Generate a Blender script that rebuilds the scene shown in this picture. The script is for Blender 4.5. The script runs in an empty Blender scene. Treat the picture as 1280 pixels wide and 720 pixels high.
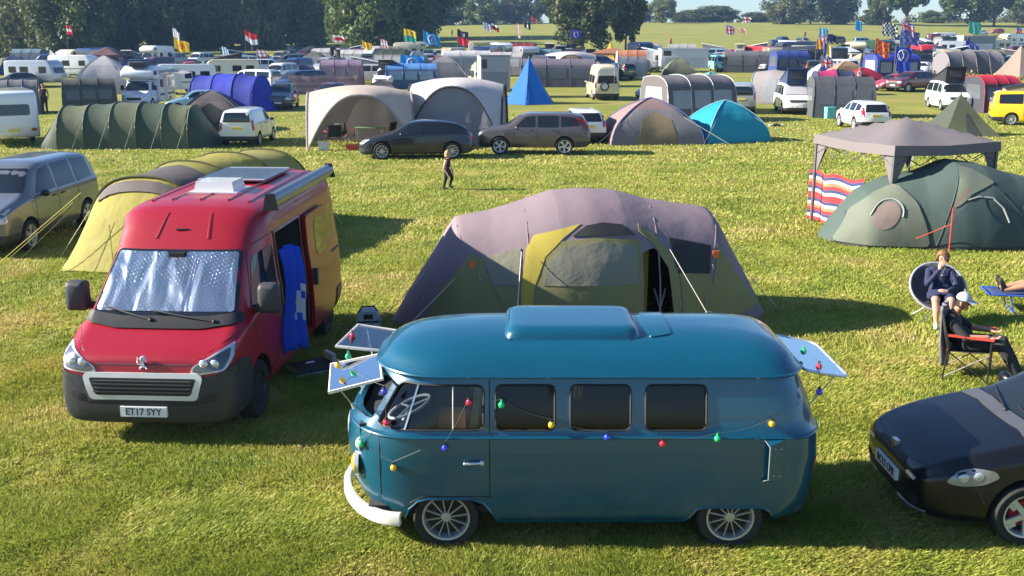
import bpy, bmesh, math, random
import numpy as np
from mathutils import Vector, Matrix, geometry, noise
from mathutils.bvhtree import BVHTree
R = math.radians
rnd = random.Random(7)
scene = bpy.context.scene
col = scene.collection
F_PX, PITCH, CAM_H = 1250.0, R(14.0), 4.4

# ------------------------------------------------------------------ terrain and measuring
TP = [(-80, 0), (60, 0), (90, .35), (114, .85), (150, 1.6), (190, 2.5), (240, 4.2), (300, 6.6), (350, 8.8), (390, 10.3), (440, 11), (600, 9), (900, 4)]
def terr(x, y):
    for (a, za), (b, zb) in zip(TP, TP[1:]):
        if y <= b:
            t = max(0, (y - a) / (b - a))
            base = za + (zb - za) * t
            break
    else:
        base = TP[-1][1]
    w = min(1, max(0, (x / max(y, 30) + .35) / .45))
    return base * (.72 + .28 * w * w * (3 - 2 * w))
def ray(px, py):
    c, s = math.cos(PITCH), math.sin(PITCH)
    u = (360 - py)
    return Vector(((px - 640), F_PX * c + u * s, -F_PX * s + u * c)).normalized()
def at(px, py, z=0.0):
    """ground position of a measured photo point (z metres above the ground)"""
    d = ray(px, py)
    t, step = 4.0, 1.0
    o = Vector((0, 0, CAM_H))
    while t < 700:
        p = o + d * t
        if p.z <= terr(p.x, p.y) + z:
            lo, hi = t - step, t
            for _ in range(18):
                m = (lo + hi) / 2
                q = o + d * m
                if q.z <= terr(q.x, q.y) + z: hi = m
                else: lo = m
            q = o + d * hi
            return Vector((q.x, q.y, terr(q.x, q.y)))
        t += step
    q = o + d * 420
    return Vector((q.x, q.y, terr(q.x, q.y)))

# ------------------------------------------------------------------ materials
MATS = {}
def _new(name):
    m = bpy.data.materials.new(name); m.use_nodes = True
    nt = m.node_tree; return m, nt, nt.nodes['Principled BSDF']
def mat(name, c, rough=.6, metal=0., coat=0., var=.12, scale=6., bump=0., bscale=40., spec=.5, emit=0, trans=0., dist=.02):
    key = (name, tuple(c), rough, metal, coat, var, scale, bump, trans)
    if key in MATS: return MATS[key]
    m, nt, p = _new(name)
    p.inputs['Roughness'].default_value = rough
    p.inputs['Metallic'].default_value = metal
    p.inputs['Coat Weight'].default_value = coat
    p.inputs['Coat Roughness'].default_value = .04
    p.inputs['Specular IOR Level'].default_value = spec
    tc = nt.nodes.new('ShaderNodeTexCoord')
    if var > 0:
        n = nt.nodes.new('ShaderNodeTexNoise'); n.inputs['Scale'].default_value = scale; n.inputs['Detail'].default_value = 5
        nt.links.new(tc.outputs['Object'], n.inputs['Vector'])
        mx = nt.nodes.new('ShaderNodeMix'); mx.data_type = 'RGBA'
        mx.inputs[6].default_value = (*[v * (1 - var) for v in c], 1)
        mx.inputs[7].default_value = (*[min(1, v * (1 + var)) for v in c], 1)
        nt.links.new(n.outputs['Fac'], mx.inputs[0]); nt.links.new(mx.outputs[2], p.inputs['Base Color'])
        src = mx.outputs[2]
        rr = nt.nodes.new('ShaderNodeMapRange'); rr.inputs[3].default_value = max(0, rough - .08); rr.inputs[4].default_value = min(1, rough + .1)
        nt.links.new(n.outputs['Fac'], rr.inputs[0]); nt.links.new(rr.outputs[0], p.inputs['Roughness'])
    else:
        p.inputs['Base Color'].default_value = (*c, 1); src = None
    if bump > 0:
        b = nt.nodes.new('ShaderNodeBump'); b.inputs['Strength'].default_value = bump; b.inputs['Distance'].default_value = dist
        n2 = nt.nodes.new('ShaderNodeTexNoise'); n2.inputs['Scale'].default_value = bscale; n2.inputs['Detail'].default_value = 4
        nt.links.new(tc.outputs['Object'], n2.inputs['Vector']); nt.links.new(n2.outputs['Fac'], b.inputs['Height'])
        nt.links.new(b.outputs['Normal'], p.inputs['Normal'])
    if emit: 
        p.inputs['Emission Color'].default_value = (*c, 1); p.inputs['Emission Strength'].default_value = emit
    if trans > 0:
        tr = nt.nodes.new('ShaderNodeBsdfTranslucent')
        if src: nt.links.new(src, tr.inputs['Color'])
        else: tr.inputs['Color'].default_value = (*c, 1)
        ms = nt.nodes.new('ShaderNodeMixShader'); ms.inputs[0].default_value = trans
        nt.links.new(p.outputs[0], ms.inputs[1]); nt.links.new(tr.outputs[0], ms.inputs[2])
        nt.links.new(ms.outputs[0], nt.nodes['Material Output'].inputs['Surface'])
    MATS[key] = m; return m
def paint(name, c, metal=.25, rough=.32): return mat('paint_' + name, c, rough, metal, 1.0, .05, 1.2)
def fabric(name, c, trans=.22, bump=.22, bscale=2.0, rough=.75): return mat('fabric_' + name, c, rough, 0, 0, .10, 2.2, bump, bscale, trans=trans, dist=.09)
def plastic(name, c, rough=.5): return mat('plastic_' + name, c, rough, 0, 0, .12, 9)
def metal(name, c, rough=.3): return mat('metal_' + name, c, rough, 1, 0, .06, 14)
def glass_mat(name, tint, refl=.06):
    if name in MATS: return MATS[name]
    m, nt, p = _new(name)
    t = nt.nodes.new('ShaderNodeBsdfTransparent'); t.inputs[0].default_value = (*tint, 1)
    g = nt.nodes.new('ShaderNodeBsdfGlossy'); g.inputs['Roughness'].default_value = .015
    f = nt.nodes.new('ShaderNodeFresnel'); f.inputs[0].default_value = 1.5
    a = nt.nodes.new('ShaderNodeMath'); a.operation = 'ADD'; a.inputs[1].default_value = refl; a.use_clamp = True
    nt.links.new(f.outputs[0], a.inputs[0])
    mx = nt.nodes.new('ShaderNodeMixShader')
    nt.links.new(a.outputs[0], mx.inputs[0]); nt.links.new(t.outputs[0], mx.inputs[1]); nt.links.new(g.outputs[0], mx.inputs[2])
    nt.links.new(mx.outputs[0], nt.nodes['Material Output'].inputs['Surface'])
    MATS[name] = m; return m
BLACK = plastic('black', (.012, .012, .013), .55)
DARKPL = plastic('dark_grey', (.035, .035, .038), .6)
WELL = mat('wheel_well', (.008, .008, .008), .9, var=0)
RUBBER = mat('rubber', (.014, .014, .014), .8, var=.2, scale=20)
GLASSD = mat('dark_glass', (.012, .015, .018), .06, 0, 0, 0, spec=.75)
CHROME = mat('chrome', (.70, .71, .72), .22, .6, .4, .06, 14)
ALU = mat('alloy', (.55, .56, .58), .32, .45, .3, .06, 14)
LAMP = mat('lamp_glass', (.55, .57, .6), .12, .35, 1, .25, 30)
REDL = mat('red_lens', (.35, .01, .012), .15, 0, 1, .15, 30)
AMBER = mat('amber_lens', (.75, .33, .03), .15, 0, 1, .1, 30)
PLATEW = mat('plate_white', (.72, .72, .70), .4, var=.05)
PLATEY = mat('plate_yellow', (.75, .55, .05), .4, var=.05)
WHITEP = paint('white', (.72, .72, .70), 0)
POLE = mat('pole_grey', (.25, .26, .27), .4, .5)
ROPE = mat('rope', (.62, .60, .45), .8)
INK = mat('ink', (.015, .015, .015), .6, var=0)

# ------------------------------------------------------------------ mesh builder
def V(*a): return Vector(a)
class MB:
    def __init__(s): s.v = []; s.f = []; s.m = []
    def add(s, vs, fs, mi=0):
        o = len(s.v); s.v += [tuple(p) for p in vs]
        s.f += [tuple(i + o for i in f) for f in fs]; s.m += [mi] * len(fs); return s
    def box(s, x0, x1, y0, y1, z0, z1, mi=0, M=None, tx=0, ty=0):
        vs = [V(x0, y0, z0), V(x1, y0, z0), V(x1, y1, z0), V(x0, y1, z0), V(x0 + tx, y0 + ty, z1), V(x1 - tx, y0 + ty, z1), V(x1 - tx, y1 - ty, z1), V(x0 + tx, y1 - ty, z1)]
        if M: vs = [M @ p for p in vs]
        return s.add(vs, [(3, 2, 1, 0), (4, 5, 6, 7), (0, 1, 5, 4), (1, 2, 6, 5), (2, 3, 7, 6), (3, 0, 4, 7)], mi)
    def grid(s, rows, mi=0, close=False, flip=False):
        n = len(rows[0]); vs = [p for r in rows for p in r]; fs = []
        for i in range(len(rows) - 1):
            for j in range(n if close else n - 1):
                k = (j + 1) % n
                q = (i * n + j, i * n + k, (i + 1) * n + k, (i + 1) * n + j)
                fs.append(q[::-1] if flip else q)
        return s.add(vs, fs, mi)
    def tube(s, pts, r, n=6, mi=0, closed=False, cap=True):
        pts = [Vector(p) for p in pts]; rs = r if isinstance(r, (list, tuple)) else [r] * len(pts)
        rows = []; up = V(0, 0, 1); m = len(pts)
        for i, p in enumerate(pts):
            a = pts[i - 1] if (i > 0 or closed) else p; b = pts[(i + 1) % m] if (i < m - 1 or closed) else p
            d = (b - a)
            d = d.normalized() if d.length > 1e-9 else V(0, 0, 1)
            u = up if abs(d.dot(up)) < .95 else V(1, 0, 0)
            e1 = d.cross(u).normalized(); e2 = e1.cross(d)
            rows.append([p + (e1 * math.cos(2 * math.pi * k / n) + e2 * math.sin(2 * math.pi * k / n)) * rs[i] for k in range(n)])
        if closed: rows.append(rows[0])
        o = len(s.v); s.grid(rows, mi, True)
        if cap and not closed:
            s.f.append(tuple(o + k for k in range(n))[::-1]); s.m.append(mi)
            q = o + (len(rows) - 1) * n
            s.f.append(tuple(q + k for k in range(n))); s.m.append(mi)
        return s
    def lathe(s, prof, c=(0, 0, 0), axis='z', n=20, mi=0, a0=0, a1=2 * math.pi):
        c = Vector(c); rows = []
        for k in range(n + 1):
            a = a0 + (a1 - a0) * k / n; ca, sa = math.cos(a), math.sin(a); row = []
            for r, h in prof:
                if axis == 'z': row.append(c + V(r * ca, r * sa, h))
                elif axis == 'y': row.append(c + V(r * ca, h, r * sa))
                else: row.append(c + V(h, r * ca, r * sa))
            rows.append(row)
        return s.grid(rows, mi)
    def ball(s, c, rx, ry=None, rz=None, n=12, mi=0):
        ry = ry or rx; rz = rz or rx; c = Vector(c); rows = []
        for i in range(n // 2 + 1):
            t = math.pi * i / (n // 2)
            rows.append([c + V(rx * math.sin(t) * math.cos(2 * math.pi * k / n), ry * math.sin(t) * math.sin(2 * math.pi * k / n), rz * math.cos(t)) for k in range(n)])
        return s.grid(rows, mi, True, True)
    def prism(s, poly, axis, a, b, mi=0):
        """extrude a 2D polygon; axis y: (x,z), x: (y,z), z: (x,y)"""
        def P(p, h): return V(p[0], h, p[1]) if axis == 'y' else (V(h, p[0], p[1]) if axis == 'x' else V(p[0], p[1], h))
        n = len(poly); vs = [P(p, a) for p in poly] + [P(p, b) for p in poly]
        fs = [tuple(range(n)), tuple(range(n, 2 * n))[::-1]] + [(i, i + n, (i + 1) % n + n, (i + 1) % n) for i in range(n)]
        return s.add(vs, fs, mi)
    def xf(s, M): s.v = [tuple(M @ Vector(p)) for p in s.v]; return s
    def build(s, name, mats, parent=None, smooth=40, fix=True):
        me = bpy.data.meshes.new(name); me.from_pydata(s.v, [], s.f)
        mats = mats if isinstance(mats, (list, tuple)) else [mats]
        for m in mats: me.materials.append(m)
        if len(mats) > 1: me.polygons.foreach_set('material_index', s.m)
        if fix:
            bm = bmesh.new(); bm.from_mesh(me); bmesh.ops.remove_doubles(bm, verts=bm.verts, dist=1e-5); bmesh.ops.recalc_face_normals(bm, faces=bm.faces); bm.to_mesh(me); bm.free()
        if smooth:
            me.polygons.foreach_set('use_smooth', [True] * len(me.polygons)); me.set_sharp_from_angle(angle=R(smooth))
        o = bpy.data.objects.new(name, me); col.objects.link(o)
        if parent: o.parent = parent
        return o
def tag(o, label=None, cat=None, group=None, kind=None):
    if label: o['label'] = label
    if cat: o['category'] = cat
    if group: o['group'] = group
    if kind: o['kind'] = kind
    return o
def thing(name, label, cat, loc=(0, 0, 0), rz=0., group=None, s=1.):
    o = bpy.data.objects.new(name, None); col.objects.link(o); o.empty_display_size = .2
    o.location = loc; o.rotation_euler = (0, 0, rz); o.scale = (s, s, s)
    return tag(o, label, cat, group)
def copy_tree(o, parent=None):
    c = o.copy(); col.objects.link(c)
    if parent: c.parent = parent
    for ch in list(o.children): copy_tree(ch, c)
    return c
def remat(o, old, new):
    """give a copied tree another colour: own mesh data with one material swapped"""
    for x in [o] + list(o.children_recursive):
        if x.type == 'MESH' and any(m == old for m in x.data.materials):
            x.data = x.data.copy()
            for i, m in enumerate(x.data.materials):
                if m == old: x.data.materials[i] = new
def evalmesh(o):
    bpy.context.view_layer.update()
    dg = bpy.context.evaluated_depsgraph_get(); dg.update()
    me = bpy.data.meshes.new_from_object(o.evaluated_get(dg), depsgraph=dg)
    old = o.data; o.modifiers.clear(); o.data = me; bpy.data.meshes.remove(old); return o
def boolean(o, cutters, smooth=40):
    tmp = []
    for c, mats in cutters:
        k = c.build('cutter', mats, None, 0); tmp.append(k)
        if o.parent: k.matrix_world = Matrix()
        md = o.modifiers.new('b', 'BOOLEAN'); md.operation = 'DIFFERENCE'; md.solver = 'EXACT'; md.object = k; md.material_mode = 'TRANSFER'
    evalmesh(o)
    for k in tmp:
        d = k.data; bpy.data.objects.remove(k); bpy.data.meshes.remove(d)
    me = o.data
    me.polygons.foreach_set('use_smooth', [True] * len(me.polygons)); me.set_sharp_from_angle(angle=R(smooth))
    return o
def rpoly(pts, r=.05, n=4):
    """round the corners of a polygon"""
    out = []; N = len(pts)
    for i in range(N):
        p = Vector(pts[i][:2]); a = Vector(pts[i - 1][:2]); b = Vector(pts[(i + 1) % N][:2])
        da, db = a - p, b - p
        q = min(r, da.length * .45, db.length * .45)
        p0 = p + da.normalized() * q; p1 = p + db.normalized() * q
        for k in range(n + 1):
            t = k / n; out.append(tuple(p0 * (1 - t) ** 2 + p * 2 * t * (1 - t) + p1 * t * t))
    return out
def rect(x0, x1, z0, z1, r=.04): return rpoly([(x0, z0), (x1, z0), (x1, z1), (x0, z1)], r)
def bvh_of(mb): return BVHTree.FromPolygons([Vector(p) for p in mb.v], mb.f)
AX = {'y-': (V(0, 1, 0), lambda a, b: V(a, -9, b)), 'y+': (V(0, -1, 0), lambda a, b: V(a, 9, b)),
      'x-': (V(1, 0, 0), lambda a, b: V(-9, a, b)), 'x+': (V(-1, 0, 0), lambda a, b: V(14, a, b)), 'z': (V(0, 0, -1), lambda a, b: V(a, b, 9))}
def hit(bvh, ax, a, b, maxd=40):
    d, f = AX[ax]; h = bvh.ray_cast(f(a, b), d, maxd)
    return h[0]
def hitn(bvh, ax, a, b):
    d, f = AX[ax]; h = bvh.ray_cast(f(a, b), d, 40)
    if h[0] is None: return None, -d
    n = h[1] if h[1].dot(d) < 0 else -h[1]
    return h[0], (n - d * .35).normalized()
def panel(bvh, poly, ax, off=.004, thick=.02, step=.12, mb=None, mi=0):
    """a patch that lies on a curved body: polygon projected along an axis, with a rim"""
    mb = mb or MB(); d, f = AX[ax]
    pts = [Vector(p[:2]) for p in poly]; bd = []
    for i, p in enumerate(pts):
        q = pts[(i + 1) % len(pts)]; k = max(1, int((q - p).length / step))
        bd += [p.lerp(q, t / k) for t in range(k)]
    xs = [p.x for p in bd]; ys = [p.y for p in bd]; inner = []
    x = min(xs) + step * .6
    while x < max(xs):
        y = min(ys) + step * .6
        while y < max(ys):
            ok = False; n = len(bd); j = n - 1; md = 9
            for i in range(n):
                a, b = bd[i], bd[j]
                if (a.y > y) != (b.y > y) and x < (b.x - a.x) * (y - a.y) / (b.y - a.y) + a.x: ok = not ok
                md = min(md, math.hypot(a.x - x, a.y - y)); j = i
            if ok and md > step * .35: inner.append(Vector((x, y)))
            y += step
        x += step
    n = len(bd)
    res = geometry.delaunay_2d_cdt(bd + inner, [(i, (i + 1) % n) for i in range(n)], [list(range(n))], 1, 1e-6)
    vs2, fs = res[0], res[2]
    P = [hitn(bvh, ax, p.x, p.y) for p in vs2]
    good = [h for h, _ in P if h is not None]
    if not good: return mb
    depth = sum((p.dot(d) for p in good)) / len(good)
    out = []; nn = []
    for p, (h, q) in zip(vs2, P):
        if h is None:
            b = f(p.x, p.y); h = b + d * (depth - b.dot(d))
        out.append(h + q * off); nn.append(q)
    mb.add(out, [tuple(q) for q in fs], mi)
    rim = out[:n]; low = [p - q * thick for p, q in zip(rim, nn)]
    mb.add(rim + low, [(i, (i + 1) % n, (i + 1) % n + n, i + n) for i in range(n)], mi)
    return mb
def seam(bvh, pts, ax, r=.005, mb=None, step=.1, n=4, off=0):
    mb = mb or MB(); out = []
    for p, q in zip(pts, pts[1:]):
        k = max(1, int(math.dist(p, q) / step))
        for t in range(k + 1):
            h, nn = hitn(bvh, ax, p[0] + (q[0] - p[0]) * t / k, p[1] + (q[1] - p[1]) * t / k)
            if h and (not out or (h - out[-1]).length > 1e-4): out.append(h + nn * off)
    if len(out) > 1: mb.tube(out, r, n)
    return mb
def region(src, planes, off, mats, name, parent, smooth=40):
    """cut a band out of a body shell by planes (point, normal: the normal side is dropped) and lift it off"""
    bm = bmesh.new(); me = bpy.data.meshes.new('t'); me.from_pydata(src.v, [], src.f); bm.from_mesh(me); bpy.data.meshes.remove(me)
    bmesh.ops.remove_doubles(bm, verts=bm.verts, dist=1e-5); bmesh.ops.recalc_face_normals(bm, faces=bm.faces)
    for co, no in planes:
        bmesh.ops.bisect_plane(bm, geom=bm.verts[:] + bm.edges[:] + bm.faces[:], plane_co=co, plane_no=no, clear_outer=True)
    bm.normal_update()
    mv = [(v, v.normal.copy()) for v in bm.verts]
    for v, nn in mv: v.co += nn * off
    ret = bmesh.ops.extrude_face_region(bm, geom=bm.faces[:])
    for g in ret['geom']:
        if isinstance(g, bmesh.types.BMVert): pass
    newv = [g for g in ret['geom'] if isinstance(g, bmesh.types.BMVert)]
    orig = [v for v in bm.verts if v not in set(newv)]
    for v, nn in mv:
        if v.is_valid: v.co -= nn * (off + .02)
    bmesh.ops.recalc_face_normals(bm, faces=bm.faces)
    me = bpy.data.meshes.new(name); bm.to_mesh(me); bm.free()
    me.materials.append(mats); me.polygons.foreach_set('use_smooth', [True] * len(me.polygons)); me.set_sharp_from_angle(angle=R(smooth))
    o = bpy.data.objects.new(name, me); col.objects.link(o); o.parent = parent; return o
def text_mb(body, size, depth=.004, font_w=1.0):
    cu = bpy.data.curves.new('t', 'FONT'); cu.body = body; cu.size = size; cu.extrude = depth; cu.align_x = 'CENTER'; cu.align_y = 'CENTER'; cu.resolution_u = 3; cu.offset = size * .014
    o = bpy.data.objects.new('t', cu); col.objects.link(o); bpy.context.view_layer.update()
    dg = bpy.context.evaluated_depsgraph_get(); me = bpy.data.meshes.new_from_object(o.evaluated_get(dg), depsgraph=dg)
    mb = MB(); mb.add([(v.co.x * font_w, v.co.y, v.co.z) for v in me.vertices], [tuple(p.vertices) for p in me.polygons])
    bpy.data.objects.remove(o); bpy.data.curves.remove(cu); bpy.data.meshes.remove(me)
    return mb
def ipol(xs, ys, x):
    """monotone cubic interpolation"""
    n = len(xs)
    if x <= xs[0]: return ys[0]
    if x >= xs[-1]: return ys[-1]
    d = [(ys[i + 1] - ys[i]) / (xs[i + 1] - xs[i]) for i in range(n - 1)]
    def sl(i):
        if i == 0: return d[0]
        if i == n - 1: return d[-1]
        if d[i - 1] * d[i] <= 0: return 0
        return 2 * d[i - 1] * d[i] / (d[i - 1] + d[i])
    for i in range(n - 1):
        if x <= xs[i + 1]:
            h = xs[i + 1] - xs[i]; t = (x - xs[i]) / h
            return (ys[i] * (1 + 2 * t) * (1 - t) ** 2 + h * sl(i) * t * (1 - t) ** 2 + ys[i + 1] * t * t * (3 - 2 * t) + h * sl(i + 1) * t * t * (t - 1))
# ------------------------------------------------------------------ vehicles: local x runs from the front (0) to the rear, y across, z up
def chaikin(p, it=2):
    for _ in range(it):
        q = [p[0]]
        for a, b in zip(p, p[1:]):
            q += [(a[0] * .75 + b[0] * .25, a[1] * .75 + b[1] * .25), (a[0] * .25 + b[0] * .75, a[1] * .25 + b[1] * .75)]
        p = q + [p[-1]]
    return p
def loft(st, k=4, it=2):
    xs = [s[0] for s in st]; X = []
    for a, b in zip(xs, xs[1:]): X += [a + (b - a) * t / k for t in range(k)]
    X.append(xs[-1]); rows = []
    for x in X:
        zb, zl, zt, wl, wb, wt = [ipol(xs, [s[i] for s in st], x) for i in range(1, 7)]
        h = zt - zl
        half = [(0, zb), (wl - .14, zb), (wl - .01, zb + .07), (wl + .015, zb + (zl - zb) * .45), (wb + .012, zb + (zl - zb) * .8), (wb, zl), (wb - .02 - (wb - wt) * .08, zl + h * .10),
                (wt + (wb - wt) * .12, zl + h * .84), (wt * .86, zt - h * .035 - .01), (wt * .5, zt - .002), (0, zt)]
        half = chaikin(half, it)
        rows.append([V(x, -y, z) for y, z in half] + [V(x, y, z) for y, z in half[-2:0:-1]])
    mb = MB(); mb.grid(rows, 0, True)
    n = len(rows[0]); mb.f += [tuple(range(n)), tuple((len(rows) - 1) * n + i for i in range(n))[::-1]]; mb.m += [0, 0]
    # weld and orient
    return mb
def scale_spec(sp, kx, ky, kz):
    s = dict(sp); sc = lambda P: [(a * kx, b * kz) for a, b in P]
    s['st'] = [(x * kx, a * kz, b * kz, c * kz, d * ky, e * ky, f * ky) for x, a, b, c, d, e, f in sp['st']]
    s['side'] = [sc(p) for p in sp['side']]
    for k in ('front', 'rear', 'head', 'tail', 'grille'):
        if sp.get(k): s[k] = [(a * ky, b * kz) for a, b in sp[k]]
    s['wx'] = [w * kx for w in sp['wx']]; s['ty'] = sp['ty'] * ky
    m = sp['mirror']; s['mirror'] = (m[0] * kx, m[1] * ky, m[2] * kz)
    if 'seams' in sp: s['seams'] = [sc(p) for p in sp['seams']]
    return s
WCACHE = {}
def wheel_meshes(r, w, style):
    key = (r, w, style)
    if key in WCACHE: return WCACHE[key]
    rr = r * (.70 if style != 'classic' else .71)
    t = MB(); t.lathe([(rr, -w * .42), (r * .93, -w * .5), (r * .985, -w * .40), (r, -w * .2), (r, w * .2), (r * .985, w * .4), (r * .93, w * .5), (rr, w * .42)], axis='y', n=28)
    tm = t.build('wheel', RUBBER); 
    q = MB()
    q.lathe([(rr, -w * .42), (rr * 1.02, -w * .46), (rr * .94, -w * .44), (rr * .90, -w * .30), (rr * .86, w * .35)], axis='y', n=28)
    if style == 'steel':
        q.lathe([(rr * .9, -w * .3), (rr * .7, -w * .36), (rr * .4, -w * .3), (rr * .2, -w * .38), (.001, -w * .4)], axis='y', n=24)
    else:
        ns = {'five': 5, 'ten': 10, 'classic': 12}[style]; hub = rr * .2
        q.lathe([(hub * 1.25, -w * .18), (hub, -w * .36), (.001, -w * .38)], axis='y', n=14)
        for i in range(ns):
            a = 2 * math.pi * i / ns; M = Matrix.Rotation(a, 4, 'Y')
            ww = {'five': rr * .12, 'ten': rr * .055, 'classic': rr * .02}[style]
            q.box(hub * .8, rr * .92, -w * .36, -w * .22, -ww, ww, 0, M)
            if style == 'five': q.box(rr * .55, rr * .95, -w * .36, -w * .24, ww * .6, ww * 2.0, 0, M @ Matrix.Rotation(R(-5), 4, 'Y'))
        q.lathe([(rr * .88, w * .02), (rr * .5, w * .05), (.001, w * .05)], axis='y', n=20, mi=1)
    rm = q.build('rim', [ALU if style != 'classic' else mat('spoke_silver', (.42, .43, .42), .3, .5, .3), BLACK])
    res = (tm.data, rm.data); bpy.data.objects.remove(tm); bpy.data.objects.remove(rm)
    WCACHE[key] = res; return res
def add_wheel(parent, x, y, r, w=.2, style='five', rimmat=None):
    tm, rm = wheel_meshes(r, w, style)
    o = bpy.data.objects.new('wheel', tm); col.objects.link(o); o.parent = parent; o.location = (x, y, r)
    o.rotation_euler = (0, rnd.uniform(0, 6), 0 if y < 0 else math.pi)
    q = bpy.data.objects.new('rim', rm); col.objects.link(q); q.parent = o
    if rimmat:
        q.data = rm.copy(); q.data.materials[0] = rimmat
    return o
def arches(spec, W=1.0):
    c = MB(); r = spec['r']; n = 22
    for x in spec['wx']:
        for s in (-1, 1):
            pts = [(x + (r + .055) * math.cos(2 * math.pi * k / n), r + .02 + (r + .055) * math.sin(2 * math.pi * k / n)) for k in range(n)]
            y0 = spec['ty'] - .2
            c.prism(pts, 'y', s * y0, s * 1.6)
    return c
def mirrorpts(p): return [(-a, b) for a, b in reversed(p)]
def plate(bvh, parent, ax, y, z, w=.5, h=.11, text=None, m=None, d=None):
    hp = hit(bvh, ax, y, z)
    x = (hp.x if hp else 0); sg = -1 if ax == 'x-' else 1
    mb = MB(); a, b = (x - .03, x + .03)
    mb.box(a, b, y - w / 2, y + w / 2, z - h / 2, z + h / 2)
    o = mb.build('number_plate', m or (PLATEW if sg < 0 else PLATEY), parent)
    if text:
        t = text_mb(text, h * .95, .002, .92)
        M = Matrix(((0, 0, sg, x + sg * .032), (-sg if sg > 0 else 1, 0, 0, y), (0, 1, 0, z), (0, 0, 0, 1))) if sg > 0 else Matrix(((0, 0, -1, x - .032), (-1, 0, 0, y), (0, 1, 0, z), (0, 0, 0, 1)))
        t.xf(M).build('plate_lettering', INK, o, 0)
    return o
def make_vehicle(name, spec, body_m, root=None, style='five', detail=True):
    st = spec['st']; L = st[-1][0]
    root = root or thing(name, None, None)
    mb = loft(st, spec.get('k', 4)); bvh = bvh_of(mb)
    body = mb.build('body', [body_m, WELL], root, 50)
    boolean(body, [(arches(spec), WELL)], 50)
    for p in spec['side']:
        for ax in ('y-', 'y+'):
            panel(bvh, rpoly(p, .05), ax, .006, .03, .16).build('window', GLASSD, root)
    panel(bvh, rpoly(spec['front'], .06), 'x-', .008, .03, .16).build('windscreen', GLASSD, root)
    if spec.get('rear'): panel(bvh, rpoly(spec['rear'], .06), 'x+', .008, .03, .16).build('rear_window', GLASSD, root)
    for x in spec['wx']:
        for s in (-1, 1): add_wheel(root, x, s * (spec['ty'] - .08), spec['r'], .2, style)
    for s in (0, 1):
        h = spec['head'] if not s else mirrorpts(spec['head'])
        panel(bvh, rpoly(h, .04), 'x-', .008, .04, .08).build('headlight', LAMP, root)
        h = spec['tail'] if not s else mirrorpts(spec['tail'])
        panel(bvh, rpoly(h, .03), 'x+', .01, .04, .08).build('tail_light', REDL, root)
        mx, my, mz = spec['mirror']; sy = -1 if s else 1
        m = MB(); m.ball((mx, sy * (my + .09), mz), .06, .10, .075, 10); m.tube([(mx, sy * (my - .06), mz - .05), (mx, sy * (my + .06), mz - .02)], .025, 6)
        m.build('wing_mirror', spec.get('mirror_m', body_m), root)
    if spec.get('grille'): panel(bvh, rpoly(spec['grille'], .04), 'x-', .006, .03, .1).build('grille', BLACK, root)
    zp = spec.get('plz', (.5, .75))
    plate(bvh, root, 'x-', 0, zp[0]); plate(bvh, root, 'x+', 0, zp[1])
    z0 = st[4][1]
    region(mb, [((0, 0, z0 + .24), (0, 0, 1)), ((spec['wx'][0] - spec['r'] - .08, 0, 0), (1, 0, 0))], .008, spec.get('bump_m', DARKPL), 'bumper', root)
    region(mb, [((0, 0, z0 + .28), (0, 0, 1)), ((spec['wx'][1] + spec['r'] + .08, 0, 0), (-1, 0, 0))], .008, spec.get('bump_m', DARKPL), 'bumper', root)
    sm = MB()
    for p in spec.get('seams', []):
        for ax in ('y-', 'y+'): seam(bvh, p, ax, .007, sm)
    if sm.v: sm.build('door_seams', INK, root)
    hm = MB()
    for hx, hz in spec.get('handles', []):
        for ax, s in (('y-', -1), ('y+', 1)):
            h = hit(bvh, ax, hx, hz)
            if h: hm.box(h.x - .09, h.x + .09, h.y - .02, h.y + .02, h.z - .015, h.z + .015)
    if hm.v: hm.build('door_handle', spec.get('handle_m', BLACK), root)
    root['_len'] = L
    spec['_bvh'] = bvh; spec['_mb'] = mb
    # centre the vehicle on its root
    for ch in root.children: ch.location.x -= L / 2
    return root
HATCH = dict(st=[(0, .26, .50, .57, .50, .52, .44), (.06, .20, .58, .67, .62, .63, .54), (.25, .17, .66, .77, .74, .73, .62), (.60, .17, .78, .87, .80, .79, .66), (.95, .18, .86, .955, .82, .81, .67),
                 (1.15, .18, .89, 1.0, .825, .815, .66), (1.55, .18, .93, 1.27, .83, .815, .585), (1.85, .18, .95, 1.425, .83, .815, .55), (2.3, .18, .96, 1.485, .83, .815, .555), (2.9, .18, .98, 1.47, .83, .815, .545),
                 (3.4, .18, 1.0, 1.40, .83, .80, .525), (3.75, .20, 1.0, 1.26, .82, .78, .50), (3.95, .24, .96, 1.06, .78, .73, .50), (4.07, .32, .80, .86, .66, .63, .50)],
             side=[[(1.42, .99), (1.90, 1.33), (2.30, 1.38), (2.28, 1.0)], [(2.36, 1.0), (2.38, 1.38), (2.95, 1.35), (3.42, 1.18), (3.2, 1.03)]],
             front=[(-.62, 1.0), (.62, 1.0), (.5, 1.39), (-.5, 1.39)], rear=[(-.54, 1.05), (.54, 1.05), (.44, 1.36), (-.44, 1.36)],
             head=[(-.72, .60), (-.42, .58), (-.48, .72), (-.70, .78)], tail=[(-.74, .72), (-.52, .72), (-.55, 1.0), (-.72, 1.02)], grille=[(-.38, .36), (.38, .36), (.36, .5), (-.36, .5)],
             wx=[.82, 3.33], ty=.83, r=.31, mirror=(1.52, .84, .98), plz=(.42, .62), seams=[[(1.30, .40), (1.30, .92)], [(2.33, .3), (2.33, .97)], [(3.1, .5), (3.1, 1.0)], [(1.3, .4), (2.33, .3)]], handles=[(2.15, .86), (2.95, .9)])
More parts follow.
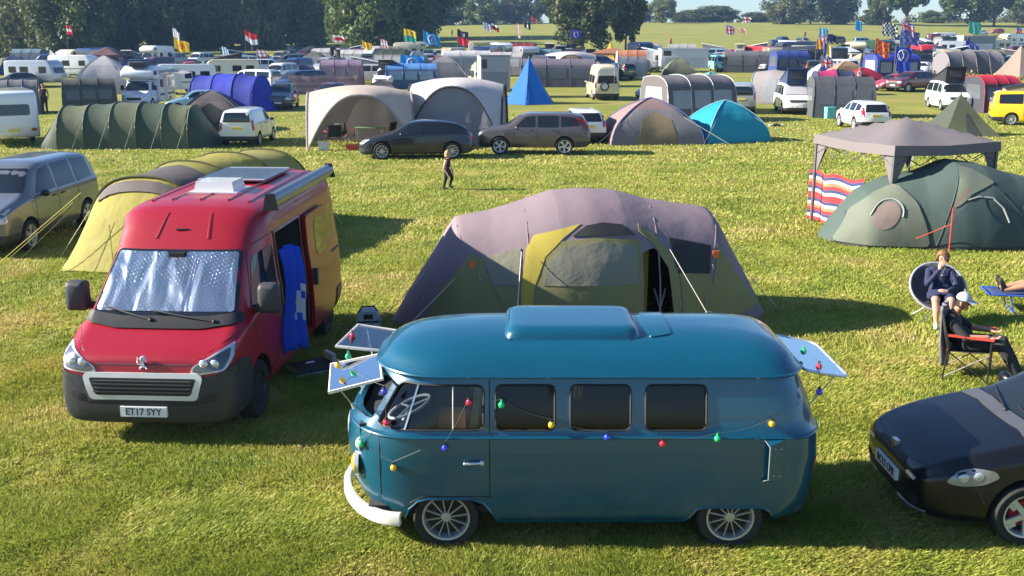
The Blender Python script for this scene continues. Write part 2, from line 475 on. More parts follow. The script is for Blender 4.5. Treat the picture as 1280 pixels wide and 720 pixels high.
SUV = dict(st=[(0, .38, .72, .80, .58, .60, .54), (.08, .32, .86, .96, .78, .77, .66), (.3, .29, .96, 1.05, .86, .84, .7), (.9, .28, 1.02, 1.13, .88, .87, .72), (1.15, .28, 1.05, 1.2, .89, .88, .7), (1.75, .28, 1.07, 1.60, .89, .88, .64),
               (2.2, .28, 1.08, 1.69, .89, .88, .65), (3.5, .28, 1.08, 1.69, .89, .88, .64), (4.2, .3, 1.08, 1.60, .88, .87, .61), (4.45, .34, 1.05, 1.32, .86, .84, .60), (4.6, .45, .95, 1.02, .78, .76, .6)],
           side=[[(1.52, 1.13), (1.95, 1.54), (2.35, 1.58), (2.35, 1.13)], [(2.45, 1.13), (2.45, 1.58), (3.3, 1.58), (3.3, 1.13)], [(3.4, 1.14), (3.4, 1.57), (4.0, 1.5), (4.18, 1.2)]],
           front=[(-.7, 1.2), (.7, 1.2), (.58, 1.58), (-.58, 1.58)], rear=[(-.62, 1.12), (.62, 1.12), (.52, 1.54), (-.52, 1.54)],
           head=[(-.80, .74), (-.5, .74), (-.5, .88), (-.78, .93)], tail=[(-.84, .85), (-.66, .85), (-.64, 1.5), (-.76, 1.4)], grille=[(-.46, .62), (.46, .62), (.46, .84), (-.46, .84)],
           wx=[.9, 3.55], ty=.88, r=.36, mirror=(1.6, .9, 1.12), plz=(.55, .85), seams=[[(1.42, .45), (1.42, 1.05)], [(2.40, .4), (2.40, 1.1)], [(3.35, .75), (3.35, 1.1)], [(1.42, .42), (3.1, .42)]], handles=[(2.2, 1.0), (3.15, 1.0)])
MPV = dict(st=[(0, .32, .70, .79, .6, .62, .56), (.08, .26, .85, .95, .8, .79, .68), (.35, .23, .95, 1.05, .86, .85, .7), (.85, .23, 1.05, 1.16, .88, .87, .7), (1.05, .23, 1.08, 1.25, .89, .88, .69), (1.65, .23, 1.12, 1.70, .89, .88, .67),
               (2.1, .23, 1.13, 1.80, .89, .88, .69), (3.6, .23, 1.13, 1.80, .89, .88, .68), (4.15, .25, 1.13, 1.76, .88, .87, .67), (4.33, .3, 1.12, 1.62, .87, .86, .67), (4.38, .38, 1.1, 1.35, .83, .83, .64)],
           side=[[(1.38, 1.16), (1.80, 1.62), (2.25, 1.69), (2.25, 1.16)], [(2.35, 1.16), (2.35, 1.69), (3.2, 1.69), (3.2, 1.16)], [(3.3, 1.16), (3.3, 1.69), (4.05, 1.66), (4.12, 1.2)]],
           front=[(-.72, 1.22), (.72, 1.22), (.6, 1.66), (-.6, 1.66)], rear=[(-.68, 1.18), (.68, 1.18), (.58, 1.64), (-.58, 1.64)],
           head=[(-.83, .72), (-.55, .7), (-.5, .84), (-.80, 1.0)], tail=[(-.85, .8), (-.74, .8), (-.7, 1.3), (-.8, 1.3)], grille=[(-.4, .42), (.4, .42), (.44, .62), (-.44, .62)],
           wx=[.92, 3.62], ty=.88, r=.33, mirror=(1.5, .9, 1.15), plz=(.5, .9), seams=[[(1.25, .45), (1.25, 1.05)], [(2.3, .35), (2.3, 1.15)], [(3.25, .7), (3.25, 1.15)], [(1.25, .4), (3.2, .4)]], handles=[(2.1, 1.02), (2.5, 1.02)], mirror_m=BLACK)
CADDY = dict(MPV); CADDY['side'] = MPV['side'][:1]; CADDY['seams'] = MPV['seams'] + [[(2.3, 1.15), (2.3, 1.66)]]
T5 = dict(st=[(0, .34, .72, .80, .62, .64, .6), (.08, .25, .86, .94, .83, .82, .72), (.35, .2, .98, 1.07, .92, .90, .77), (.72, .2, 1.08, 1.18, .94, .93, .78), (1.1, .2, 1.12, 1.48, .95, .94, .76), (1.5, .2, 1.15, 1.83, .95, .94, .76),
              (1.9, .2, 1.17, 1.94, .95, .94, .78), (3, .2, 1.17, 1.97, .95, .94, .78), (4.5, .2, 1.17, 1.93, .95, .94, .77), (4.78, .25, 1.15, 1.80, .93, .92, .75), (4.87, .3, 1.13, 1.64, .92, .91, .75), (4.9, .38, 1.1, 1.45, .87, .87, .71)],
          side=[[(1.08, 1.2), (1.52, 1.72), (1.98, 1.8), (1.98, 1.2)], [(2.1, 1.22), (2.1, 1.78), (3.2, 1.78), (3.2, 1.22)], [(3.35, 1.22), (3.35, 1.78), (4.6, 1.74), (4.6, 1.22)]],
          front=[(-.80, 1.22), (.80, 1.22), (.68, 1.8), (-.68, 1.8)], rear=[(-.74, 1.2), (.74, 1.2), (.64, 1.76), (-.64, 1.76)],
          head=[(-.86, .82), (-.56, .82), (-.56, .98), (-.85, 1.02)], tail=[(-.9, .9), (-.78, .9), (-.78, 1.3), (-.88, 1.3)], grille=[(-.52, .76), (.52, .76), (.55, .93), (-.55, .93)],
          wx=[.88, 3.88], ty=.93, r=.34, mirror=(1.3, .95, 1.2), plz=(.5, .95), seams=[[(1.02, .5), (1.02, 1.1)], [(2.04, .35), (2.04, 1.75)], [(3.28, .35), (3.28, 1.75)]], handles=[(1.9, 1.02), (2.2, 1.02)])
HIGHTOP = dict(T5); HIGHTOP['st'] = [(s[0], s[1], s[2], s[3] + (0 if s[0] < 1.3 else (.30 if s[0] < 1.7 else .62)), s[4], s[5], s[6] if s[0] < 1.3 else s[6] - .04) for s in T5['st']]
HIGHTOP['front'] = [(-.78, 1.22), (.78, 1.22), (.66, 1.8), (-.66, 1.8)]
ESTATE = scale_spec(HATCH, 1.1, 1.05, 1.0)
SPECS = {'hatch': HATCH, 'suv': SUV, 'mpv': MPV, 'caddy': CADDY, 'van': T5, 'hightop': HIGHTOP, 'estate': ESTATE, 'crossover': scale_spec(SUV, .9, .98, .93), 'coupe': scale_spec(HATCH, 1.05, 1.06, .96)}
PROTO = {}; PBODY = paint('prototype', (.5, .5, .5))
def pop_top(root, L=4.9, x0=1.3, x1=4.3, z=1.93, h=.85, cm=None, rm=None, flip=False):
    cm = cm or fabric('grey_canvas', (.10, .11, .12)); w = .64; o = -L / 2
    zf, zr = (z + h, z + .12)
    c = MB(); c.add([(x0 + o, -w, z - .05), (x1 + o, -w, z - .05), (x1 + o, w, z - .05), (x0 + o, w, z - .05), (x0 + o - .05, -w, zf), (x1 + o, -w, zr), (x1 + o, w, zr), (x0 + o - .05, w, zf)],
                    [(3, 2, 1, 0), (0, 1, 5, 4), (1, 2, 6, 5), (2, 3, 7, 6), (3, 0, 4, 7)])
    c.build('pop_top_canvas', cm, root, 0)
    t = MB(); t.add([(x0 + o - .2, -w - .06, zf), (x1 + o + .05, -w - .06, zr), (x1 + o + .05, w + .06, zr), (x0 + o - .2, w + .06, zf), (x0 + o - .15, -w - .02, zf + .07), (x1 + o, -w - .02, zr + .07), (x1 + o, w + .02, zr + .07), (x0 + o - .15, w + .02, zf + .07)],
                    [(3, 2, 1, 0), (4, 5, 6, 7), (0, 1, 5, 4), (1, 2, 6, 5), (2, 3, 7, 6), (3, 0, 4, 7)])
    t.build('pop_top_roof', rm or BLACK, root, 0)
    wn = MB(); wn.box(x0 + o - .07, x0 + o - .035, -.4, .4, z + .3, z + h - .2); wn.build('canvas_window', DARKPL, root, 0)
def bevel_body(poly, w, bev, mats, name, parent, seg=3):
    mb = MB(); mb.prism(poly, 'y', -w, w)
    me = bpy.data.meshes.new(name); me.from_pydata(mb.v, [], mb.f); bm = bmesh.new(); bm.from_mesh(me); bmesh.ops.recalc_face_normals(bm, faces=bm.faces)
    es = [e for e in bm.edges if abs(abs(e.verts[0].co.y) - w) < 1e-5 and abs(e.verts[0].co.y - e.verts[1].co.y) < 1e-5]
    bmesh.ops.bevel(bm, geom=es, offset=bev, segments=seg, affect='EDGES', profile=.5)
    bm.to_mesh(me); bm.free(); me.materials.append(mats); me.polygons.foreach_set('use_smooth', [True] * len(me.polygons)); me.set_sharp_from_angle(angle=R(35))
    o = bpy.data.objects.new(name, me); col.objects.link(o); o.parent = parent
    q = MB(); q.add([v.co for v in me.vertices], [tuple(p.vertices) for p in me.polygons]); return o, bvh_of(q)
def make_caravan(L=5.4, W=1.1, Hh=2.55, stripe=None, trim=True):
    root = thing('caravan', None, None)
    poly = rpoly([(0, .75), (.12, .42), (L - .1, .42), (L, .8), (L - .12, Hh - .12), (L - .5, Hh), (.75, Hh), (.35, Hh - .25), (.05, 1.35)], .22, 4)
    body, bvh = bevel_body(poly, W, .09, PBODY, 'body', root)
    for a, b in ((.75, 1.55), (2.7, 3.6), (4.0, 4.8)):
        if b < L - .3:
            for ax in ('y-', 'y+'): panel(bvh, rect(a, b, 1.35, 1.95, .09), ax, .012, .03, .3).build('window', GLASSD, root)
    panel(bvh, rect(-.8, .8, 1.3, 1.85, .12), 'x-', .012, .03, .25).build('window', GLASSD, root)
    panel(bvh, rect(-.75, .75, 1.45, 1.95, .12), 'x+', .012, .03, .25).build('window', GLASSD, root)
    for ax in ('y-', 'y+'):
        panel(bvh, rect(.3, L - .25, .98, 1.10, .03), ax, .008, .02, .4).build('side_stripe', stripe or mat('stripe_grey', (.18, .2, .24), .4), root)
    d = panel(bvh, rect(1.8, 2.4, .5, 2.25, .06), 'y-', .02, .03, .3).build('door', mat('caravan_door', (.62, .62, .6), .4), root)
    for s in (-1, 1):
        add_wheel(root, L * .56, s * (W - .1), .32, .18, 'five')
        panel(bvh, rect(s * .85 - .12, s * .85 + .12, .72, .86, .03), 'x+', .012, .03, .1).build('tail_light', REDL, root)
    plate(bvh, root, 'x+', 0, .78)
    h = MB(); h.tube([(.2, -.45, .45), (-1.15, 0, .45)], .035); h.tube([(.2, .45, .45), (-1.15, 0, .45)], .035); h.tube([(-.9, 0, .1), (-.9, 0, .6)], .03); h.build('hitch', POLE, root)
    for ch in root.children: ch.location.x -= L / 2
    return root
def make_motorhome(L=6.2):
    root = thing('motorhome', None, None)
    cab = [(0, .36, .74, .82, .62, .66, .6), (.08, .28, .88, .97, .85, .84, .74), (.4, .25, 1.0, 1.1, .96, .95, .8), (.75, .25, 1.1, 1.24, .98, .97, .82), (1.35, .25, 1.2, 1.98, .99, .98, .8), (1.6, .25, 1.22, 2.05, .99, .98, .8), (2.6, .25, 1.22, 2.05, .99, .98, .8)]
    mb = loft(cab, 4); bvh = bvh_of(mb); body = mb.build('cab', [PBODY, WELL], root, 50)
    spec = dict(wx=[.95], r=.34, ty=1.0); boolean(body, [(arches(spec), WELL)], 50)
    panel(bvh, rpoly([(-.82, 1.25), (.82, 1.25), (.72, 1.9), (-.72, 1.9)], .08), 'x-', .01, .03, .2).build('windscreen', GLASSD, root)
    for ax in ('y-', 'y+'): panel(bvh, rpoly([(1.1, 1.25), (1.5, 1.8), (2.0, 1.85), (2.0, 1.25)], .06), ax, .008, .03, .2).build('window', GLASSD, root)
    poly = rpoly([(2.2, .38), (L, .38), (L + .04, 2.6), (L - .35, 2.85), (1.9, 2.95), (1.0, 2.62), (.92, 2.2), (1.35, 2.02), (2.2, 2.02)], .16, 3)
    _, b2 = bevel_body(poly, 1.12, .07, PBODY, 'coach_box', root)
    for a, b, z0, z1 in ((2.6, 3.3, 1.4, 1.95), (4.5, 5.4, 1.4, 1.95)):
        for ax in ('y-', 'y+'): panel(b2, rect(a, b, z0, z1, .08), ax, .012, .03, .3).build('window', GLASSD, root)
    for ax in ('y-', 'y+'): panel(b2, rect(1.3, 1.9, 2.3, 2.6, .08), ax, .012, .03, .3).build('window', GLASSD, root)
    panel(b2, rect(3.5, 4.15, .5, 2.3, .06), 'y-', .02, .03, .3).build('door', mat('caravan_door', (.62, .62, .6), .4), root)
    for ax in ('y-', 'y+'): panel(b2, rect(2.4, L - .2, .8, .98, .03), ax, .008, .02, .4).build('side_stripe', mat('stripe_blue', (.05, .09, .18), .4), root)
    panel(bvh, rect(-.5, .5, .62, .8, .04), 'x-', .01, .03, .1).build('grille', BLACK, root)
    for s in (-1, 1):
        add_wheel(root, .95, s * .92, .34, .2, 'steel'); add_wheel(root, L - 1.4, s * 1.04, .34, .2, 'steel')
        p = [(-.92, .85), (-.6, .85), (-.66, 1.08), (-.86, 1.12)]
        panel(bvh, rpoly(p if s < 0 else mirrorpts(p), .04), 'x-', .01, .03, .1).build('headlight', LAMP, root)
        panel(b2, rect(s * .95 - .1, s * .95 + .1, .7, 1.0, .03), 'x+', .012, .03, .1).build('tail_light', REDL, root)
        m = MB(); m.box(1.15, 1.3, s * 1.15 - .1, s * 1.15 + .1, 1.25, 1.6); m.tube([(1.25, s * .9, 1.35), (1.22, s * 1.1, 1.4)], .03); m.build('wing_mirror', BLACK, root)
    plate(bvh, root, 'x-', 0, .52); plate(b2, root, 'x+', 0, .85)
    for ch in root.children: ch.location.x -= L / 2
    return root
def proto(kind):
    if kind not in PROTO:
        if kind == 'caravan': r = make_caravan()
        elif kind == 'motorhome': r = make_motorhome()
        else:
            r = make_vehicle({'van': 'camper_van', 'hightop': 'camper_van', 'caddy': 'panel_van'}.get(kind, 'parked_car'), SPECS[kind], PBODY, style='ten' if kind in ('coupe', 'van') else 'five')
        PROTO[kind] = [r, False]
    return PROTO[kind]
CARCOL = {'white': (.74, .74, .72), 'silver': (.42, .43, .45), 'grey': (.16, .165, .17), 'dark_grey': (.05, .052, .058), 'black': (.012, .013, .015), 'blue': (.03, .08, .26), 'navy': (.015, .025, .08),
          'red': (.42, .015, .02), 'maroon': (.13, .02, .025), 'green': (.03, .07, .04), 'cream': (.66, .58, .40), 'teal': (.22, .58, .54), 'light_blue': (.25, .42, .52), 'yellow': (.85, .55, .01), 'brown': (.105, .085, .08), 'purple': (.12, .08, .2), 'beige': (.45, .38, .27), 'orange': (.6, .18, .03)}
GROUPS = {'hatch': 'cars parked on the camping field', 'suv': 'cars parked on the camping field', 'mpv': 'cars parked on the camping field', 'estate': 'cars parked on the camping field', 'crossover': 'cars parked on the camping field', 'coupe': 'cars parked on the camping field',
          'caddy': 'vans parked on the camping field', 'van': 'vans parked on the camping field', 'hightop': 'vans parked on the camping field', 'caravan': 'caravans on the camping field', 'motorhome': 'motorhomes on the camping field'}
CATS = {'hatch': 'car', 'suv': 'car', 'mpv': 'car', 'estate': 'car', 'crossover': 'car', 'coupe': 'car', 'caddy': 'van', 'van': 'camper van', 'hightop': 'camper van', 'caravan': 'caravan', 'motorhome': 'motorhome'}
def place_vehicle(kind, pos, yaw, colr, label, s=1.0, metal_=None):
    p = proto(kind)
    r = p[0] if not p[1] else None
    if r is None: r = copy_tree(p[0])
    # the prototype keeps its neutral paint until the end so that copies start clean
    r = copy_tree(p[0]) if r is p[0] else r
    remat(r, PBODY, paint(colr, CARCOL[colr], 0 if colr in ('white', 'cream', 'yellow', 'red', 'teal') else .35))
    r.location = pos; r.rotation_euler = (0, 0, R(yaw)); r.scale = (s, s, s)
    n = {'van': 'camper_van', 'hightop': 'camper_van', 'caddy': 'panel_van', 'caravan': 'caravan', 'motorhome': 'motorhome'}.get(kind, 'parked_car'); r.name = n
    if '_len' in r: del r['_len']
    return tag(r, label, CATS[kind], GROUPS[kind])
def drop_protos():
    for k, (r, _) in PROTO.items():
        for x in list(r.children_recursive) + [r]: bpy.data.objects.remove(x)
# ------------------------------------------------------------------ the blue split-screen camper
def plan_ring(xf, xr, w, rf, rfy, rr, rry, z, n=7):
    pts = []
    def corner(cx, cy, rx, ry, a0, a1, m):
        for k in range(m + 1):
            a = a0 + (a1 - a0) * k / m; pts.append(V(cx + rx * math.cos(a), cy + ry * math.sin(a), z))
    rf = min(rf, (xr - xf) * .45); rr = min(rr, (xr - xf) * .45); ry = min(rfy * w, w * .98); r2 = min(rry * w, w * .98)
    corner(xf + rf, -(w - ry), rf, ry, math.pi, math.pi * 1.5, n)
    a, b = xf + rf, xr - rr
    for k in range(1, 12): pts.append(V(a + (b - a) * k / 12, -w, z))
    corner(xr - rr, -(w - r2), rr, r2, math.pi * 1.5, math.pi * 2, n)
    corner(xr - rr, (w - r2), rr, r2, 0, math.pi * .5, n)
    for k in range(1, 12): pts.append(V(b + (a - b) * k / 12, w, z))
    corner(xf + rf, (w - ry), rf, ry, math.pi * .5, math.pi, n)
    return pts
VWS = [(.20, .24, 4.06, .79), (.30, .13, 4.18, .86), (.45, .06, 4.24, .89), (.62, .02, 4.27, .902), (.85, .0, 4.29, .906), (1.02, .03, 4.275, .903), (1.06, .045, 4.27, .90), (1.075, .07, 4.255, .888), (1.20, .13, 4.22, .868), (1.35, .22, 4.17, .836),
       (1.50, .31, 4.10, .80), (1.55, .34, 4.075, .788), (1.565, .30, 4.10, .805), (1.585, .30, 4.10, .805), (1.60, .33, 4.08, .79), (1.65, .36, 4.05, .75), (1.71, .43, 4.00, .67), (1.76, .53, 3.92, .58), (1.80, .68, 3.80, .46), (1.83, .92, 3.6, .32), (1.845, 1.3, 3.2, .14)]
def vw_shell(ins=0.0):
    rows = []
    for z, xf, xr, w in VWS:
        if ins: z = z + (ins if z < .5 else (-ins if z > 1.6 else 0))
        rf, rfy = .62, .80
        rows.append(plan_ring(xf + ins, xr - ins, max(.03, w - ins), rf, rfy, .34, .5, z))
    mb = MB(); mb.grid(rows, 0, True); n = len(rows[0])
    mb.f += [tuple(range(n)), tuple((len(rows) - 1) * n + i for i in range(n))[::-1]]; mb.m += [0, 0]
    return mb
TEAL = mat('paint_petrol_blue', (.002, .074, .128), .30, .1, .8, .06, 1.6)
INTER = mat('cabin_lining', (.035, .034, .033), .85, var=.25)
SEATB = mat('seat_vinyl', (.035, .032, .030), .6)
CREAM = mat('cream_cloth', (.55, .45, .28), .9, bump=.5, bscale=12)
GLASSV = glass_mat('camper_glass', (.50, .53, .54), .01); GLASSR = glass_mat('camper_glass_dark', (.20, .22, .24), 0)
def make_bus():
    root = thing('camper_van', 'petrol blue vintage split screen camper van with white bumper and roof pod', 'camper van')
    mb = vw_shell(); bvh = bvh_of(mb)
    body = mb.build('body', [TEAL, INTER, WELL], root, 35)
    inner = vw_shell(.045)
    wp = {'door': [(.34, 1.115), (.56, 1.495), (1.285, 1.495), (1.285, 1.115)], 'w2': [(1.39, 1.115), (1.39, 1.50), (1.90, 1.50), (1.90, 1.115)], 'w3': [(2.035, 1.115), (2.035, 1.50), (2.555, 1.50), (2.555, 1.115)], 'w4': [(2.685, 1.115), (2.685, 1.50), (3.21, 1.50), (3.21, 1.115)]}
    wc = MB()
    for p in wp.values(): wc.prism(rpoly(p, .06), 'y', -1.3, 1.3)
    fc = MB()
    for s in (-1, 1):
        pl = [(s * .05, 1.14), (s * .68, 1.14), (s * .62, 1.49), (s * .05, 1.49)]
        fc.prism(rpoly(pl if s > 0 else pl[::-1], .05), 'x', -.3, .55)
    fc.prism(rect(-.55, .55, 1.12, 1.47, .07), 'x', 3.8, 4.6)
    ac = MB()
    for s in (-1, 1):
        ac.prism([(.56, .1), (.60, .34), (.68, .43), (.78, .46), (1.18, .46), (1.27, .42), (1.36, .30), (1.42, .1)], 'y', s * .62, s * 1.2)
        ac.prism([(3.04, .1), (3.10, .26), (3.17, .355), (3.22, .37), (3.74, .37), (3.80, .34), (3.92, .1)], 'y', s * .62, s * 1.2)
    boolean(body, [(inner, INTER), (wc, TEAL), (fc, TEAL), (ac, WELL)], 35)
    # glass
    for k, p in wp.items():
        for ax in ('y-', 'y+'):
            gl = panel(bvh, rpoly([(x, z) for x, z in p], .06), ax, -.018, .004, .15).build('window', GLASSV if k == 'door' else GLASSR, root)
            fr = MB(); q = rpoly(p, .06); seam(bvh, q + q[:1], ax, .011, fr, .08); fr.build('window_seal', BLACK if k != 'door' else BLACK, gl)
    for ax in ('y-', 'y+'):     # quarter light bar
        q = MB(); seam(bvh, [(.60, 1.115), (.72, 1.495)], ax, .011, q); q.build('quarter_light_bar', CHROME, root)
        q = MB(); seam(bvh, [(1.02, 1.12), (1.02, 1.49)], ax, .006, q); q.build('window_channel', ALU, root)
    # windscreen pillar trim
    q = MB(); seam(bvh, [(.02, 1.12), (.02, 1.5)], 'x-', .02, q); q.build('screen_pillar', TEAL, root)
    # gutter, waist moulding, seams
    g = MB(); ring = plan_ring(.298, 4.105, .808, .62, .8, .34, .5, 1.572); g.tube(ring, .014, 6, closed=True); g.build('rain_gutter', TEAL, root)
    g = MB(); ring = plan_ring(.04, 4.272, .904, .62, .8, .34, .5, 1.05); g.tube(ring, .013, 6, closed=True); g.build('waist_moulding', TEAL, root)
    g = MB()
    for ax in ('y-', 'y+'):
        seam(bvh, [(1.335, 1.54), (1.335, .48)], ax, .006, g); seam(bvh, [(.37, 1.04), (.37, .38)], ax, .006, g); seam(bvh, [(.56, .30), (.64, .44), (.74, .50), (1.335, .50)], ax, .006, g)
        seam(bvh, [(1.45, .245), (3.02, .245)], ax, .006, g)
    g.build('door_seams', INK, root)
    g = MB()
    for s in (-1, 1):       # wheel arch lips
        ax = 'y-' if s < 0 else 'y+'
        seam(bvh, [(.57, .22), (.62, .36), (.70, .45), (.79, .475), (1.18, .475), (1.28, .43), (1.37, .30), (1.41, .22)], ax, .012, g, .06, 6)
        seam(bvh, [(3.06, .22), (3.11, .28), (3.17, .37), (3.22, .385), (3.74, .385), (3.81, .34), (3.88, .22)], ax, .010, g, .06, 6)
    g.build('arch_lip', TEAL, root)
    hd = MB()
    for s in (-1, 1):
        h = hit(bvh, 'y-' if s < 0 else 'y+', 1.2, .83); y = h.y + s * .03
        hd.tube([(1.12, y, .825), (1.27, y, .832)], .012, 8); hd.tube([(1.27, h.y, .832), (1.27, y + s * .005, .832)], .02, 8); hd.ball((1.12, y, .825), .014)
    hd.build('door_handle', CHROME, root)
    # roof pod
    p = MB(); rows = []
    for z, e in ((1.60, 0), (1.72, .0), (1.76, .01), (1.83, .025), (1.875, .05), (1.895, .09), (1.90, .14), (1.902, .25)):
        w = .47 - e; rows.append([V(*q) for q in [(x, y, z) for x, y in rpoly([(1.44 + e, -w), (2.70 - e, -w), (2.70 - e, w), (1.44 + e, w)], .12, 4)]])
    p.grid(rows, 0, True); n = len(rows[0]); p.f.append(tuple((len(rows) - 1) * n + i for i in range(n))); p.m.append(0)
    pod = p.build('roof_pod', TEAL, root, 40)
    q = MB(); rr = rpoly([(1.41, -.5), (2.73, -.5), (2.73, .5), (1.41, .5)], .12, 4)
    q.grid([[V(x, y, 1.55) for x, y in rr], [V(x, y, 1.735) for x, y in rr], [V(2.07 + (x - 2.07) * .965, y * .93, 1.745) for x, y in rr]], 0, True); q.build('pod_flange', TEAL, pod, 30)
    q = MB(); q.tube([(1.52, -.44, 1.80), (1.52, -.46, 1.80)], .012, 6); q.tube([(2.58, -.44, 1.80), (2.58, -.46, 1.80)], .012, 6); q.build('pod_catch', DARKPL, pod)
    panel(bvh, rpoly([(2.76, -.42), (2.96, -.36), (2.96, .36), (2.76, .42)], .04), 'z', .012, .02, .12).build('roof_hatch', TEAL, root)
    # bumper
    b = MB(); rows = []
    for k in range(-14, 15):
        a = k / 14; y = .90 * math.sin(a * math.pi / 2) if abs(a) < 1 else .90 * a
        x = -.055 + .60 * (1 - math.cos(a * math.pi / 2)) ** .9
        nx, ny = -math.cos(a * 1.35), math.sin(a * 1.35)
        rows.append([V(x + nx * dx, y + ny * dx, z) for dx, z in ((-.03, .235), (.02, .225), (.035, .25), (.028, .285), (.033, .315), (.015, .35), (-.03, .34), (-.01, .29))])
    b.grid(rows, 0, True); b.f += [tuple(range(8)), tuple(28 * 8 + i for i in range(8))[::-1]]; b.m += [0, 0]
    b.build('front_bumper', mat('bumper_white', (.74, .71, .64), .35, 0, .5, .06, 5), root, 45)
    b = MB(); rows = []
    for k in range(-10, 11):
        a = k / 10; y = .78 * math.sin(a * math.pi / 2); x = 4.30 - .35 * (1 - math.cos(a * math.pi / 2))
        rows.append([V(x + dx, y, z) for dx, z in ((-.03, .27), (.03, .28), (.04, .33), (.03, .39), (-.03, .4))])
    b.grid(rows, 0, True); b.build('rear_bumper', mat('bumper_dark', (.02, .05, .07), .35, 0, .5, .06, 5), root, 45)
    # lamps on the nose
    for s in (-1, 1):
        h = hit(bvh, 'x-', s * .60, .70)
        l = MB(); l.lathe([(.001, -.055), (.05, -.05), (.085, -.03), (.10, 0)], (h.x + .005, h.y, h.z), 'x', 20); l.build('headlight', mat('headlight_yellow', (.80, .42, .03), .12, 0, 1, .15, 25), root)
        l = MB(); l.lathe([(.10, -.01), (.118, -.008), (.122, .03)], (h.x, h.y, h.z), 'x', 20); l.build('headlight_ring', CHROME, root)
        h = hit(bvh, 'x-', s * .66, .905)
        l = MB(); l.ball((h.x - .005, h.y, h.z), .03, .055, .05, 12); l.build('indicator_lamp', mat('indicator_glass', (.72, .66, .55), .15, .2, 1, .1, 20), root)
        l = MB(); l.ball((h.x + .006, h.y, h.z), .025, .066, .062, 12); l.build('indicator_ring', CHROME, root)
        l = panel(bvh, rect(s * .62 - .05, s * .62 + .05, .62, .78, .04), 'x+', .008, .03, .05); l.build('tail_light', REDL, root)
    em = MB(); h = hit(bvh, 'x-', 0, .82); ex = h.x - .012
    em.lathe([(.125, 0), (.135, -.008), (.145, 0), (.135, .008)], (ex, 0, .82), 'x', 30)
    for pts in ([(-.085, .095), (0, .005), (.085, .095)], [(-.125, .02), (-.055, -.115), (0, -.015), (.055, -.115), (.125, .02)]):
        em.tube([(ex, y, .82 + z) for y, z in pts], .011, 6)
    em.build('front_emblem', CHROME, root)
    # air scoop on the rear quarter
    h = hit(bvh, 'y-', 3.8, .85); y0 = h.y; sc = MB()
    for s in (-1, 1):
        y = s * abs(y0)
        sc.add([(3.71, y, 1.04), (3.88, y, 1.04), (3.88, y, .65), (3.71, y, .65), (3.74, y + s * .07, 1.00), (3.88, y + s * .012, 1.04), (3.88, y + s * .012, .65), (3.74, y + s * .07, .69)],
               [(4, 5, 6, 7), (0, 1, 5, 4), (3, 2, 6, 7), (1, 2, 6, 5)])
    sc.build('air_scoop', TEAL, root, 0)
    sc = MB()
    for s in (-1, 1):
        y = s * abs(y0)
        sc.tube([(3.715, y + s * .01, 1.035), (3.745, y + s * .075, .995), (3.745, y + s * .075, .695), (3.715, y + s * .01, .655)], .004, 5)
        for k in range(4): sc.ball((3.80 + .05 * (k % 2), y + s * .045, .72 + .25 * (k // 2)), .008, n=6)
    sc.build('scoop_trim', ALU, root)
    # wheels
    for x in (.945, 3.465):
        for s in (-1, 1): add_wheel(root, x, s * .785, .295, .175, 'classic').location.z = .275
    # opened windscreens, tailgate
    fr = mat('frame_ivory', (.74, .70, .62), .35, 0, .4)
    for s, tip in ((-1, .06), (1, .03)):
        c = [V(.29, s * .04, 1.53), V(.40, s * .70, 1.52), V(-.06, s * .74, 1.47 - tip), V(-.16, s * .06, 1.50 - tip)]
        if s > 0: c = [V(.29, .05, 1.54), V(.40, .70, 1.54), V(-.02, .72, 1.60), V(-.13, .06, 1.58)]
        m = MB(); m.tube(c, .016, 8, closed=True); f = m.build('opened_windscreen', fr, root)
        m = MB(); n = (c[1] - c[0]).cross(c[3] - c[0]).normalized() * .003
        m.add([p + n for p in c] + [p - n for p in c], [(0, 1, 2, 3), (7, 6, 5, 4)]); m.build('pane', glass_mat('screen_glass', (.62, .68, .74), .22), f, 0)
        m = MB(); m.tube([c[2].lerp(c[1], .2), V(.14, s * .62, 1.22)], .007, 5); m.build('stay', CHROME, f)
    c = [V(4.12, -.56, 1.55), V(4.12, .56, 1.55), V(4.53, .50, 1.47), V(4.53, -.50, 1.47)]
    c2 = [V(*q) for q in [(p[0], p[1], 1.55 - (p[0] - 4.12) * .19) for p in rpoly([(4.12, -.56), (4.53, -.52), (4.53, .52), (4.12, .56)], .1)]]
    m = MB(); m.tube(c2, .014, 8, closed=True); f = m.build('opened_tailgate', ALU, root)
    m = MB(); k = len(c2); m.add([p + V(0, 0, .004) for p in c2] + [p - V(0, 0, .004) for p in c2], [tuple(range(k)), tuple(range(k, 2 * k))[::-1]]); m.build('pane', glass_mat('tailgate_glass', (.20, .22, .26), .18), f, 0)
    m = MB(); m.tube([(4.45, -.45, 1.49), (4.2, -.5, 1.2)], .008, 5); m.build('stay', CHROME, f)
    # wipers
    m = MB()
    for s in (-1, 1): m.tube([(.10, s * .2, 1.10), (.04, s * .25, 1.13), (.12, s * .6, 1.2)], .006, 5)
    m.build('wiper', CHROME, root)
    # inside
    m = MB(); m.box(.25, 4.05, -.78, .78, .30, .36); m.build('cabin_floor', INTER, root, 0)
    m = MB(); m.tube([V(.52, -.42, 1.17) + V(.07 * math.cos(a), .21 * math.sin(a), .17 * math.cos(a) * .45) * 1.0 for a in [2 * math.pi * k / 28 for k in range(28)]], .014, 8, closed=True)
    whm = MB(); cc = V(.60, -.42, 1.16); e1 = V(.86, 0, .38).normalized(); e2 = V(0, 1, 0)
    whm.tube([cc + (e1 * math.cos(a) + e2 * math.sin(a)) * .205 for a in [2 * math.pi * k / 28 for k in range(28)]], .014, 8, closed=True)
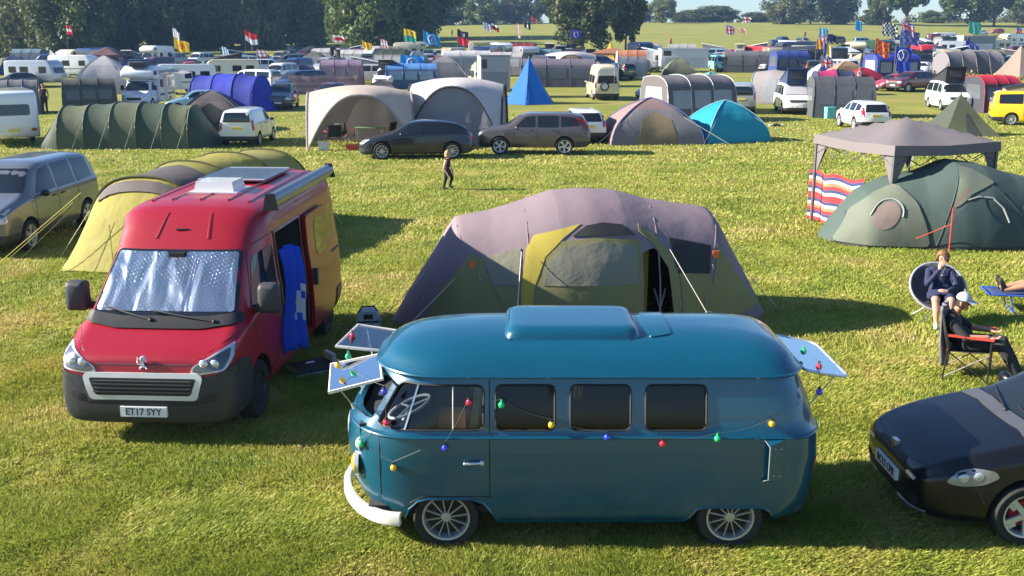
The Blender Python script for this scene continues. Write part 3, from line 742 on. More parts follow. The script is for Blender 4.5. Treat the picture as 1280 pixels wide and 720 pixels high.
    for a in (0, 2.1, 4.2): whm.tube([cc, cc + (e1 * math.cos(a) + e2 * math.sin(a)) * .2], .01, 6)
    whm.tube([cc, cc + V(-.2, 0, -.45)], .02, 8); whm.build('steering_wheel', mat('wheel_ivory', (.75, .72, .63), .3, 0, .5), root)
    m = MB(); m.box(.18, .36, -.66, .66, .90, 1.09); m.build('dashboard', INTER, root)
    for s in (-1, 1):
        m = MB(); m.box(.80, 1.2, s * .42 - .3, s * .42 + .3, .55, .72); m.box(1.12, 1.26, s * .42 - .3, s * .42 + .3, .70, 1.22, ty=.04); m.build('front_seat', mat('seat_tan', (.30, .22, .17), .7), root)
    m = MB(); m.box(1.36, 1.40, -.2, .76, .4, 1.45); m.build('partition', mat('wood_panel', (.10, .06, .035), .5), root)
    m = MB(); m.box(2.7, 3.25, -.74, .74, .4, .78); m.box(3.18, 3.34, -.74, .74, .75, 1.28); m.build('rear_seat', SEATB, root)
    m = MB(); m.box(1.5, 2.55, .42, .76, .4, 1.05); m.build('cupboard', mat('wood_panel', (.10, .06, .035), .5), root)
    m = MB(); m.box(1.55, 1.85, -.7, -.2, .4, .75); m.box(1.5, 1.6, -.7, -.2, .75, 1.35); m.build('single_seat', SEATB, root)
    def curtain(x0, x1, y, z0, z1, mt):
        m = MB(); rows = []
        for k in range(25):
            t = k / 24; rows.append([V(x0 + (x1 - x0) * t, y + .016 * math.sin(k * 1.9), z) for z in (z0, (z0 + z1) / 2, z1)])
        m.grid(rows); o = m.build('curtain', mt, root, 60, False); return o
    for s in (-1, 1):
        m = MB(); rows = []
        for k in range(9):
            t = k / 8; z = 1.11 + .39 * t; w = .055 + .05 * abs(t - .45)
            rows.append([V(1.20 + .05 * t + w * math.cos(a) * .6, s * (.80 - .07 * t) + .03 * math.sin(a) * (1 + .3 * math.sin(5 * a)), z) for a in [2 * math.pi * q / 14 for q in range(14)]])
        m.grid(rows, 0, True); m.build('tied_curtain', CREAM, root)
        curtain(2.06, 2.14, s * .80, 1.11, 1.5, mat('curtain_grey', (.25, .22, .19), .9)); curtain(1.84, 1.90, s * .80, 1.11, 1.5, mat('curtain_dark', (.04, .04, .04), .9))
    m = MB(); m.tube([(2.98, -.62, 1.11), (2.98, -.62, 1.36)], .012, 6); m.box(2.94, 3.02, -.66, -.58, 1.10, 1.14); m.ball((2.97, -.62, 1.38), .03, n=8); m.tube([(2.98, -.62, 1.2), (3.03, -.6, 1.3)], .01, 5); m.build('tap', BLACK, root)
    return root, bvh
bus, bus_bvh = make_bus()
bus.location = (-1.53, 8.97, 0)
# ------------------------------------------------------------------ party lights: one cord of bulbs along the camper
def fairy_lights():
    root = thing('string_lights', 'string of red, blue, green and yellow bulbs hung along the petrol blue camper', 'string lights', (-1.53, 8.97, 0))
    def side(x, z): 
        h = hit(bus_bvh, 'y-', x, z); return V(h.x, h.y - .022, h.z) if h else V(x, -.9, z)
    ch = {'r': (.62, .01, .03), 'b': (.02, .05, .55), 'g': (.02, .5, .16), 'y': (.85, .45, .02)}
    M = {k: mat('bulb_' + k, c, .12, 0, 1, 0, emit=0) for k, c in ch.items()}
    # (point, colour, hangs)
    L = [(V(-.02, .35, 1.60), 'r'), (V(.02, -.18, 1.56), 'g'), (V(-.05, -.34, 1.525), 'y'), (V(.43, -.83, 1.45), 'b'), (V(.44, -.84, 1.17), 'r'), (V(.20, -.74, .93), 'g'), (side(.50, .78), 'y')]
    L2 = [(side(.95, .97), 'b'), (side(1.16, 1.36), 'r'), (side(1.44, 1.34), 'g'), (side(1.87, 1.17), 'y'), (side(2.35, 1.065), 'b'), (side(2.83, 1.01), 'r'), (side(3.30, 1.055), 'g'), (side(3.77, 1.18), 'y'), (V(4.22, -.70, 1.40), 'b'), (V(4.27, -.48, 1.56), 'r'), (V(4.22, -.16, 1.60), 'g')]
    cord = MB()
    def sag(a, b, s):
        return [a.lerp(b, t / 8) + V(0, 0, -s * 4 * (t / 8) * (1 - t / 8)) for t in range(9)]
    top = V(0, 0, .055)
    for A in (L, L2):
        pts = [p + top for p, _ in A]
        for a, b in zip(pts, pts[1:]): cord.tube(sag(a, b, .03), .0022, 4)
    cord.tube(sag(L[-1][0] + top, side(.74, .95), .0), .0035, 4)
    c = cord.build('cord', mat('cord_dark', (.05, .07, .08), .6), root)
    for p, k in L + L2:
        b = MB(); b.ball(p, .030, .030, .032, 12); o = b.build('bulb', M[k], root)
        q = MB(); q.tube([p + V(0, 0, .026), p + V(0, 0, .05)], .011, 8); q.build('bulb_socket', {'g': M['g']}.get(k, BLACK), o)
    return root
fairy_lights()

# ------------------------------------------------------------------ the red high-roof van
REDP = mat('paint_pillar_red', (.30, .005, .014), .36, .05, .28, .05, 1.2)
BOX = [(0, .34, .60, .70, .72, .74, .68), (.05, .27, .85, .98, .89, .88, .78), (.20, .24, 1.0, 1.08, .97, .95, .82), (.48, .24, 1.12, 1.19, .99, .97, .82), (.66, .24, 1.18, 1.28, 1.0, .985, .84), (.98, .24, 1.22, 1.62, 1.01, .99, .82), (1.32, .24, 1.26, 1.96, 1.02, 1.0, .80),
       (1.50, .24, 1.32, 2.12, 1.02, 1.0, .81), (1.72, .24, 1.38, 2.30, 1.02, 1.0, .84), (1.92, .24, 1.40, 2.39, 1.02, 1.0, .91), (2.3, .24, 1.40, 2.43, 1.02, 1.0, .93), (4.9, .24, 1.40, 2.45, 1.02, 1.0, .93), (5.25, .26, 1.38, 2.42, 1.01, .99, .87), (5.38, .30, 1.36, 2.34, .99, .97, .86), (5.41, .36, 1.3, 2.2, .95, .93, .83)]
FOIL = None
def foil_mat():
    m, nt, p = _new('silver_foil'); p.inputs['Metallic'].default_value = 1; p.inputs['Roughness'].default_value = .24; p.inputs['Base Color'].default_value = (.46, .54, .62, 1)
    tc = nt.nodes.new('ShaderNodeTexCoord'); 
    n = nt.nodes.new('ShaderNodeTexNoise'); n.inputs['Scale'].default_value = 2.0; n.inputs['Detail'].default_value = 1.5; n.inputs['Distortion'].default_value = .5
    mp = nt.nodes.new('ShaderNodeMapping'); mp.inputs['Scale'].default_value = (1, 2.2, .6)
    nt.links.new(tc.outputs['Object'], mp.inputs[0]); nt.links.new(mp.outputs[0], n.inputs['Vector'])
    br = nt.nodes.new('ShaderNodeTexBrick'); br.inputs['Scale'].default_value = 11; br.inputs['Mortar Size'].default_value = .05; br.inputs['Mortar Smooth'].default_value = 1; br.inputs['Brick Width'].default_value = .75
    m2 = nt.nodes.new('ShaderNodeMapping'); m2.inputs['Rotation'].default_value = (0, R(90), R(0))
    vr = nt.nodes.new('ShaderNodeMapping'); vr.inputs['Rotation'].default_value = (0, 0, R(38))
    nt.links.new(tc.outputs['Object'], m2.inputs[0]); nt.links.new(m2.outputs[0], vr.inputs[0]); nt.links.new(vr.outputs[0], br.inputs['Vector'])
    b1 = nt.nodes.new('ShaderNodeBump'); b1.inputs['Strength'].default_value = .9; b1.inputs['Distance'].default_value = .075; nt.links.new(n.outputs['Fac'], b1.inputs['Height'])
    b2 = nt.nodes.new('ShaderNodeBump'); b2.inputs['Strength'].default_value = .9; b2.inputs['Distance'].default_value = .016; b2.invert = True
    nt.links.new(br.outputs['Fac'], b2.inputs['Height']); nt.links.new(b1.outputs['Normal'], b2.inputs['Normal']); nt.links.new(b2.outputs['Normal'], p.inputs['Normal'])
    return m
def make_boxer():
    root = thing('camper_van', 'red high roof van with silver windscreen cover and open sliding door', 'camper van')
    mb = loft(BOX, 5); bvh = bvh_of(mb)
    body = mb.build('body', [REDP, WELL, INTER], root, 45)
    spec = dict(wx=[.95, 4.4], r=.35, ty=.95)
    hole = MB(); hole.prism(rect(2.02, 3.20, .46, 2.02, .1), 'y', -1.4, .72)
    cabh = MB(); cabh.box(1.75, 2.03, -.8, .72, .6, 2.0)
    boolean(body, [(arches(spec), WELL), (hole, INTER)], 45)
    # cabin furniture seen through the door
    w = mat('van_cupboard', (.09, .085, .08), .5)
    m = MB(); m.box(2.12, 2.7, .1, .70, .47, 1.30); m.box(2.10, 2.72, .08, .71, 1.30, 1.34); m.build('kitchen_unit', w, root, 0)
    m = MB(); m.box(2.75, 3.18, -.55, .70, .47, .95); m.build('bench_seat', mat('bench_cloth', (.06, .065, .08), .9), root, 0)
    m = MB(); m.box(2.12, 3.18, .45, .71, 1.58, 1.98); m.build('overhead_locker', w, root, 0)
    m = MB(); m.box(2.03, 2.06, -.95, -.35, .47, 1.25); m.build('seat_back', mat('bench_cloth', (.06, .065, .08), .9), root, 0)
    m = MB(); m.box(2.2, 3.1, -.95, -.8, .465, .50); m.build('door_step', mat('step_grey', (.3, .3, .3), .5), root, 0)
    m = MB(); m.tube([(2.3, .2, 1.34), (2.3, .2, 1.5), (2.4, .1, 1.56)], .015, 6); m.ball((2.52, .3, 1.4), .07, n=10); m.build('tap', ALU, root)
    # front
    g = panel(bvh, rpoly([(-.86, 1.265), (-.5, 1.235), (.5, 1.235), (.86, 1.265), (.755, 1.955), (-.755, 1.955)], .07), 'x-', .006, .03, .1).build('windscreen', GLASSD, root)
    f = panel(bvh, rpoly([(-.81, 1.345), (.81, 1.345), (.72, 1.93), (.12, 1.93), (.10, 1.87), (-.10, 1.87), (-.12, 1.93), (-.72, 1.93)], .04), 'x-', .014, .01, .06).build('windscreen_cover', foil_mat(), root, 60)
    m = MB(); m.box(.0, .06, -.09, .09, 0, .07, M=Matrix.Translation(hit(bvh, 'x-', 0, 1.88) + V(-.02, 0, -.02))); m.build('mirror_mount', BLACK, g)
    m = panel(bvh, rpoly([(-.93, 1.245), (-.5, 1.20), (.5, 1.20), (.93, 1.245), (.88, 1.34), (.5, 1.30), (-.5, 1.30), (-.88, 1.34)], .03), 'x-', .018, .03, .08); m.build('cowl', BLACK, root)
    m = MB()
    for a, b in (((-.62, 1.27), (.1, 1.36)), ((.12, 1.28), (.70, 1.40))):
        A, B = hit(bvh, 'x-', *a), hit(bvh, 'x-', *b); A.x -= .05; B.x -= .045; m.tube([A, A.lerp(B, .5) + V(-.015, 0, .0), B], .011, 6); m.ball(A, .028, n=8)
    m.build('wiper', BLACK, root)
    bm_ = mat('bumper_grey', (.030, .031, .034), .48, 0, 0, .2, 12, .15, 160)
    region(mb, [((0, 0, .80), (-.0, 0, 1)), ((.62, 0, 0), (1, 0, 0))], .022, bm_, 'front_bumper', root, 50)
    for s in (-1, 1):   # upward wings of the bumper beside the lamps
        p = [(s * .60, .78), (s * .99, .78), (s * .97, .93), (s * .86, .84)]; panel(bvh, rpoly(p if s > 0 else p[::-1], .03), 'x-', .02, .03, .08).build('bumper_wing', bm_, root)
        p = [(.25, .76), (.62, .76), (.56, .88), (.30, .93)]; panel(bvh, rpoly(p, .03), 'y-' if s < 0 else 'y+', .02, .03, .08).build('bumper_wing', bm_, root)
        p = [(s * .52, .845), (s * .60, .825), (s * .90, .87), (s * .955, .99), (s * .93, 1.11), (s * .80, 1.05), (s * .56, .92)]
        p = p if s > 0 else p[::-1]
        hl = panel(bvh, rpoly(p, .03), 'x-', .012, .04, .05).build('headlight', LAMP, root)
        q = [(p_[0] * .88 + s * .09, p_[1] * .78 + .205) for p_ in p]; panel(bvh, rpoly(q, .03), 'x-', .018, .02, .05).build('lamp_reflector', mat('lamp_dark', (.10, .105, .11), .2, .3, 1, .4, 40), hl)
        for k in (.68, .80):
            h = hit(bvh, 'x-', s * k, .95); l = MB(); l.ball((h.x - .015, h.y, h.z), .02, .05, .05, 12); l.build('lamp_bulb', CHROME, hl)
        p = [(s * .62, .50), (s * .80, .54), (s * .82, .64), (s * .66, .60)]; panel(bvh, rpoly(p if s > 0 else p[::-1], .03), 'x-', .026, .02, .06).build('fog_recess', BLACK, root)
        p = [(.45, .02 + .3), (1.0, .3)]
    og = [(-.60, .545), (.60, .545), (.67, .80), (.63, .845), (-.63, .845), (-.67, .80)]
    gr = panel(bvh, rpoly(og, .05), 'x-', .034, .05, .07).build('grille_surround', mat('satin_silver', (.70, .70, .72), .35, .35, .3), root)
    ig = [(-.53, .60), (.53, .60), (.60, .79), (-.60, .79)]
    panel(bvh, rpoly(ig, .03), 'x-', .040, .03, .07).build('grille', BLACK, gr)
    m = MB()
    for z in (.64, .68, .72, .755): seam(bvh, [(-.55, z), (.55, z)], 'x-', .010, m, .1, 5, .045)
    m.build('grille_bars', DARKPL, gr)
    panel(bvh, rect(-.62, .62, .485, .53, .02), 'x-', .027, .02, .08).build('lower_grille', BLACK, root)
    h = hit(bvh, 'x-', 0, .42)
    plate(bvh, root, 'x-', 0, .415, .52, .115, 'ET17 SYY')
    for o in root.children:
        if o.name.startswith('number_plate'): o.location.x -= .03
    # rampant lion shaped chrome badge
    h = hit(bvh, 'x-', 0, .965); bd = MB(); X = h.x - .022
    for pts, r in (([(-.01, -.06), (.0, -.02), (.015, .02), (.005, .05)], .018), ([(.005, .05), (-.02, .065), (-.035, .055)], .017), ([(.01, .03), (-.03, .035), (-.055, .045)], .009), ([(.01, .015), (-.035, .01), (-.06, .02)], .009),
                   ([(-.005, -.045), (-.03, -.05), (-.05, -.075)], .010), ([(-.0, -.05), (.03, -.065), (.025, -.085)], .011), ([(.015, -.03), (.05, -.02), (.055, .015), (.04, .04), (.055, .06)], .007)):
        bd.tube([(X, y, .965 + z) for y, z in pts], r, 6)
    bd.build('front_badge', CHROME, root)
    # doors, mirrors
    for ax in ('y-', 'y+'): 
        panel(bvh, rpoly([(1.02, 1.33), (1.42, 1.86), (1.90, 1.92), (1.90, 1.31)], .06), ax, .006, .03, .12).build('window', GLASSD, root)
    sm = MB()
    for ax in ('y-', 'y+'):
        seam(bvh, [(.92, 1.28), (.92, .95)], ax, .006, sm); seam(bvh, [(1.98, 2.06), (1.98, .42), (1.45, .42)], ax, .006, sm); seam(bvh, [(.98, 1.30), (1.42, 1.97), (1.98, 2.06)], ax, .006, sm)
    seam(bvh, [(-.93, 1.18), (-.52, .93), (.52, .93), (.93, 1.18)], 'x-', .005, sm)
    sm.build('door_seams', INK, root)
    for s in (-1, 1):
        m = MB(); M = Matrix.Translation(V(1.02, s * 1.15, 1.27)); 
        rr = rpoly([(-.13, 0), (.13, 0), (.12, .36), (-.12, .36)], .06, 4); g2 = [(-.10, .72), (-.075, .93), (-.02, 1.0), (.06, .98), (.065, .9)]; q = [[M @ V(x, a * k, .18 + (b_ - .18) * k) for a, b_ in rr] for x, k in g2]; m.grid(q, 0, True); nn_ = len(rr); m.f += [tuple(range(nn_)), tuple(4 * nn_ + i for i in range(nn_))[::-1]]; m.m += [0, 0]; m.tube([(1.1, s * .96, 1.30), (1.05, s * 1.1, 1.34)], .05, 8); mm = m.build('wing_mirror', DARKPL, root, 50)
        m = MB(); m.box(.055, .07, -.11, .11, .14, .34, 0, M); m.box(.055, .07, -.11, .11, .03, .11, 0, M); m.build('mirror_glass', CHROME, mm, 0)
    for ax, s in (('y-', -1), ('y+', 1)):
        h = hit(bvh, ax, 1.8, 1.12); m = MB(); m.box(1.68, 1.9, h.y - .03, h.y + .03, 1.09, 1.14); m.build('door_handle', BLACK, root)
    region(mb, [((0, 0, .50), (0, 0, 1)), ((1.35, 0, 0), (-1, 0, 0)), ((4.0, 0, 0), (1, 0, 0))], .012, REDP, 'sill', root, 50)
    # the opened sliding door hangs outside the rear flank
    dp = panel(bvh, rect(3.22, 4.42, .42, 2.02, .10), 'y-', .085, .05, .12).build('sliding_door', REDP, root, 45)
    panel(bvh, rpoly([(3.62, 1.40), (4.22, 1.40), (4.19, 1.92), (3.62, 1.92)], .08), 'y-', .090, .02, .12).build('door_window', GLASSD, dp)
    h = hit(bvh, 'y-', 3.32, 1.15); m = MB(); m.box(3.28, 3.36, h.y - .14, h.y - .07, 1.05, 1.28); m.build('door_handle', DARKPL, dp)
    m = MB(); seam(bvh, [(3.3, 1.22), (5.2, 1.22)], 'y-', .02, m, .15, 5); m.build('door_rail', DARKPL, root)
    m = MB(); seam(bvh, [(2.02, 2.04), (3.20, 2.04), (3.20, .46), (2.02, .46), (2.02, 2.04)], 'y-', .018, m, .1, 6); m.build('door_frame', mat('frame_dark_red', (.16, .01, .012), .4, 0, .6), root)
    panel(bvh, rect(4.60, 4.98, 1.45, 1.95, .06), 'y-', .008, .02, .12).build('window', GLASSD, root)
    # roof
    ribs = MB()
    for y in (-.62, -.36, .0, .36, .62): 
        P = [hit(bvh, 'z', x, y) for x in (2.15, 2.6, 3.2, 4.0, 4.8, 5.2)]; ribs.tube(P, .022, 6)
    ribs.build('roof_ribs', REDP, root)
    m = MB(); m.box(2.62, 3.12, -.27, .27, 2.43, 2.58, 0, None, .03, .03); rv = m.build('roof_vent', WHITEP, root, 30)
    m = MB(); m.box(2.56, 3.18, -.33, .33, 2.42, 2.455); m.build('vent_frame', WHITEP, rv, 30)
    m = MB(); m.box(3.45, 4.75, -.42, .50, 2.475, 2.505); sp = m.build('solar_panel', mat('solar', (.06, .075, .10), .25, 0, .5), root, 0)
    m = MB(); m.tube([(3.45, -.42, 2.50), (4.75, -.42, 2.50), (4.75, .5, 2.50), (3.45, .5, 2.50)], .014, 4, closed=True); m.build('panel_frame', ALU, sp)
    m = MB(); rows = []
    for x in (2.0, 2.02, 5.1, 5.12):
        rows.append([V(x, -.93 + .085 * math.cos(a), 2.42 + .10 * math.sin(a)) for a in [2 * math.pi * k / 12 for k in range(12)]])
    m.grid(rows, 0, True); m.f += [tuple(range(12)), tuple(36 + k for k in range(12))[::-1]]; m.m += [0, 0]
    aw = m.build('rolled_awning', mat('awning_case', (.10, .105, .12), .35, .3, .4), root, 45)
    m = MB(); 
    for x in (1.98, 5.1): m.box(x, x + .04, -1.03, -.84, 2.32, 2.53, tx=0, ty=.04)
    m.build('end_cap', BLACK, aw)
    h = hit(bvh, 'x-', 0.05, 2.16); m = MB(); m.tube([(h.x - .01, -.04, h.z), (h.x - .02, .10, h.z)], .012, 6); m.build('high_brake_lamp', BLACK, root)
    m = MB()
    for s in (-1, 1): seam(bvh, [(s * .32, 2.06), (s * .27, 2.32)], 'x-', .025, m, .06, 6, -.012)
    m.build('roof_crease', REDP, root)
    for x in (.95, 4.4):
        for s in (-1, 1): add_wheel(root, x, s * .90, .35, .22, 'steel', rimmat=mat('rim_dark', (.06, .06, .065), .4, .6))
    # rear
    for s in (-1, 1): panel(bvh, rect(s * .86 - .06, s * .86 + .06, .85, 1.45, .04), 'x+', .012, .03, .08).build('tail_light', REDL, root)
    plate(bvh, root, 'x+', 0, .75)
    region(mb, [((0, 0, .60), (0, 0, 1)), ((4.95, 0, 0), (-1, 0, 0))], .015, bm_, 'rear_bumper', root, 50)
    return root, bvh
boxer, boxer_bvh = make_boxer()
boxer.location = (-4.05, 10.4, 0); boxer.rotation_euler = (0, 0, R(90 - 3.1))
# towel hung on the door frame
def hung_flag():
    m = MB(); rows = []
    for i in range(15):
        t = i / 14; row = []
        for j in range(13):
            s = j / 12; x = 1.80 + (.16 + .10 * t) * s + .03 * math.sin(t * 4 + s * 3)
            y = -1.06 - (.20 + .07 * t) * s - .05 * math.sin(s * 14 + t * 2.5) * (.5 + .6 * t) - .03 * math.sin(t * 6)
            row.append(V(x, y, 1.86 - 1.36 * t + .05 * math.sin(s * 3)))
        rows.append(row)
    m.grid(rows)
    for k in range(len(m.f)):
        i, j = divmod(k, 12)
        m.m[k] = 1 if (5 <= i <= 9 and 6 <= j <= 11 and (i * 7 + j * 5) % 4) else 0
    o = m.build('hanging_flag', [fabric('royal_blue', (.01, .07, .62)), fabric('flag_pale', (.5, .55, .65))], None, 60)
    sd = o.modifiers.new('s', 'SOLIDIFY'); sd.thickness = .006; evalmesh(o)
    o.location = boxer.location; o.rotation_euler = boxer.rotation_euler
    tag(o, 'bright blue flag with pale emblem hanging beside the open side door of the red van', 'flag')
hung_flag()

# ------------------------------------------------------------------ the black hatchback, front corner in view
BLKP = mat('paint_piano_black', (.005, .0055, .007), .3, 0, .35, .05, 1.2, spec=.3)
def make_black_car():
    sp = dict(HATCH)
    sp['st'] = [(0, .30, .50, .56, .40, .44, .36), (.03, .24, .56, .63, .58, .60, .50), (.10, .19, .61, .70, .68, .69, .60), (.28, .165, .68, .79, .775, .765, .66), (.60, .165, .78, .885, .83, .81, .70), (.95, .17, .86, .965, .84, .825, .70),
                (1.15, .17, .89, 1.0, .845, .83, .68)] + HATCH['st'][6:]
    sp['wx'] = [.93, 3.40]
    root = thing('parked_car', 'black hatchback with red hubbed alloy wheels at the right foreground', 'car', group=GROUPS['hatch'])
    mb = loft(sp['st'], 6); bvh = bvh_of(mb); body = mb.build('body', [BLKP, WELL], root, 45)
    sp['r'] = .30; boolean(body, [(arches(sp), WELL)], 45)
    for p in sp['side']:
        for ax in ('y-', 'y+'): panel(bvh, rpoly(p, .05), ax, .006, .03, .12).build('window', GLASSD, root)
    panel(bvh, rpoly([(-.70, .98), (-.4, .997), (.4, .997), (.70, .98), (.52, 1.40), (-.52, 1.40)], .05), 'x-', .008, .03, .08).build('windscreen', mat('screen_tint', (.012, .016, .02), .05, 0, 0, 0), root)
    panel(bvh, rpoly([(-.74, .945), (-.4, .968), (.4, .968), (.74, .945), (.72, .975), (.4, .993), (-.4, .993), (-.72, .975)], .01), 'x-', .014, .03, .06).build('cowl', mat('cowl_grey', (.07, .075, .085), .5), root)
    m = MB()
    for a, b in (((-.60, .985), (.02, 1.04)), ((.02, .99), (.60, 1.05))):
        A, B = hit(bvh, 'x-', *a), hit(bvh, 'x-', *b); A.x -= .03; B.x -= .03; A.z += .02; m.tube([A, A.lerp(B, .5) + V(-.01, 0, .01), B], .010, 6); m.ball(A, .022, n=8)
    m.build('wiper', BLACK, root)
    panel(bvh, rpoly(sp['rear'], .06), 'x+', .008, .03, .16).build('rear_window', GLASSD, root)
    for s in (-1, 1):
        P = [(.20, .60), (.34, .575), (.52, .60), (.66, .675), (.62, .735), (.48, .755), (.32, .715)]
        hl = panel(bvh, rpoly(P, .06), 'y-' if s < 0 else 'y+', .006, .02, .05).build('headlight', mat('headlamp_smoke', (.22, .23, .24), .08, .3, 1, .4, 18), root)
        for x, z in ((.36, .655), (.48, .675)):
            h = hit(bvh, 'y-' if s < 0 else 'y+', x, z); l = MB(); l.ball((h.x, h.y + s * .004, h.z), .055, .012, .045, 12); l.build('lamp_bulb', LAMP, hl)
        P = [(s * .40, .545), (s * .56, .53), (s * .57, .565), (s * .42, .58)]
        panel(bvh, rpoly(P if s > 0 else P[::-1], .015), 'x-', .008, .02, .05).build('side_lamp', LAMP, root)
        m = MB(); seam(bvh, [(s * .26, .255), (s * .5, .25), (s * .66, .265)], 'x-', .012, m, .06, 6, .01); m.build('chin_trim', mat('trim_grey', (.30, .31, .33), .3, .7), root)
        P = [(s * .44, .30), (s * .62, .31), (s * .60, .39), (s * .46, .37)]; panel(bvh, rpoly(P if s > 0 else P[::-1], .03), 'x-', .008, .02, .05).build('fog_recess', BLACK, root)
        m = MB(); m.ball((1.52, s * .93, 1.0), .06, .11, .08, 10); m.tube([(1.52, s * .76, .95), (1.52, s * .88, .98)], .025, 6); m.build('wing_mirror', BLKP, root)
        P = sp['tail'] if s < 0 else mirrorpts(sp['tail']); panel(bvh, rpoly(P, .03), 'x+', .01, .04, .08).build('tail_light', REDL, root)
    panel(bvh, rpoly([(-.33, .60), (.33, .60), (.30, .655), (-.30, .655)], .02), 'x-', .008, .02, .05).build('upper_grille', BLACK, root)
    panel(bvh, rpoly([(-.50, .27), (.50, .27), (.46, .36), (-.46, .36)], .03), 'x-', .010, .02, .05).build('lower_grille', BLACK, root)
    plate(bvh, root, 'x-', 0, .44, .52, .112, 'BC12 CPR')
    # shield badge
    h = hit(bvh, 'x-', 0, .66); X = h.x - .02; b = MB()
    b.prism([(-.05, .65 + .06), (.05, .65 + .06), (.045, .65), (0, .65 - .06), (-.045, .65)], 'x', X, X + .04); bo = b.build('shield_badge', CHROME, root)
    b = MB(); b.prism([(-.036, .65 + .046), (.036, .65 + .046), (.034, .655), (0, .65 - .044), (-.034, .655)], 'x', X - .003, X + .01); b.build('badge_centre', mat('badge_red', (.30, .05, .05), .3), bo)
    sm = MB()
    for ax in ('y-', 'y+'):
        for p in sp['seams']: seam(bvh, p, ax, .005, sm)
        seam(bvh, [(.42, .585), (.50, .53), (.54, .42)], ax, .005, sm)
    seam(bvh, [(-.66, .70), (-.34, .665), (.34, .665), (.66, .70)], 'x-', .005, sm)
    sm.build('panel_seams', INK, root)
    for x in sp['wx']:
        for s in (-1, 1):
            w = add_wheel(root, x, s * .76, .30, .2, 'five'); q = MB(); q.lathe([(.001, -.02), (.12, -.02), (.14, .02)], axis='y', n=20); q.build('brake_drum', mat('brake_red', (.35, .02, .03), .4), w)
            q.v and None
    for ch in root.children: ch.location.x -= sp['st'][-1][0] / 2
    return root
blk = make_black_car()
_d = Vector((math.cos(R(0.5)), math.sin(R(.5)), 0)); blk.location = Vector((3.63, 8.95, 0)) + _d * 2.035; blk.rotation_euler = (0, 0, R(.5)); blk.scale = (1, 1, .96)
LAST = [None]
# ------------------------------------------------------------------ tents: front faces local -y
def guy(mb, a, b): mb.tube([a, b], .006, 4)
QX = [-3.05, -2.8, -2.4, -2.02, -1.5, -.98, -.5, 0, .5, .98, 1.5, 2.02, 2.4, 2.8, 3.05]
QZ = [.03, .44, 1.06, 1.66, 1.75, 1.90, 2.05, 2.09, 2.05, 1.92, 1.83, 1.75, 1.12, .46, .03]
QD = [.12, .50, .95, 1.18, 1.26, 1.38, 1.45, 1.48, 1.45, 1.38, 1.28, 1.2, .97, .52, .12]
def q_shell(k=1., dz=0., wr=.018, seed=1):
    xs = sorted(set([round(QX[0] + (QX[-1] - QX[0]) * i / 60, 4) for i in range(61)] + QX)); rows = []
    for x in xs:
        z0 = .65 * float(np.interp(x, QX, QZ)) + .35 * ipol(QX, QZ, x); d = .7 * float(np.interp(x, QX, QD)) + .3 * ipol(QX, QD, x); row = []
        for j in range(29):
            a = math.pi * j / 28; c, s = math.cos(a), math.sin(a)
            y = -d * math.copysign(abs(c) ** .82, c); z = z0 * abs(s) ** .80
            w = wr * (noise.noise(V(x * 1.3 + seed, y * 1.6, z * 1.3)) + .5 * noise.noise(V(x * 3.1, y * 3 + seed, z * 3.4))) if 0 < j < 28 else 0
            row.append(V(x * k, (y + (w if s < .8 else 0)) * k, max(0, z * k + w * .6 - (1 - k) * .0) + dz))
        rows.append(row)
    mb = MB(); mb.grid(rows); n = 29
    mb.f.append(tuple(range(n))[::-1]); mb.f.append(tuple((len(rows) - 1) * n + i for i in range(n))); m_ = len(rows)
    for i in range(m_ - 1): mb.f.append((i * n, (i + 1) * n, (i + 1) * n + n - 1, i * n + n - 1))
    mb.m = [0] * len(mb.f); return mb
def qz(py):      # height on the tent front of a measured point
    t = math.tan(R(14) + math.atan((py - 360) / 1250))
    y = 14.75 + max(0, (412 - py)) / 412 * 2.0
    return max(0, 4.4 - y * t)
def qp(*pts): return [((px - 727) / 79.5, qz(py)) for px, py in pts]
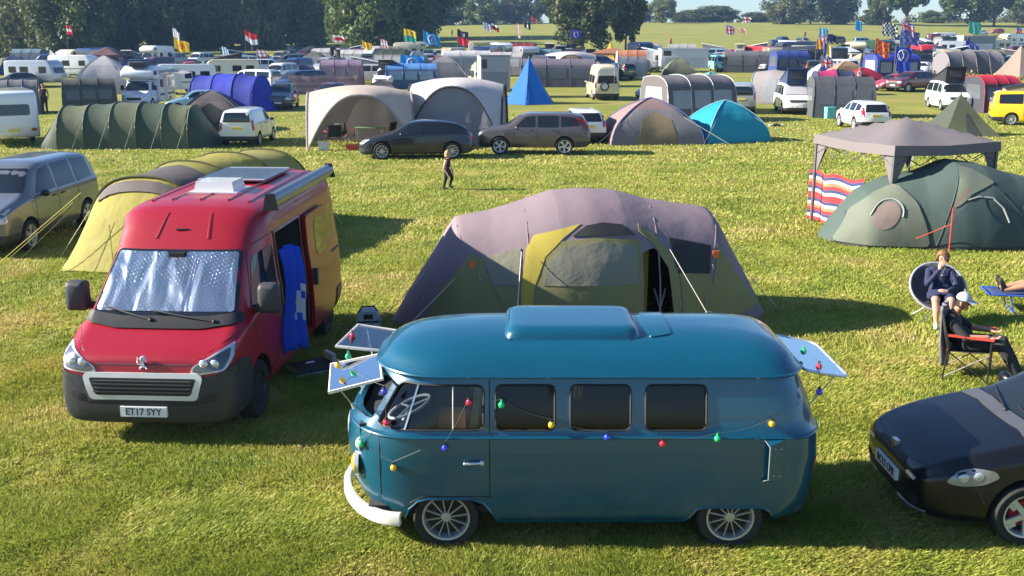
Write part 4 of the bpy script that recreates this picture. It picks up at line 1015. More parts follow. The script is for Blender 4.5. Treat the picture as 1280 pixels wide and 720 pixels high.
def q_tent(label, roofm, wallm, edgem, meshm, darkm, loc, rz, opened=True, group=None, s=1., seed=1, logo=True):
    root = thing('family_tent', label, 'tent', loc, 0, group)
    mb = q_shell(seed=seed); bvh = bvh_of(mb)
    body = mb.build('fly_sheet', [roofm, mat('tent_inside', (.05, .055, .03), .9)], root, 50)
    root.location = (0, 0, 0)
    if opened:
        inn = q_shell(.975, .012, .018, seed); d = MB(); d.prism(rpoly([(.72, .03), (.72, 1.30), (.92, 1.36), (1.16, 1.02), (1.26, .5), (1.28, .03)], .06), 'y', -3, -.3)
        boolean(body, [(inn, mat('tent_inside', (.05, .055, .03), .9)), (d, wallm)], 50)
    def pn(pts, m, name, off=.012, st=.13): return panel(bvh, pts, 'y-', off, .012, st).build(name, m, root, 50)
    pn(qp((581, 306), (594, 312), (604, 343), (630, 403), (622, 408), (521, 402), (548, 350)), wallm, 'wing_wall')
    pn(qp((594, 311), (640, 299), (637, 343), (607, 343)), meshm, 'mesh_window', .016)
    pn(qp((606, 345), (637, 345), (634, 400), (630, 404)), wallm, 'wing_wall')
    pn(qp((638, 405), (639, 345), (646, 300), (656, 284), (712, 270), (690, 286), (668, 308), (654, 345), (650, 405)), edgem, 'arch_border', .014, .08)
    pn(qp((652, 405), (654, 345), (664, 312), (686, 290), (735, 285), (782, 290), (782, 408)), wallm, 'front_wall', .008)
    pn(qp((664, 343), (670, 316), (690, 296), (735, 291), (778, 296), (778, 343)), meshm, 'clear_window', .016)
    pn(qp((700, 284), (718, 272), (738, 269), (762, 272), (776, 284), (738, 283)), darkm, 'vent', .02, .08)
    pn(qp((782, 280), (800, 298), (816, 326), (824, 405), (833, 405), (829, 340), (818, 306), (800, 284), (782, 272)), wallm, 'arch_border', .016, .08)
    pn(qp((836, 405), (831, 340), (820, 295), (872, 304), (868, 338), (872, 352), (882, 301), (905, 340), (952, 394), (900, 396)), wallm, 'wing_wall')
    pn(qp((819, 290), (873, 302), (868, 336), (829, 333)), darkm, 'dark_window', .018)
    pl = MB(); 
    for X in (-2.02, -.98, .98, 2.02):
        seam(bvh, [(X * (1 - .25 * (1 - t / 12)) if abs(X) > 1.5 else X, .05 + t / 12 * (ipol(QX, QZ, X) - .1)) for t in range(13)], 'y-', .012, pl, .15, 6)
    pl.build('pole_sleeve', roofm, root)
    tg = MB()
    for px, py in ((583, 320), (878, 313)):
        (x, z), = qp((px, py)); h = hit(bvh, 'y-', x, z)
        if h: tg.box(h.x - .05, h.x + .05, h.y - .03, h.y - .01, h.z - .06, h.z + .06)
    tg.build('orange_tab', mat('tab_orange', (.75, .16, .04), .7), root, 0)
    tg = MB()
    for px, py in ((590, 337), (609, 380), (642, 378), (828, 325), (829, 374), (863, 372), (523, 372), (872, 330)):
        (x, z), = qp((px, py)); h = hit(bvh, 'y-', x, z)
        if h: tg.tube([h + V(0, -.02, .07), h + V(.015, -.04, 0), h + V(-.01, -.02, -.06)], .012, 5)
    tg.build('toggle', mat('toggle_grey', (.3, .3, .3), .6), root, 0)
    if logo:
        (x, z), = qp((603, 401)); h = hit(bvh, 'y-', x, z)
        t = text_mb('Quechua', .13, .003); t.xf(Matrix(((1, 0, 0, h.x), (0, .3, -1, h.y - .028), (0, .95, .3, h.z + .01), (0, 0, 0, 1)))); t.build('lettering', mat('print_white', (.7, .7, .7), .6), root, 0)
        (x, z), = qp((866, 389)); h = hit(bvh, 'y-', x, z); e = MB()
        e.tube([h + V(.075 * math.cos(a), -.03, .055 * math.sin(a)) for a in [2 * math.pi * k / 20 for k in range(20)]], .008, 4, closed=True); e.tube([h + V(-.05, -.035, -.01), h + V(0, -.035, .02), h + V(.1, -.035, 0)], .007, 4); e.build('logo', mat('print_white', (.7, .7, .7), .6), root, 0)
    g = MB()
    guy(g, (-2.05, -.3, 1.35), (-3.3, -.2, .0)); guy(g, (-2.0, -1.0, 1.0), (-3.05, -1.2, 0)); guy(g, (-1.1, -1.2, 1.35), (-1.35, -2.5, 0)); guy(g, (1.12, -1.25, 1.35), (1.8, -2.4, 0)); guy(g, (2.1, .2, 1.4), (3.4, .3, 0)); guy(g, (1.6, .4, 1.75), (4.3, 2.2, 0))
    g.build('guy_ropes', ROPE, root, 0)
    if opened:
        b = MB(); b.box(.74, .92, -.75, -.7, .05, 1.35); b.build('inner_curtain', fabric('inner_yellow', (.62, .50, .06)), root, 0)
        b = MB(); b.box(-2.2, 2.2, -1.05, 1.0, .005, .015); b.build('ground_sheet', mat('sheet_dark', (.03, .03, .03), .8), root, 0)
        b = MB(); b.tube([(1.0, -.95, .0), (1.18, -.85, .65)], .015, 5); b.tube([(1.2, -.95, 0), (1.0, -.85, .65)], .015, 5); b.build('folding_frame', ALU, root)
    root.location = loc; root.rotation_euler = (0, 0, rz); root.scale = (s, s, s)
    return root
PURP = fabric('mauve', (.33, .25, .275), .35); OLIV = fabric('olive', (.40, .385, .17), .5); OLIVSUN = fabric('olive_sunlit', (.66, .54, .09), .4)  # left arch border: sunlight on the olive cloth put into a brighter yellow
MESHG = fabric('grey_mesh', (.32, .31, .23), .35, .25, 3.5); DARKM = fabric('dark_mesh', (.025, .028, .026), .1)
q_tent('mauve and olive family tent with open arched doorway behind the blue camper', PURP, OLIV, OLIVSUN, MESHG, DARKM, (1.12, 15.75, 0), R(5.5))

def lite_panel(b, pts, ax, m, name, root, off=.015, st=.2): return panel(b, rpoly(pts, .05), ax, off, .012, st).build(name, m, root, 50)
def dome_tent(label, m1, m2, W=2.2, D=2.2, Hh=1.3, door=None, group='dome tents', ridge=None, name='dome_tent', cat='tent', polem=None, exp=.62, porch=False):
    """four-corner dome over two crossing poles"""
    root = thing(name, label, cat, group=group); rows = []; n = 48; seed = rnd.uniform(0, 50)
    for i in range(15):
        t = (i / 14); t = t * (1.5 - .5 * t); row = []
        for k in range(n):
            a = 2 * math.pi * k / n; c, s = math.cos(a), math.sin(a)
            sq = 1 / max(abs(c), abs(s)); sq = 1 + (sq - 1) * (1 - .15 * t)
            bulge = 1 + .03 * math.cos(4 * (a - math.pi / 4)) * math.sin(math.pi * t)
            r = sq * (1 - t ** 1.9) ** .74 * bulge
            w = .03 * noise.noise(V(c * 2 + seed, s * 2, t * 3)) * math.sin(math.pi * t)
            row.append(V(c * r * W / 2 * (1 + w), s * r * D / 2 * (1 + w), Hh * t))
        rows.append(row)
    mb = MB(); mb.grid(rows, 0, True)
    for k in range(len(mb.f)):
        i, j = divmod(k, n)
        mb.m[k] = 1 if (n * 5 // 8 - 1 < j % n < n * 7 // 8 + 0) and i < 9 else 0
    mb.f.append(tuple(range(n))[::-1]); mb.m.append(0)
    b = bvh_of(mb); mb.build('fly_sheet', [m1, m2], root, 60)
    if door: lite_panel(b, [(-W * .22, .06), (W * .22, .06), (W * .16, Hh * .55), (0, Hh * .72), (-W * .16, Hh * .55)], 'y-', door, 'door', root)
    pl = MB()
    for q in range(4):
        pts = []
        for i in range(15): pts.append(rows[i][(n // 8 + q * n // 4) % n] * 1.01)
        pl.tube(pts, .018, 5)
    pl.build('pole_sleeve', polem or m2, root)
    g = MB()
    for sx in (-1, 1): guy(g, (sx * W * .3, -D * .35, Hh * .6), (sx * W * .75, -D * .8, 0))
    g.build('guy_ropes', ROPE, root, 0)
    return root
def tunnel_tent(label, m1, m2, L=5.5, W=2.6, Hh=1.9, hoops=5, group='tunnel tents', taper=.35, door=None, end=.9, polem=None, m3=None):
    """hoops along local x, sloping ends, front long side faces -y"""
    root = thing('tunnel_tent', label, 'tent', group=group); rows = []; N = 8; seed = rnd.uniform(0, 50)
    segs = hoops - 1; X = []
    for i in range(segs * N + 1): X.append((-L / 2 + end + (L - 2 * end) * i / (segs * N), i))
    def hoop(x, w, h, sag):
        r = []
        for j in range(25):
            a = math.pi * j / 24; c, s = math.cos(a), math.sin(a)
            wv = .02 * noise.noise(V(x * 1.5 + seed, c * 2, s * 2))
            r.append(V(x, -w / 2 * math.copysign(abs(c) ** .8, c) * (1 - sag * .5) , max(0, h * s ** .8 * (1 - sag) + wv * s)))
        return r
    rows += [hoop(-L / 2, W * taper, .04, 0), hoop(-L / 2 + end * .5, W * (.5 + taper * .5), Hh * .5, .02)]
    for x, i in X:
        k = (i % N) / N; u = (x + L / 2) / L
        rows.append(hoop(x, W, Hh * (1 - .12 * abs(u - .5) * 2), .035 * math.sin(math.pi * k)))
    rows += [hoop(L / 2 - end * .5, W * (.5 + taper * .5), Hh * .5, .02), hoop(L / 2, W * taper, .04, 0)]
    mb = MB(); mb.grid(rows)
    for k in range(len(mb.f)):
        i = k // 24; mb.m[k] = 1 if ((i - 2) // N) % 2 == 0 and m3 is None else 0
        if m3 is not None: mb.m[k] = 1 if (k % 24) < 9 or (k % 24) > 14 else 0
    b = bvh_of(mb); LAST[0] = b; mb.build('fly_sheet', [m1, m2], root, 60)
    if door: lite_panel(b, [(-.5, .08), (.5, .08), (.42, Hh * .7), (0, Hh * .8), (-.42, Hh * .7)], 'y-', door, 'door', root)
    pl = MB(); g = MB()
    for s in range(hoops):
        r = rows[2 + s * N]; pl.tube([p * 1.008 for p in r], .022, 5)
        q = r[7]; guy(g, q, (q.x - .25, -W * .5 - .75, 0)); q = r[17]; guy(g, q, (q.x, W * .5 + .7, 0))
    pl.build('pole_sleeve', polem or m1, root); g.build('guy_ropes', ROPE, root, 0)
    return root
def pyramid_tent(label, m1, m2, W=3.6, Hh=2.9, n=6, group='pyramid tents', name='pyramid_tent', rot=0.4):
    root = thing(name, label, 'tent', group=group); rows = []; seg = 6; cols = n * seg
    for i in range(13):
        t = i / 12; row = []
        for k in range(cols):
            f = (k % seg) / seg; a0 = 2 * math.pi * (k // seg) / n + rot; a1 = 2 * math.pi * (k // seg + 1) / n + rot
            p = V(math.cos(a0), math.sin(a0), 0).lerp(V(math.cos(a1), math.sin(a1), 0), f)
            r = (1 - t) * (1 - .10 * math.sin(math.pi * t)) + .015
            row.append(V(p.x * r * W / 2, p.y * r * W / 2, Hh * t))
        rows.append(row)
    mb = MB(); mb.grid(rows, 0, True)
    for k in range(len(mb.f)): mb.m[k] = (k % cols) // seg % 2
    b = bvh_of(mb); mb.build('canvas', [m1, m2], root, 25)
    m = MB(); m.tube([(0, 0, Hh * .9), (0, 0, Hh + .12)], .03, 6); m.build('pole_tip', POLE, root)
    m = MB()
    for s in range(n):
        a = 2 * math.pi * s / n + rot; m.tube([(math.cos(a) * W / 2 * (1 - t) * (1 - .1 * math.sin(math.pi * t)), math.sin(a) * W / 2 * (1 - t) * (1 - .1 * math.sin(math.pi * t)), Hh * t) for t in [q / 8 for q in range(9)]], .02, 4)
    m.build('seam_tape', m2, root)
    lite_panel(b, [(-.35, .05), (.35, .05), (.05, Hh * .55), (-.05, Hh * .55)], 'y-', m2, 'door', root)
    return root
def shelter(label, top, trim, back, S=1.9, Hh=2.3, closed=None, group='dome event shelters'):
    root = thing('event_shelter', label, 'shelter', group=group); N = 28; rows = []
    def cv(i): 
        t = i / N * 2 - 1; return math.copysign(abs(t) ** .75, t)
    def zz(u, v): return (Hh - .30 * (u * u + v * v)) * max(0, 1 - abs(u * v) ** 2.5)
    for i in range(N + 1):
        rows.append([V(S * cv(i) , S * cv(j), zz(cv(i), cv(j))) for j in range(N + 1)])
    mb = MB(); mb.grid(rows); mb.build('canopy', top, root, 70)
    t = MB()
    for s in (-1, 1):
        P = [V(S * cv(i), S * s, zz(cv(i), 1)) for i in range(N + 1)]; t.tube(P, .05, 6); t.tube([V(p.y, p.x, p.z) for p in P], .05, 6)
    t.build('arch_trim', trim, root)
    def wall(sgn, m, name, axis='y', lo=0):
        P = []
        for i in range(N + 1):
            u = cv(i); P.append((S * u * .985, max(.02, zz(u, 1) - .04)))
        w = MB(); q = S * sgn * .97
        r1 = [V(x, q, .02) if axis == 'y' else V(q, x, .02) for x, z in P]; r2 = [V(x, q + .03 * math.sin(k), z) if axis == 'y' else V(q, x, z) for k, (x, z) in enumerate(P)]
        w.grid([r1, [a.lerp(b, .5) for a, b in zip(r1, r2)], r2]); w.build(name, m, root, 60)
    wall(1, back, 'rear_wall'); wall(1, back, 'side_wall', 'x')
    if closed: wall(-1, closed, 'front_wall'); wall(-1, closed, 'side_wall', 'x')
    g = MB()
    for sx in (-1, 1):
        for sy in (-1, 1): guy(g, (sx * S * .98, sy * S * .98, .9), (sx * S * 1.35, sy * S * 1.35, 0))
    g.build('guy_ropes', ROPE, root, 0)
    return root
def awning_tent(label, roof, wall, win, L=3., D=2.6, Hh=2.05, lean=.25, group='drive-away awning tents', frame=None):
    """boxy awning with pitched curved roof and windows"""
    root = thing('awning_tent', label, 'awning tent', group=group); rows = []
    prof = [(-D / 2 - lean, 0), (-D / 2 - .05, Hh * .74), (-D / 2 + .25, Hh * .90), (-D * .15, Hh), (D * .2, Hh * .99), (D / 2, Hh * .93), (D / 2, 0)]
    prof = chaikin(prof, 1)
    for k in range(19):
        t = k / 18; x = -L / 2 + L * t; e = .05 * (1 - math.sin(math.pi * t) ** .4); sag = .03 * math.sin(3 * math.pi * t) ** 2
        rows.append([V(x * (1 + .06 * (1 - z / Hh)), y, max(0, z - (sag + e if z > .4 else 0))) for y, z in prof])
    mb = MB(); mb.grid(rows); n = len(prof)
    for k in range(len(mb.f)): mb.m[k] = 1 if rows[k // (n - 1)][k % (n - 1) + 1].z < Hh * .8 else 0
    mb.f += [tuple(range(n))[::-1], tuple((len(rows) - 1) * n + i for i in range(n))]; mb.m += [1, 1]
    b = bvh_of(mb); mb.build('canvas', [roof, wall], root, 45)
    for x0, x1 in ((-L * .44, -L * .17), (-L * .12, L * .12), (L * .17, L * .44)): lite_panel(b, [(x0, .75), (x1, .75), (x1, Hh * .68), (x0, Hh * .68)], 'y-', win, 'window', root)
    for ax in ('x-', 'x+'): lite_panel(b, [(-D * .38, .8), (D * .32, .8), (D * .30, Hh * .75), (-D * .3, Hh * .75)], ax, win, 'window', root)
    f = MB()
    for k in (0, 6, 12, 18): f.tube([p + V(0, 0, .005) for p in rows[k]], .025, 5)
    f.build('frame_pole', frame or roof, root)
    return root
def gazebo(label, roof, leg, W=3.5, D=3.5, eave=1.82, peak=2.55, group='pop-up gazebos', valance=.22):
    root = thing('gazebo', label, 'gazebo', group=group); n = 12; rows = []
    for i in range(n + 1):
        row = []
        for j in range(n + 1):
            u, v = i / n * 2 - 1, j / n * 2 - 1; m = max(abs(u), abs(v)); 
            z = eave + .02 + (peak - eave) * (1 - m) ** 1.0 * (1 + .10 * m) + .05 * min(abs(u), abs(v)) * m - .05 * math.sin(math.pi * m) * (1 - min(abs(u), abs(v)) / max(m, .01))
            row.append(V(u * W / 2, v * D / 2, z + .012 * noise.noise(V(u * 3, v * 3, 1))))
        rows.append(row)
    mb = MB(); mb.grid(rows); mb.build('canopy', roof, root, 25)
    v = MB()
    per = [rows[i][0] for i in range(n + 1)] + [rows[n][j] for j in range(1, n + 1)] + [rows[i][n] for i in range(n - 1, -1, -1)] + [rows[0][j] for j in range(n - 1, 0, -1)]
    v.grid([per + [per[0]], [p + V(0, 0, -valance) + V(p.x, p.y, 0) * .01 for p in per + [per[0]]]]); v.build('valance', roof, root, 60)
    for sx in (-1, 1):
        for sy in (-1, 1):
            m = MB(); x, y = sx * (W / 2 - .05), sy * (D / 2 - .05)
            m.box(x - .03, x + .03, y - .03, y + .03, 0, eave); m.box(x - .07, x + .07, y - .07, y + .07, 0, .02)
            l = m.build('leg', leg, root, 0)
            m = MB(); m.add([(x, y, eave - .1), (x - sx * .38, y, eave - .16), (x, y, eave - .95)], [(0, 1, 2)]); m.add([(x, y, eave - .1), (x, y - sy * .38, eave - .16), (x, y, eave - .95)], [(0, 1, 2)]); m.build('corner_gusset', roof, l, 0)
    m = MB()
    for a, b in (((-1, -1), (1, -1)), ((1, -1), (1, 1)), ((1, 1), (-1, 1)), ((-1, 1), (-1, -1))):
        A, B = V(a[0] * (W / 2 - .05), a[1] * (D / 2 - .05), 0), V(b[0] * (W / 2 - .05), b[1] * (D / 2 - .05), 0)
        for k in range(4):
            p, q = A.lerp(B, k / 4), A.lerp(B, (k + 1) / 4); m.tube([p + V(0, 0, eave - .05), q + V(0, 0, eave - .4)], .012, 4); m.tube([p + V(0, 0, eave - .4), q + V(0, 0, eave - .05)], .012, 4)
    m.build('truss_frame', leg, root, 0)
    return root
def put(o, px, py, yaw=0, s=1., dx=0, dy=0):
    p = at(px, py); o.location = (p.x + dx, p.y + dy, terr(p.x + dx, p.y + dy)); o.rotation_euler = (0, 0, R(yaw)); o.scale = (s, s, s); return o
def windbreak(label, cols, L=2.6, Hh=1.15, n=5, group=None, stripes=12, name='windbreak'):
    root = thing(name, label, 'windbreak', group=group); mb = MB(); rows = []
    N = 30
    for i in range(N + 1):
        t = i / N; y = .05 * math.sin(t * math.pi * (n - 1)) + .06 * math.sin(t * 9)
        rows.append([V(-L / 2 + L * t, y, .02 + Hh * k / stripes + .04 * math.sin(t * 13 + 1) * k / stripes) for k in range(stripes + 1)])
    mb.grid(rows)
    for k in range(len(mb.f)): mb.m[k] = (k % stripes) % len(cols)
    mb.build('cloth', cols, root, 60, False)
    for i in range(n):
        t = i / (n - 1); x = -L / 2 + L * t; y = .10 * math.sin(t * math.pi * (n - 1)) + .06 * math.sin(t * 9)
        m = MB(); m.tube([(x, y + .03, 0), (x, y + .03, Hh + .12)], .012, 6); m.build('post', mat('wood_post', (.3, .2, .1), .7), root)
    return root
# ---- the near tents
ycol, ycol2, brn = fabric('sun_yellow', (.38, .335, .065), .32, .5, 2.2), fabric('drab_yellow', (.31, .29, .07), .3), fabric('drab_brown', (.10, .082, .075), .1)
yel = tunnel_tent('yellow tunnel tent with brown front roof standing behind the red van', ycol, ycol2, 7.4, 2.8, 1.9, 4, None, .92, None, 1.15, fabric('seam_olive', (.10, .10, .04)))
lite_panel(LAST[0], [(-2.75, -.95), (-1.55, -1.1), (-1.2, 0), (-1.55, 1.1), (-2.75, .95)], 'z', brn, 'roof_cover', yel, .03)
lite_panel(LAST[0], [(-1.9, .55), (-.7, .55), (-.8, 1.35), (-1.8, 1.35)], 'y-', fabric('pale_window', (.36, .33, .16), .35), 'window', yel, .02)
_g = MB()
for a, b in (((-3.3, -1.1, 1.2), (-4.4, -1.9, 0)), ((-3.3, .9, 1.5), (-4.2, 2.5, 0)), ((-3.3, 1.1, 1.3), (-4.6, 2.2, 0)), ((-3.3, 1.1, 1.2), (-5.0, 1.7, 0))): guy(_g, a, b)
_g.build('yellow_guy_ropes', mat('rope_yellow', (.5, .45, .1), .8), yel, 0)
yel.location = (-6.75, 22.3, 0); yel.rotation_euler = (0, 0, R(77))
# ------------------------------------------------------------------ people: capsules fused into one skin, coloured by the nearest limb
def figure(name, label, bones, mats, hair=None, extra=None, voxel=.0085, group=None, shoes=None):
    root = thing(name, label, 'person', group=group)
    mb = MB()
    for a, b, r0, r1, mi in bones:
        a, b = Vector(a), Vector(b); k = 6; P = [a.lerp(b, t / k) for t in range(k + 1)]; rs = [r0 + (r1 - r0) * t / k for t in range(k + 1)]
        d = (b - a); d = d.normalized() if d.length > 1e-6 else V(0, 0, 1)
        pts = []; rr = []
        for c in (1.0, .9, .6, .3): pts.append(a - d * r0 * c * .97); rr.append(max(.0008, r0 * math.sqrt(max(0, 1 - c * c))))
        pts += P; rr += rs
        for c in (.3, .6, .9, 1.0): pts.append(b + d * r1 * c * .97); rr.append(max(.0008, r1 * math.sqrt(max(0, 1 - c * c))))
        mb.tube(pts, rr, 12)
    o = mb.build('body', mats, root, 0, False)
    md = o.modifiers.new('r', 'REMESH'); md.mode = 'VOXEL'; md.voxel_size = voxel
    sm = o.modifiers.new('s', 'SMOOTH'); sm.iterations = 5; sm.factor = .5
    evalmesh(o); me = o.data; me.materials.clear()
    for m in mats: me.materials.append(m)
    B = [(Vector(a), Vector(b), r0, r1, mi) for a, b, r0, r1, mi in bones]
    idx = []
    for p in me.polygons:
        c = p.center; best, bi = 1e9, 0
        for a, b, r0, r1, mi in B:
            ab = b - a; L = ab.length_squared; t = min(1, max(0, (c - a).dot(ab) / L)) if L > 1e-9 else 0
            dd = (c - (a + ab * t)).length - (r0 + (r1 - r0) * t)
            if dd < best: best, bi = dd, mi
        idx.append(bi)
    me.polygons.foreach_set('material_index', idx); me.polygons.foreach_set('use_smooth', [True] * len(idx))
    return root, o
SKIN = mat('skin', (.50, .27, .18), .5, var=.12, scale=8); SKIN2 = mat('skin_tan', (.42, .21, .13), .5, var=.12, scale=8)
NAVY = mat('cloth_navy', (.018, .022, .065), .85, var=.2, scale=9, bump=.3, bscale=30); BLKC = mat('cloth_black', (.014, .014, .016), .85, var=.25, scale=9, bump=.3, bscale=30)
HAIR = mat('hair_auburn', (.20, .085, .03), .55, var=.4, scale=30); HAIRB = mat('hair_blond', (.36, .22, .10), .55, var=.4, scale=30)
def hand(bones, w, d, side, mi, curl=.5, s=1.):
    """palm with five fingers: w wrist, d pointing direction, side across the palm"""
    w, d, side = Vector(w), Vector(d).normalized(), Vector(side).normalized(); n = d.cross(side).normalized()
    for k, (off, ln) in enumerate(((-.03, .07), (-.01, .078), (.01, .073), (.03, .058))):
        p = w + (d * .085 + side * off) * s; bones.append((w + side * off * .6 * s, p, .014 * s, .012 * s, mi))
        q = p + (d * (1 - curl * .4) + n * curl * .6).normalized() * ln * .55 * s; r = q + (d * (1 - curl) + n * curl).normalized() * ln * .5 * s
        bones.append((p, q, .0095 * s, .0088 * s, mi)); bones.append((q, r, .0088 * s, .0075 * s, mi))
    t = w + (d * .025 - side * .03) * s; u = t + (d * .03 - side * .03 + n * .01) * s; bones.append((t, u, .013 * s, .011 * s, mi)); bones.append((u, u + (d * .03 - side * .006 + n * .015) * s, .0105 * s, .0085 * s, mi))
def head(bones, c, up, fwd, mi, s=1.):
    c, up, fwd = Vector(c), Vector(up).normalized(), Vector(fwd).normalized(); r = up.cross(fwd)
    bones += [(c + up * .03 * s - fwd * .015 * s, c + up * .035 * s + fwd * .01 * s, .085 * s, .082 * s, mi), (c - up * .02 * s + fwd * .02 * s, c - up * .075 * s + fwd * .045 * s, .068 * s, .04 * s, mi),
              (c + fwd * .088 * s + up * .01 * s, c + fwd * .112 * s - up * .022 * s, .011 * s, .015 * s, mi), (c + r * .085 * s - up * .03 * s, c + r * .088 * s + up * .02 * s, .016 * s, .02 * s, mi), (c - r * .085 * s - up * .03 * s, c - r * .088 * s + up * .02 * s, .016 * s, .02 * s, mi)]
    return c, up, fwd, r
def face(parent, H, s=1.):
    c, up, f, r = H; e = MB()
    for k in (-1, 1): e.ball(c + f * .083 * s + r * k * .034 * s + up * .005 * s, .011 * s, n=8)
    e.build('eyes', mat('eye_dark', (.03, .02, .015), .2, var=0), parent); e = MB(); p = c + f * .082 * s - up * .052 * s
    e.tube([p - r * .024 * s, p + f * .008 * s, p + r * .024 * s], [.004 * s, .008 * s, .004 * s], 6); e.build('lips', mat('lips', (.40, .12, .10), .4, var=0), parent)
def hair_cap(parent, H, m, drop=.10, s=1., vol=.012, name='hair'):
    c, up, f, r = H; mb = MB(); rows = []; n = 30
    for i in range(13):
        t = i / 12; row = []
        for k in range(n):
            a = 2 * math.pi * k / n; fr = math.cos(a)       # 1 = front
            th = t * (1.15 + (.95 + drop * 4) * max(0, min(1, .62 - fr)) )
            th = min(th, 2.35); nz = vol * (1 + .8 * noise.noise(V(math.cos(a) * 3, math.sin(a) * 3, t * 4))) + .006 * math.sin(a * 15)
            R0 = (.092 + nz) * s
            ln = max(0, th - 1.5) * .10 * s
            row.append(c + up * (.035 * s + math.cos(min(th, 1.6)) * R0 * 1.05 - ln * (1 + drop * 4)) + (f * math.cos(a) + r * math.sin(a)) * math.sin(min(th, 1.7)) * R0 * (1 if fr < .2 else .98))
        rows.append(row)
    mb.grid(rows, 0, True); o = mb.build(name, m, parent, 60)
    return o
def limb(b, p, rs, mi):
    for i in range(len(p) - 1): b.append((p[i], p[i + 1], rs[i], rs[i + 1], mi))
def shoe(parent, heel, toe, m, s=1., sole=None):
    heel, toe = Vector(heel), Vector(toe); d = (toe - heel).normalized(); L = (toe - heel).length; mb = MB(); rows = []
    e = d.cross(V(0, 0, 1)).normalized(); u = e.cross(d)
    for t, w, h in ((0, .025, .05), (.08, .036, .075), (.3, .038, .08), (.55, .043, .06), (.8, .045, .045), (.95, .032, .035), (1, .012, .02)):
        rows.append([heel + d * L * t + e * math.cos(a) * w * s + u * (max(-.022, math.sin(a) * h) * s) for a in [2 * math.pi * k / 12 for k in range(12)]])
    mb.grid(rows, 0, True); mb.f += [tuple(range(12)), tuple(72 + k for k in range(12))[::-1]]; mb.m += [0, 0]; return mb.build('shoe', m, parent, 50)
def seated_woman():
    b = []; S, N = 0, 1
    pel = V(0, .06, .46); ch = V(0, .20, .86); nk = V(0, .17, 1.02)
    b += [(pel + V(-.09, 0, 0), pel + V(.09, 0, 0), .13, .13, 1), (pel + V(0, .02, .05), ch + V(0, 0, -.12), .14, .135, 1), (ch + V(-.08, 0, -.02), ch + V(.08, 0, -.02), .12, .12, 1), (ch + V(-.13, 0, .06), ch + V(.13, 0, .06), .075, .075, 1), (nk + V(0, .02, -.05), nk + V(0, -.02, .08), .052, .05, 0)]
    H = head(b, (0, .09, 1.17), (0, -.12, 1), (.02, -1, -.15), 0)
    for s in (-1, 1):
        limb(b, [pel + V(s * .09, -.02, 0), V(s * .12, -.30, .50)], [.115, .095], 1); limb(b, [V(s * .12, -.30, .50), V(s * .13, -.40, .48)], [.082, .07], 0)
        limb(b, [V(s * .13, -.40, .48), V(s * .11, -.46, .30), V(s * .10, -.50, .10)], [.066, .062, .042], 0); limb(b, [V(s * .10, -.50, .10), V(s * .10, -.56, .05)], [.04, .036], 0)
    # right arm folded on the lap, left arm up to the mouth (seen from the front: on the left)
    limb(b, [ch + V(.19, -.0, .04), V(.27, .0, .66)], [.066, .058], 1); limb(b, [V(.27, .0, .66), V(.10, -.20, .62)], [.055, .042], 1); hand(b, V(.08, -.22, .62), (-1, -.15, 0), (0, .3, 1), 0, .5)
    limb(b, [ch + V(-.19, -.0, .04), V(-.25, -.12, .72)], [.066, .056], 1); limb(b, [V(-.25, -.12, .72), V(-.09, -.17, .98)], [.052, .040], 1); limb(b, [V(-.09, -.17, .98), V(-.06, -.145, 1.05)], [.03, .028], 0); hand(b, V(-.055, -.135, 1.055), (.5, .02, 1), (.8, -.2, -.4), 0, .7)
    root, body = figure('person', 'seated woman in navy dress with hand raised to her mouth in the round chair', b, [SKIN, NAVY], voxel=.0075)
    face(root, H); hair_cap(root, H, HAIR, .12, 1., .02)
    sk = MB(); rows = []
    for t, c, w, h in ((0, V(0, .10, .62), .165, .13), (.2, V(0, .02, .56), .20, .135), (.5, V(0, -.14, .535), .22, .115), (.8, V(0, -.27, .52), .235, .105), (1, V(0, -.345, .505), .24, .10)):
        rows.append([c + V(w * math.cos(a) * (1 + .04 * math.sin(a * 7 + t * 3)), .03 * math.sin(a) * t, h * math.sin(a) * (1 + .06 * math.sin(a * 9 + t * 4)) - .02 * t) for a in [2 * math.pi * k / 36 for k in range(36)]])
    sk.grid(rows, 0, True); sk.build('skirt', NAVY, root, 60)
    for s in (-1, 1): shoe(root, (s * .10, -.475, .035), (s * .12, -.70, .035), mat('trainer_pale', (.5, .47, .38), .7))
    q = MB(); q.ball((0, -.005, .86), .018, n=8); q.tube([V(-.06, .10, 1.0), V(0, .005, .87), V(.06, .10, 1.0)], .004, 4); q.build('pendant', CHROME, root)
    return root
def moon_chair(label):
    root = thing('moon_chair', label, 'camping chair', group='folding camping chairs'); mb = MB(); rows = []; n = 36
    c = V(0, .12, .62); nrm = V(0, -.78, .62).normalized(); e1 = V(1, 0, 0); e2 = nrm.cross(e1)
    for i in range(9):
        t = i / 8; rows.append([c + (e1 * math.cos(a) * .46 + e2 * math.sin(a) * .48) * t - nrm * .19 * (1 - t * t) for a in [2 * math.pi * k / n for k in range(n)]])
    mb.grid(rows, 0, True); o = mb.build('seat', mat('chair_cloth_grey', (.07, .075, .09), .85, var=.4, scale=14), root, 60)
    sd = o.modifiers.new('s', 'SOLIDIFY'); sd.thickness = .02; evalmesh(o)
    m = MB(); m.tube(rows[-1], .022, 8, closed=True); m.build('rim', mat('rim_grey', (.30, .31, .34), .6), root)
    for s in (-1, 1):
        for s2 in (-1, 1):
            m = MB(); m.tube([V(s * .36, s2 * .30 + .05, 0), V(-s * .05, s2 * .12 + .08, .35), c + e1 * s * .30 + e2 * s2 * .3 - nrm * .06], .011, 6); m.build('leg', POLE, root)
    return root
W0 = at(1180, 408); moon = moon_chair('round grey padded camping chair with the seated woman in it'); moon.location = (W0.x, W0.y + .30, 0); moon.rotation_euler = (0, 0, R(-8))
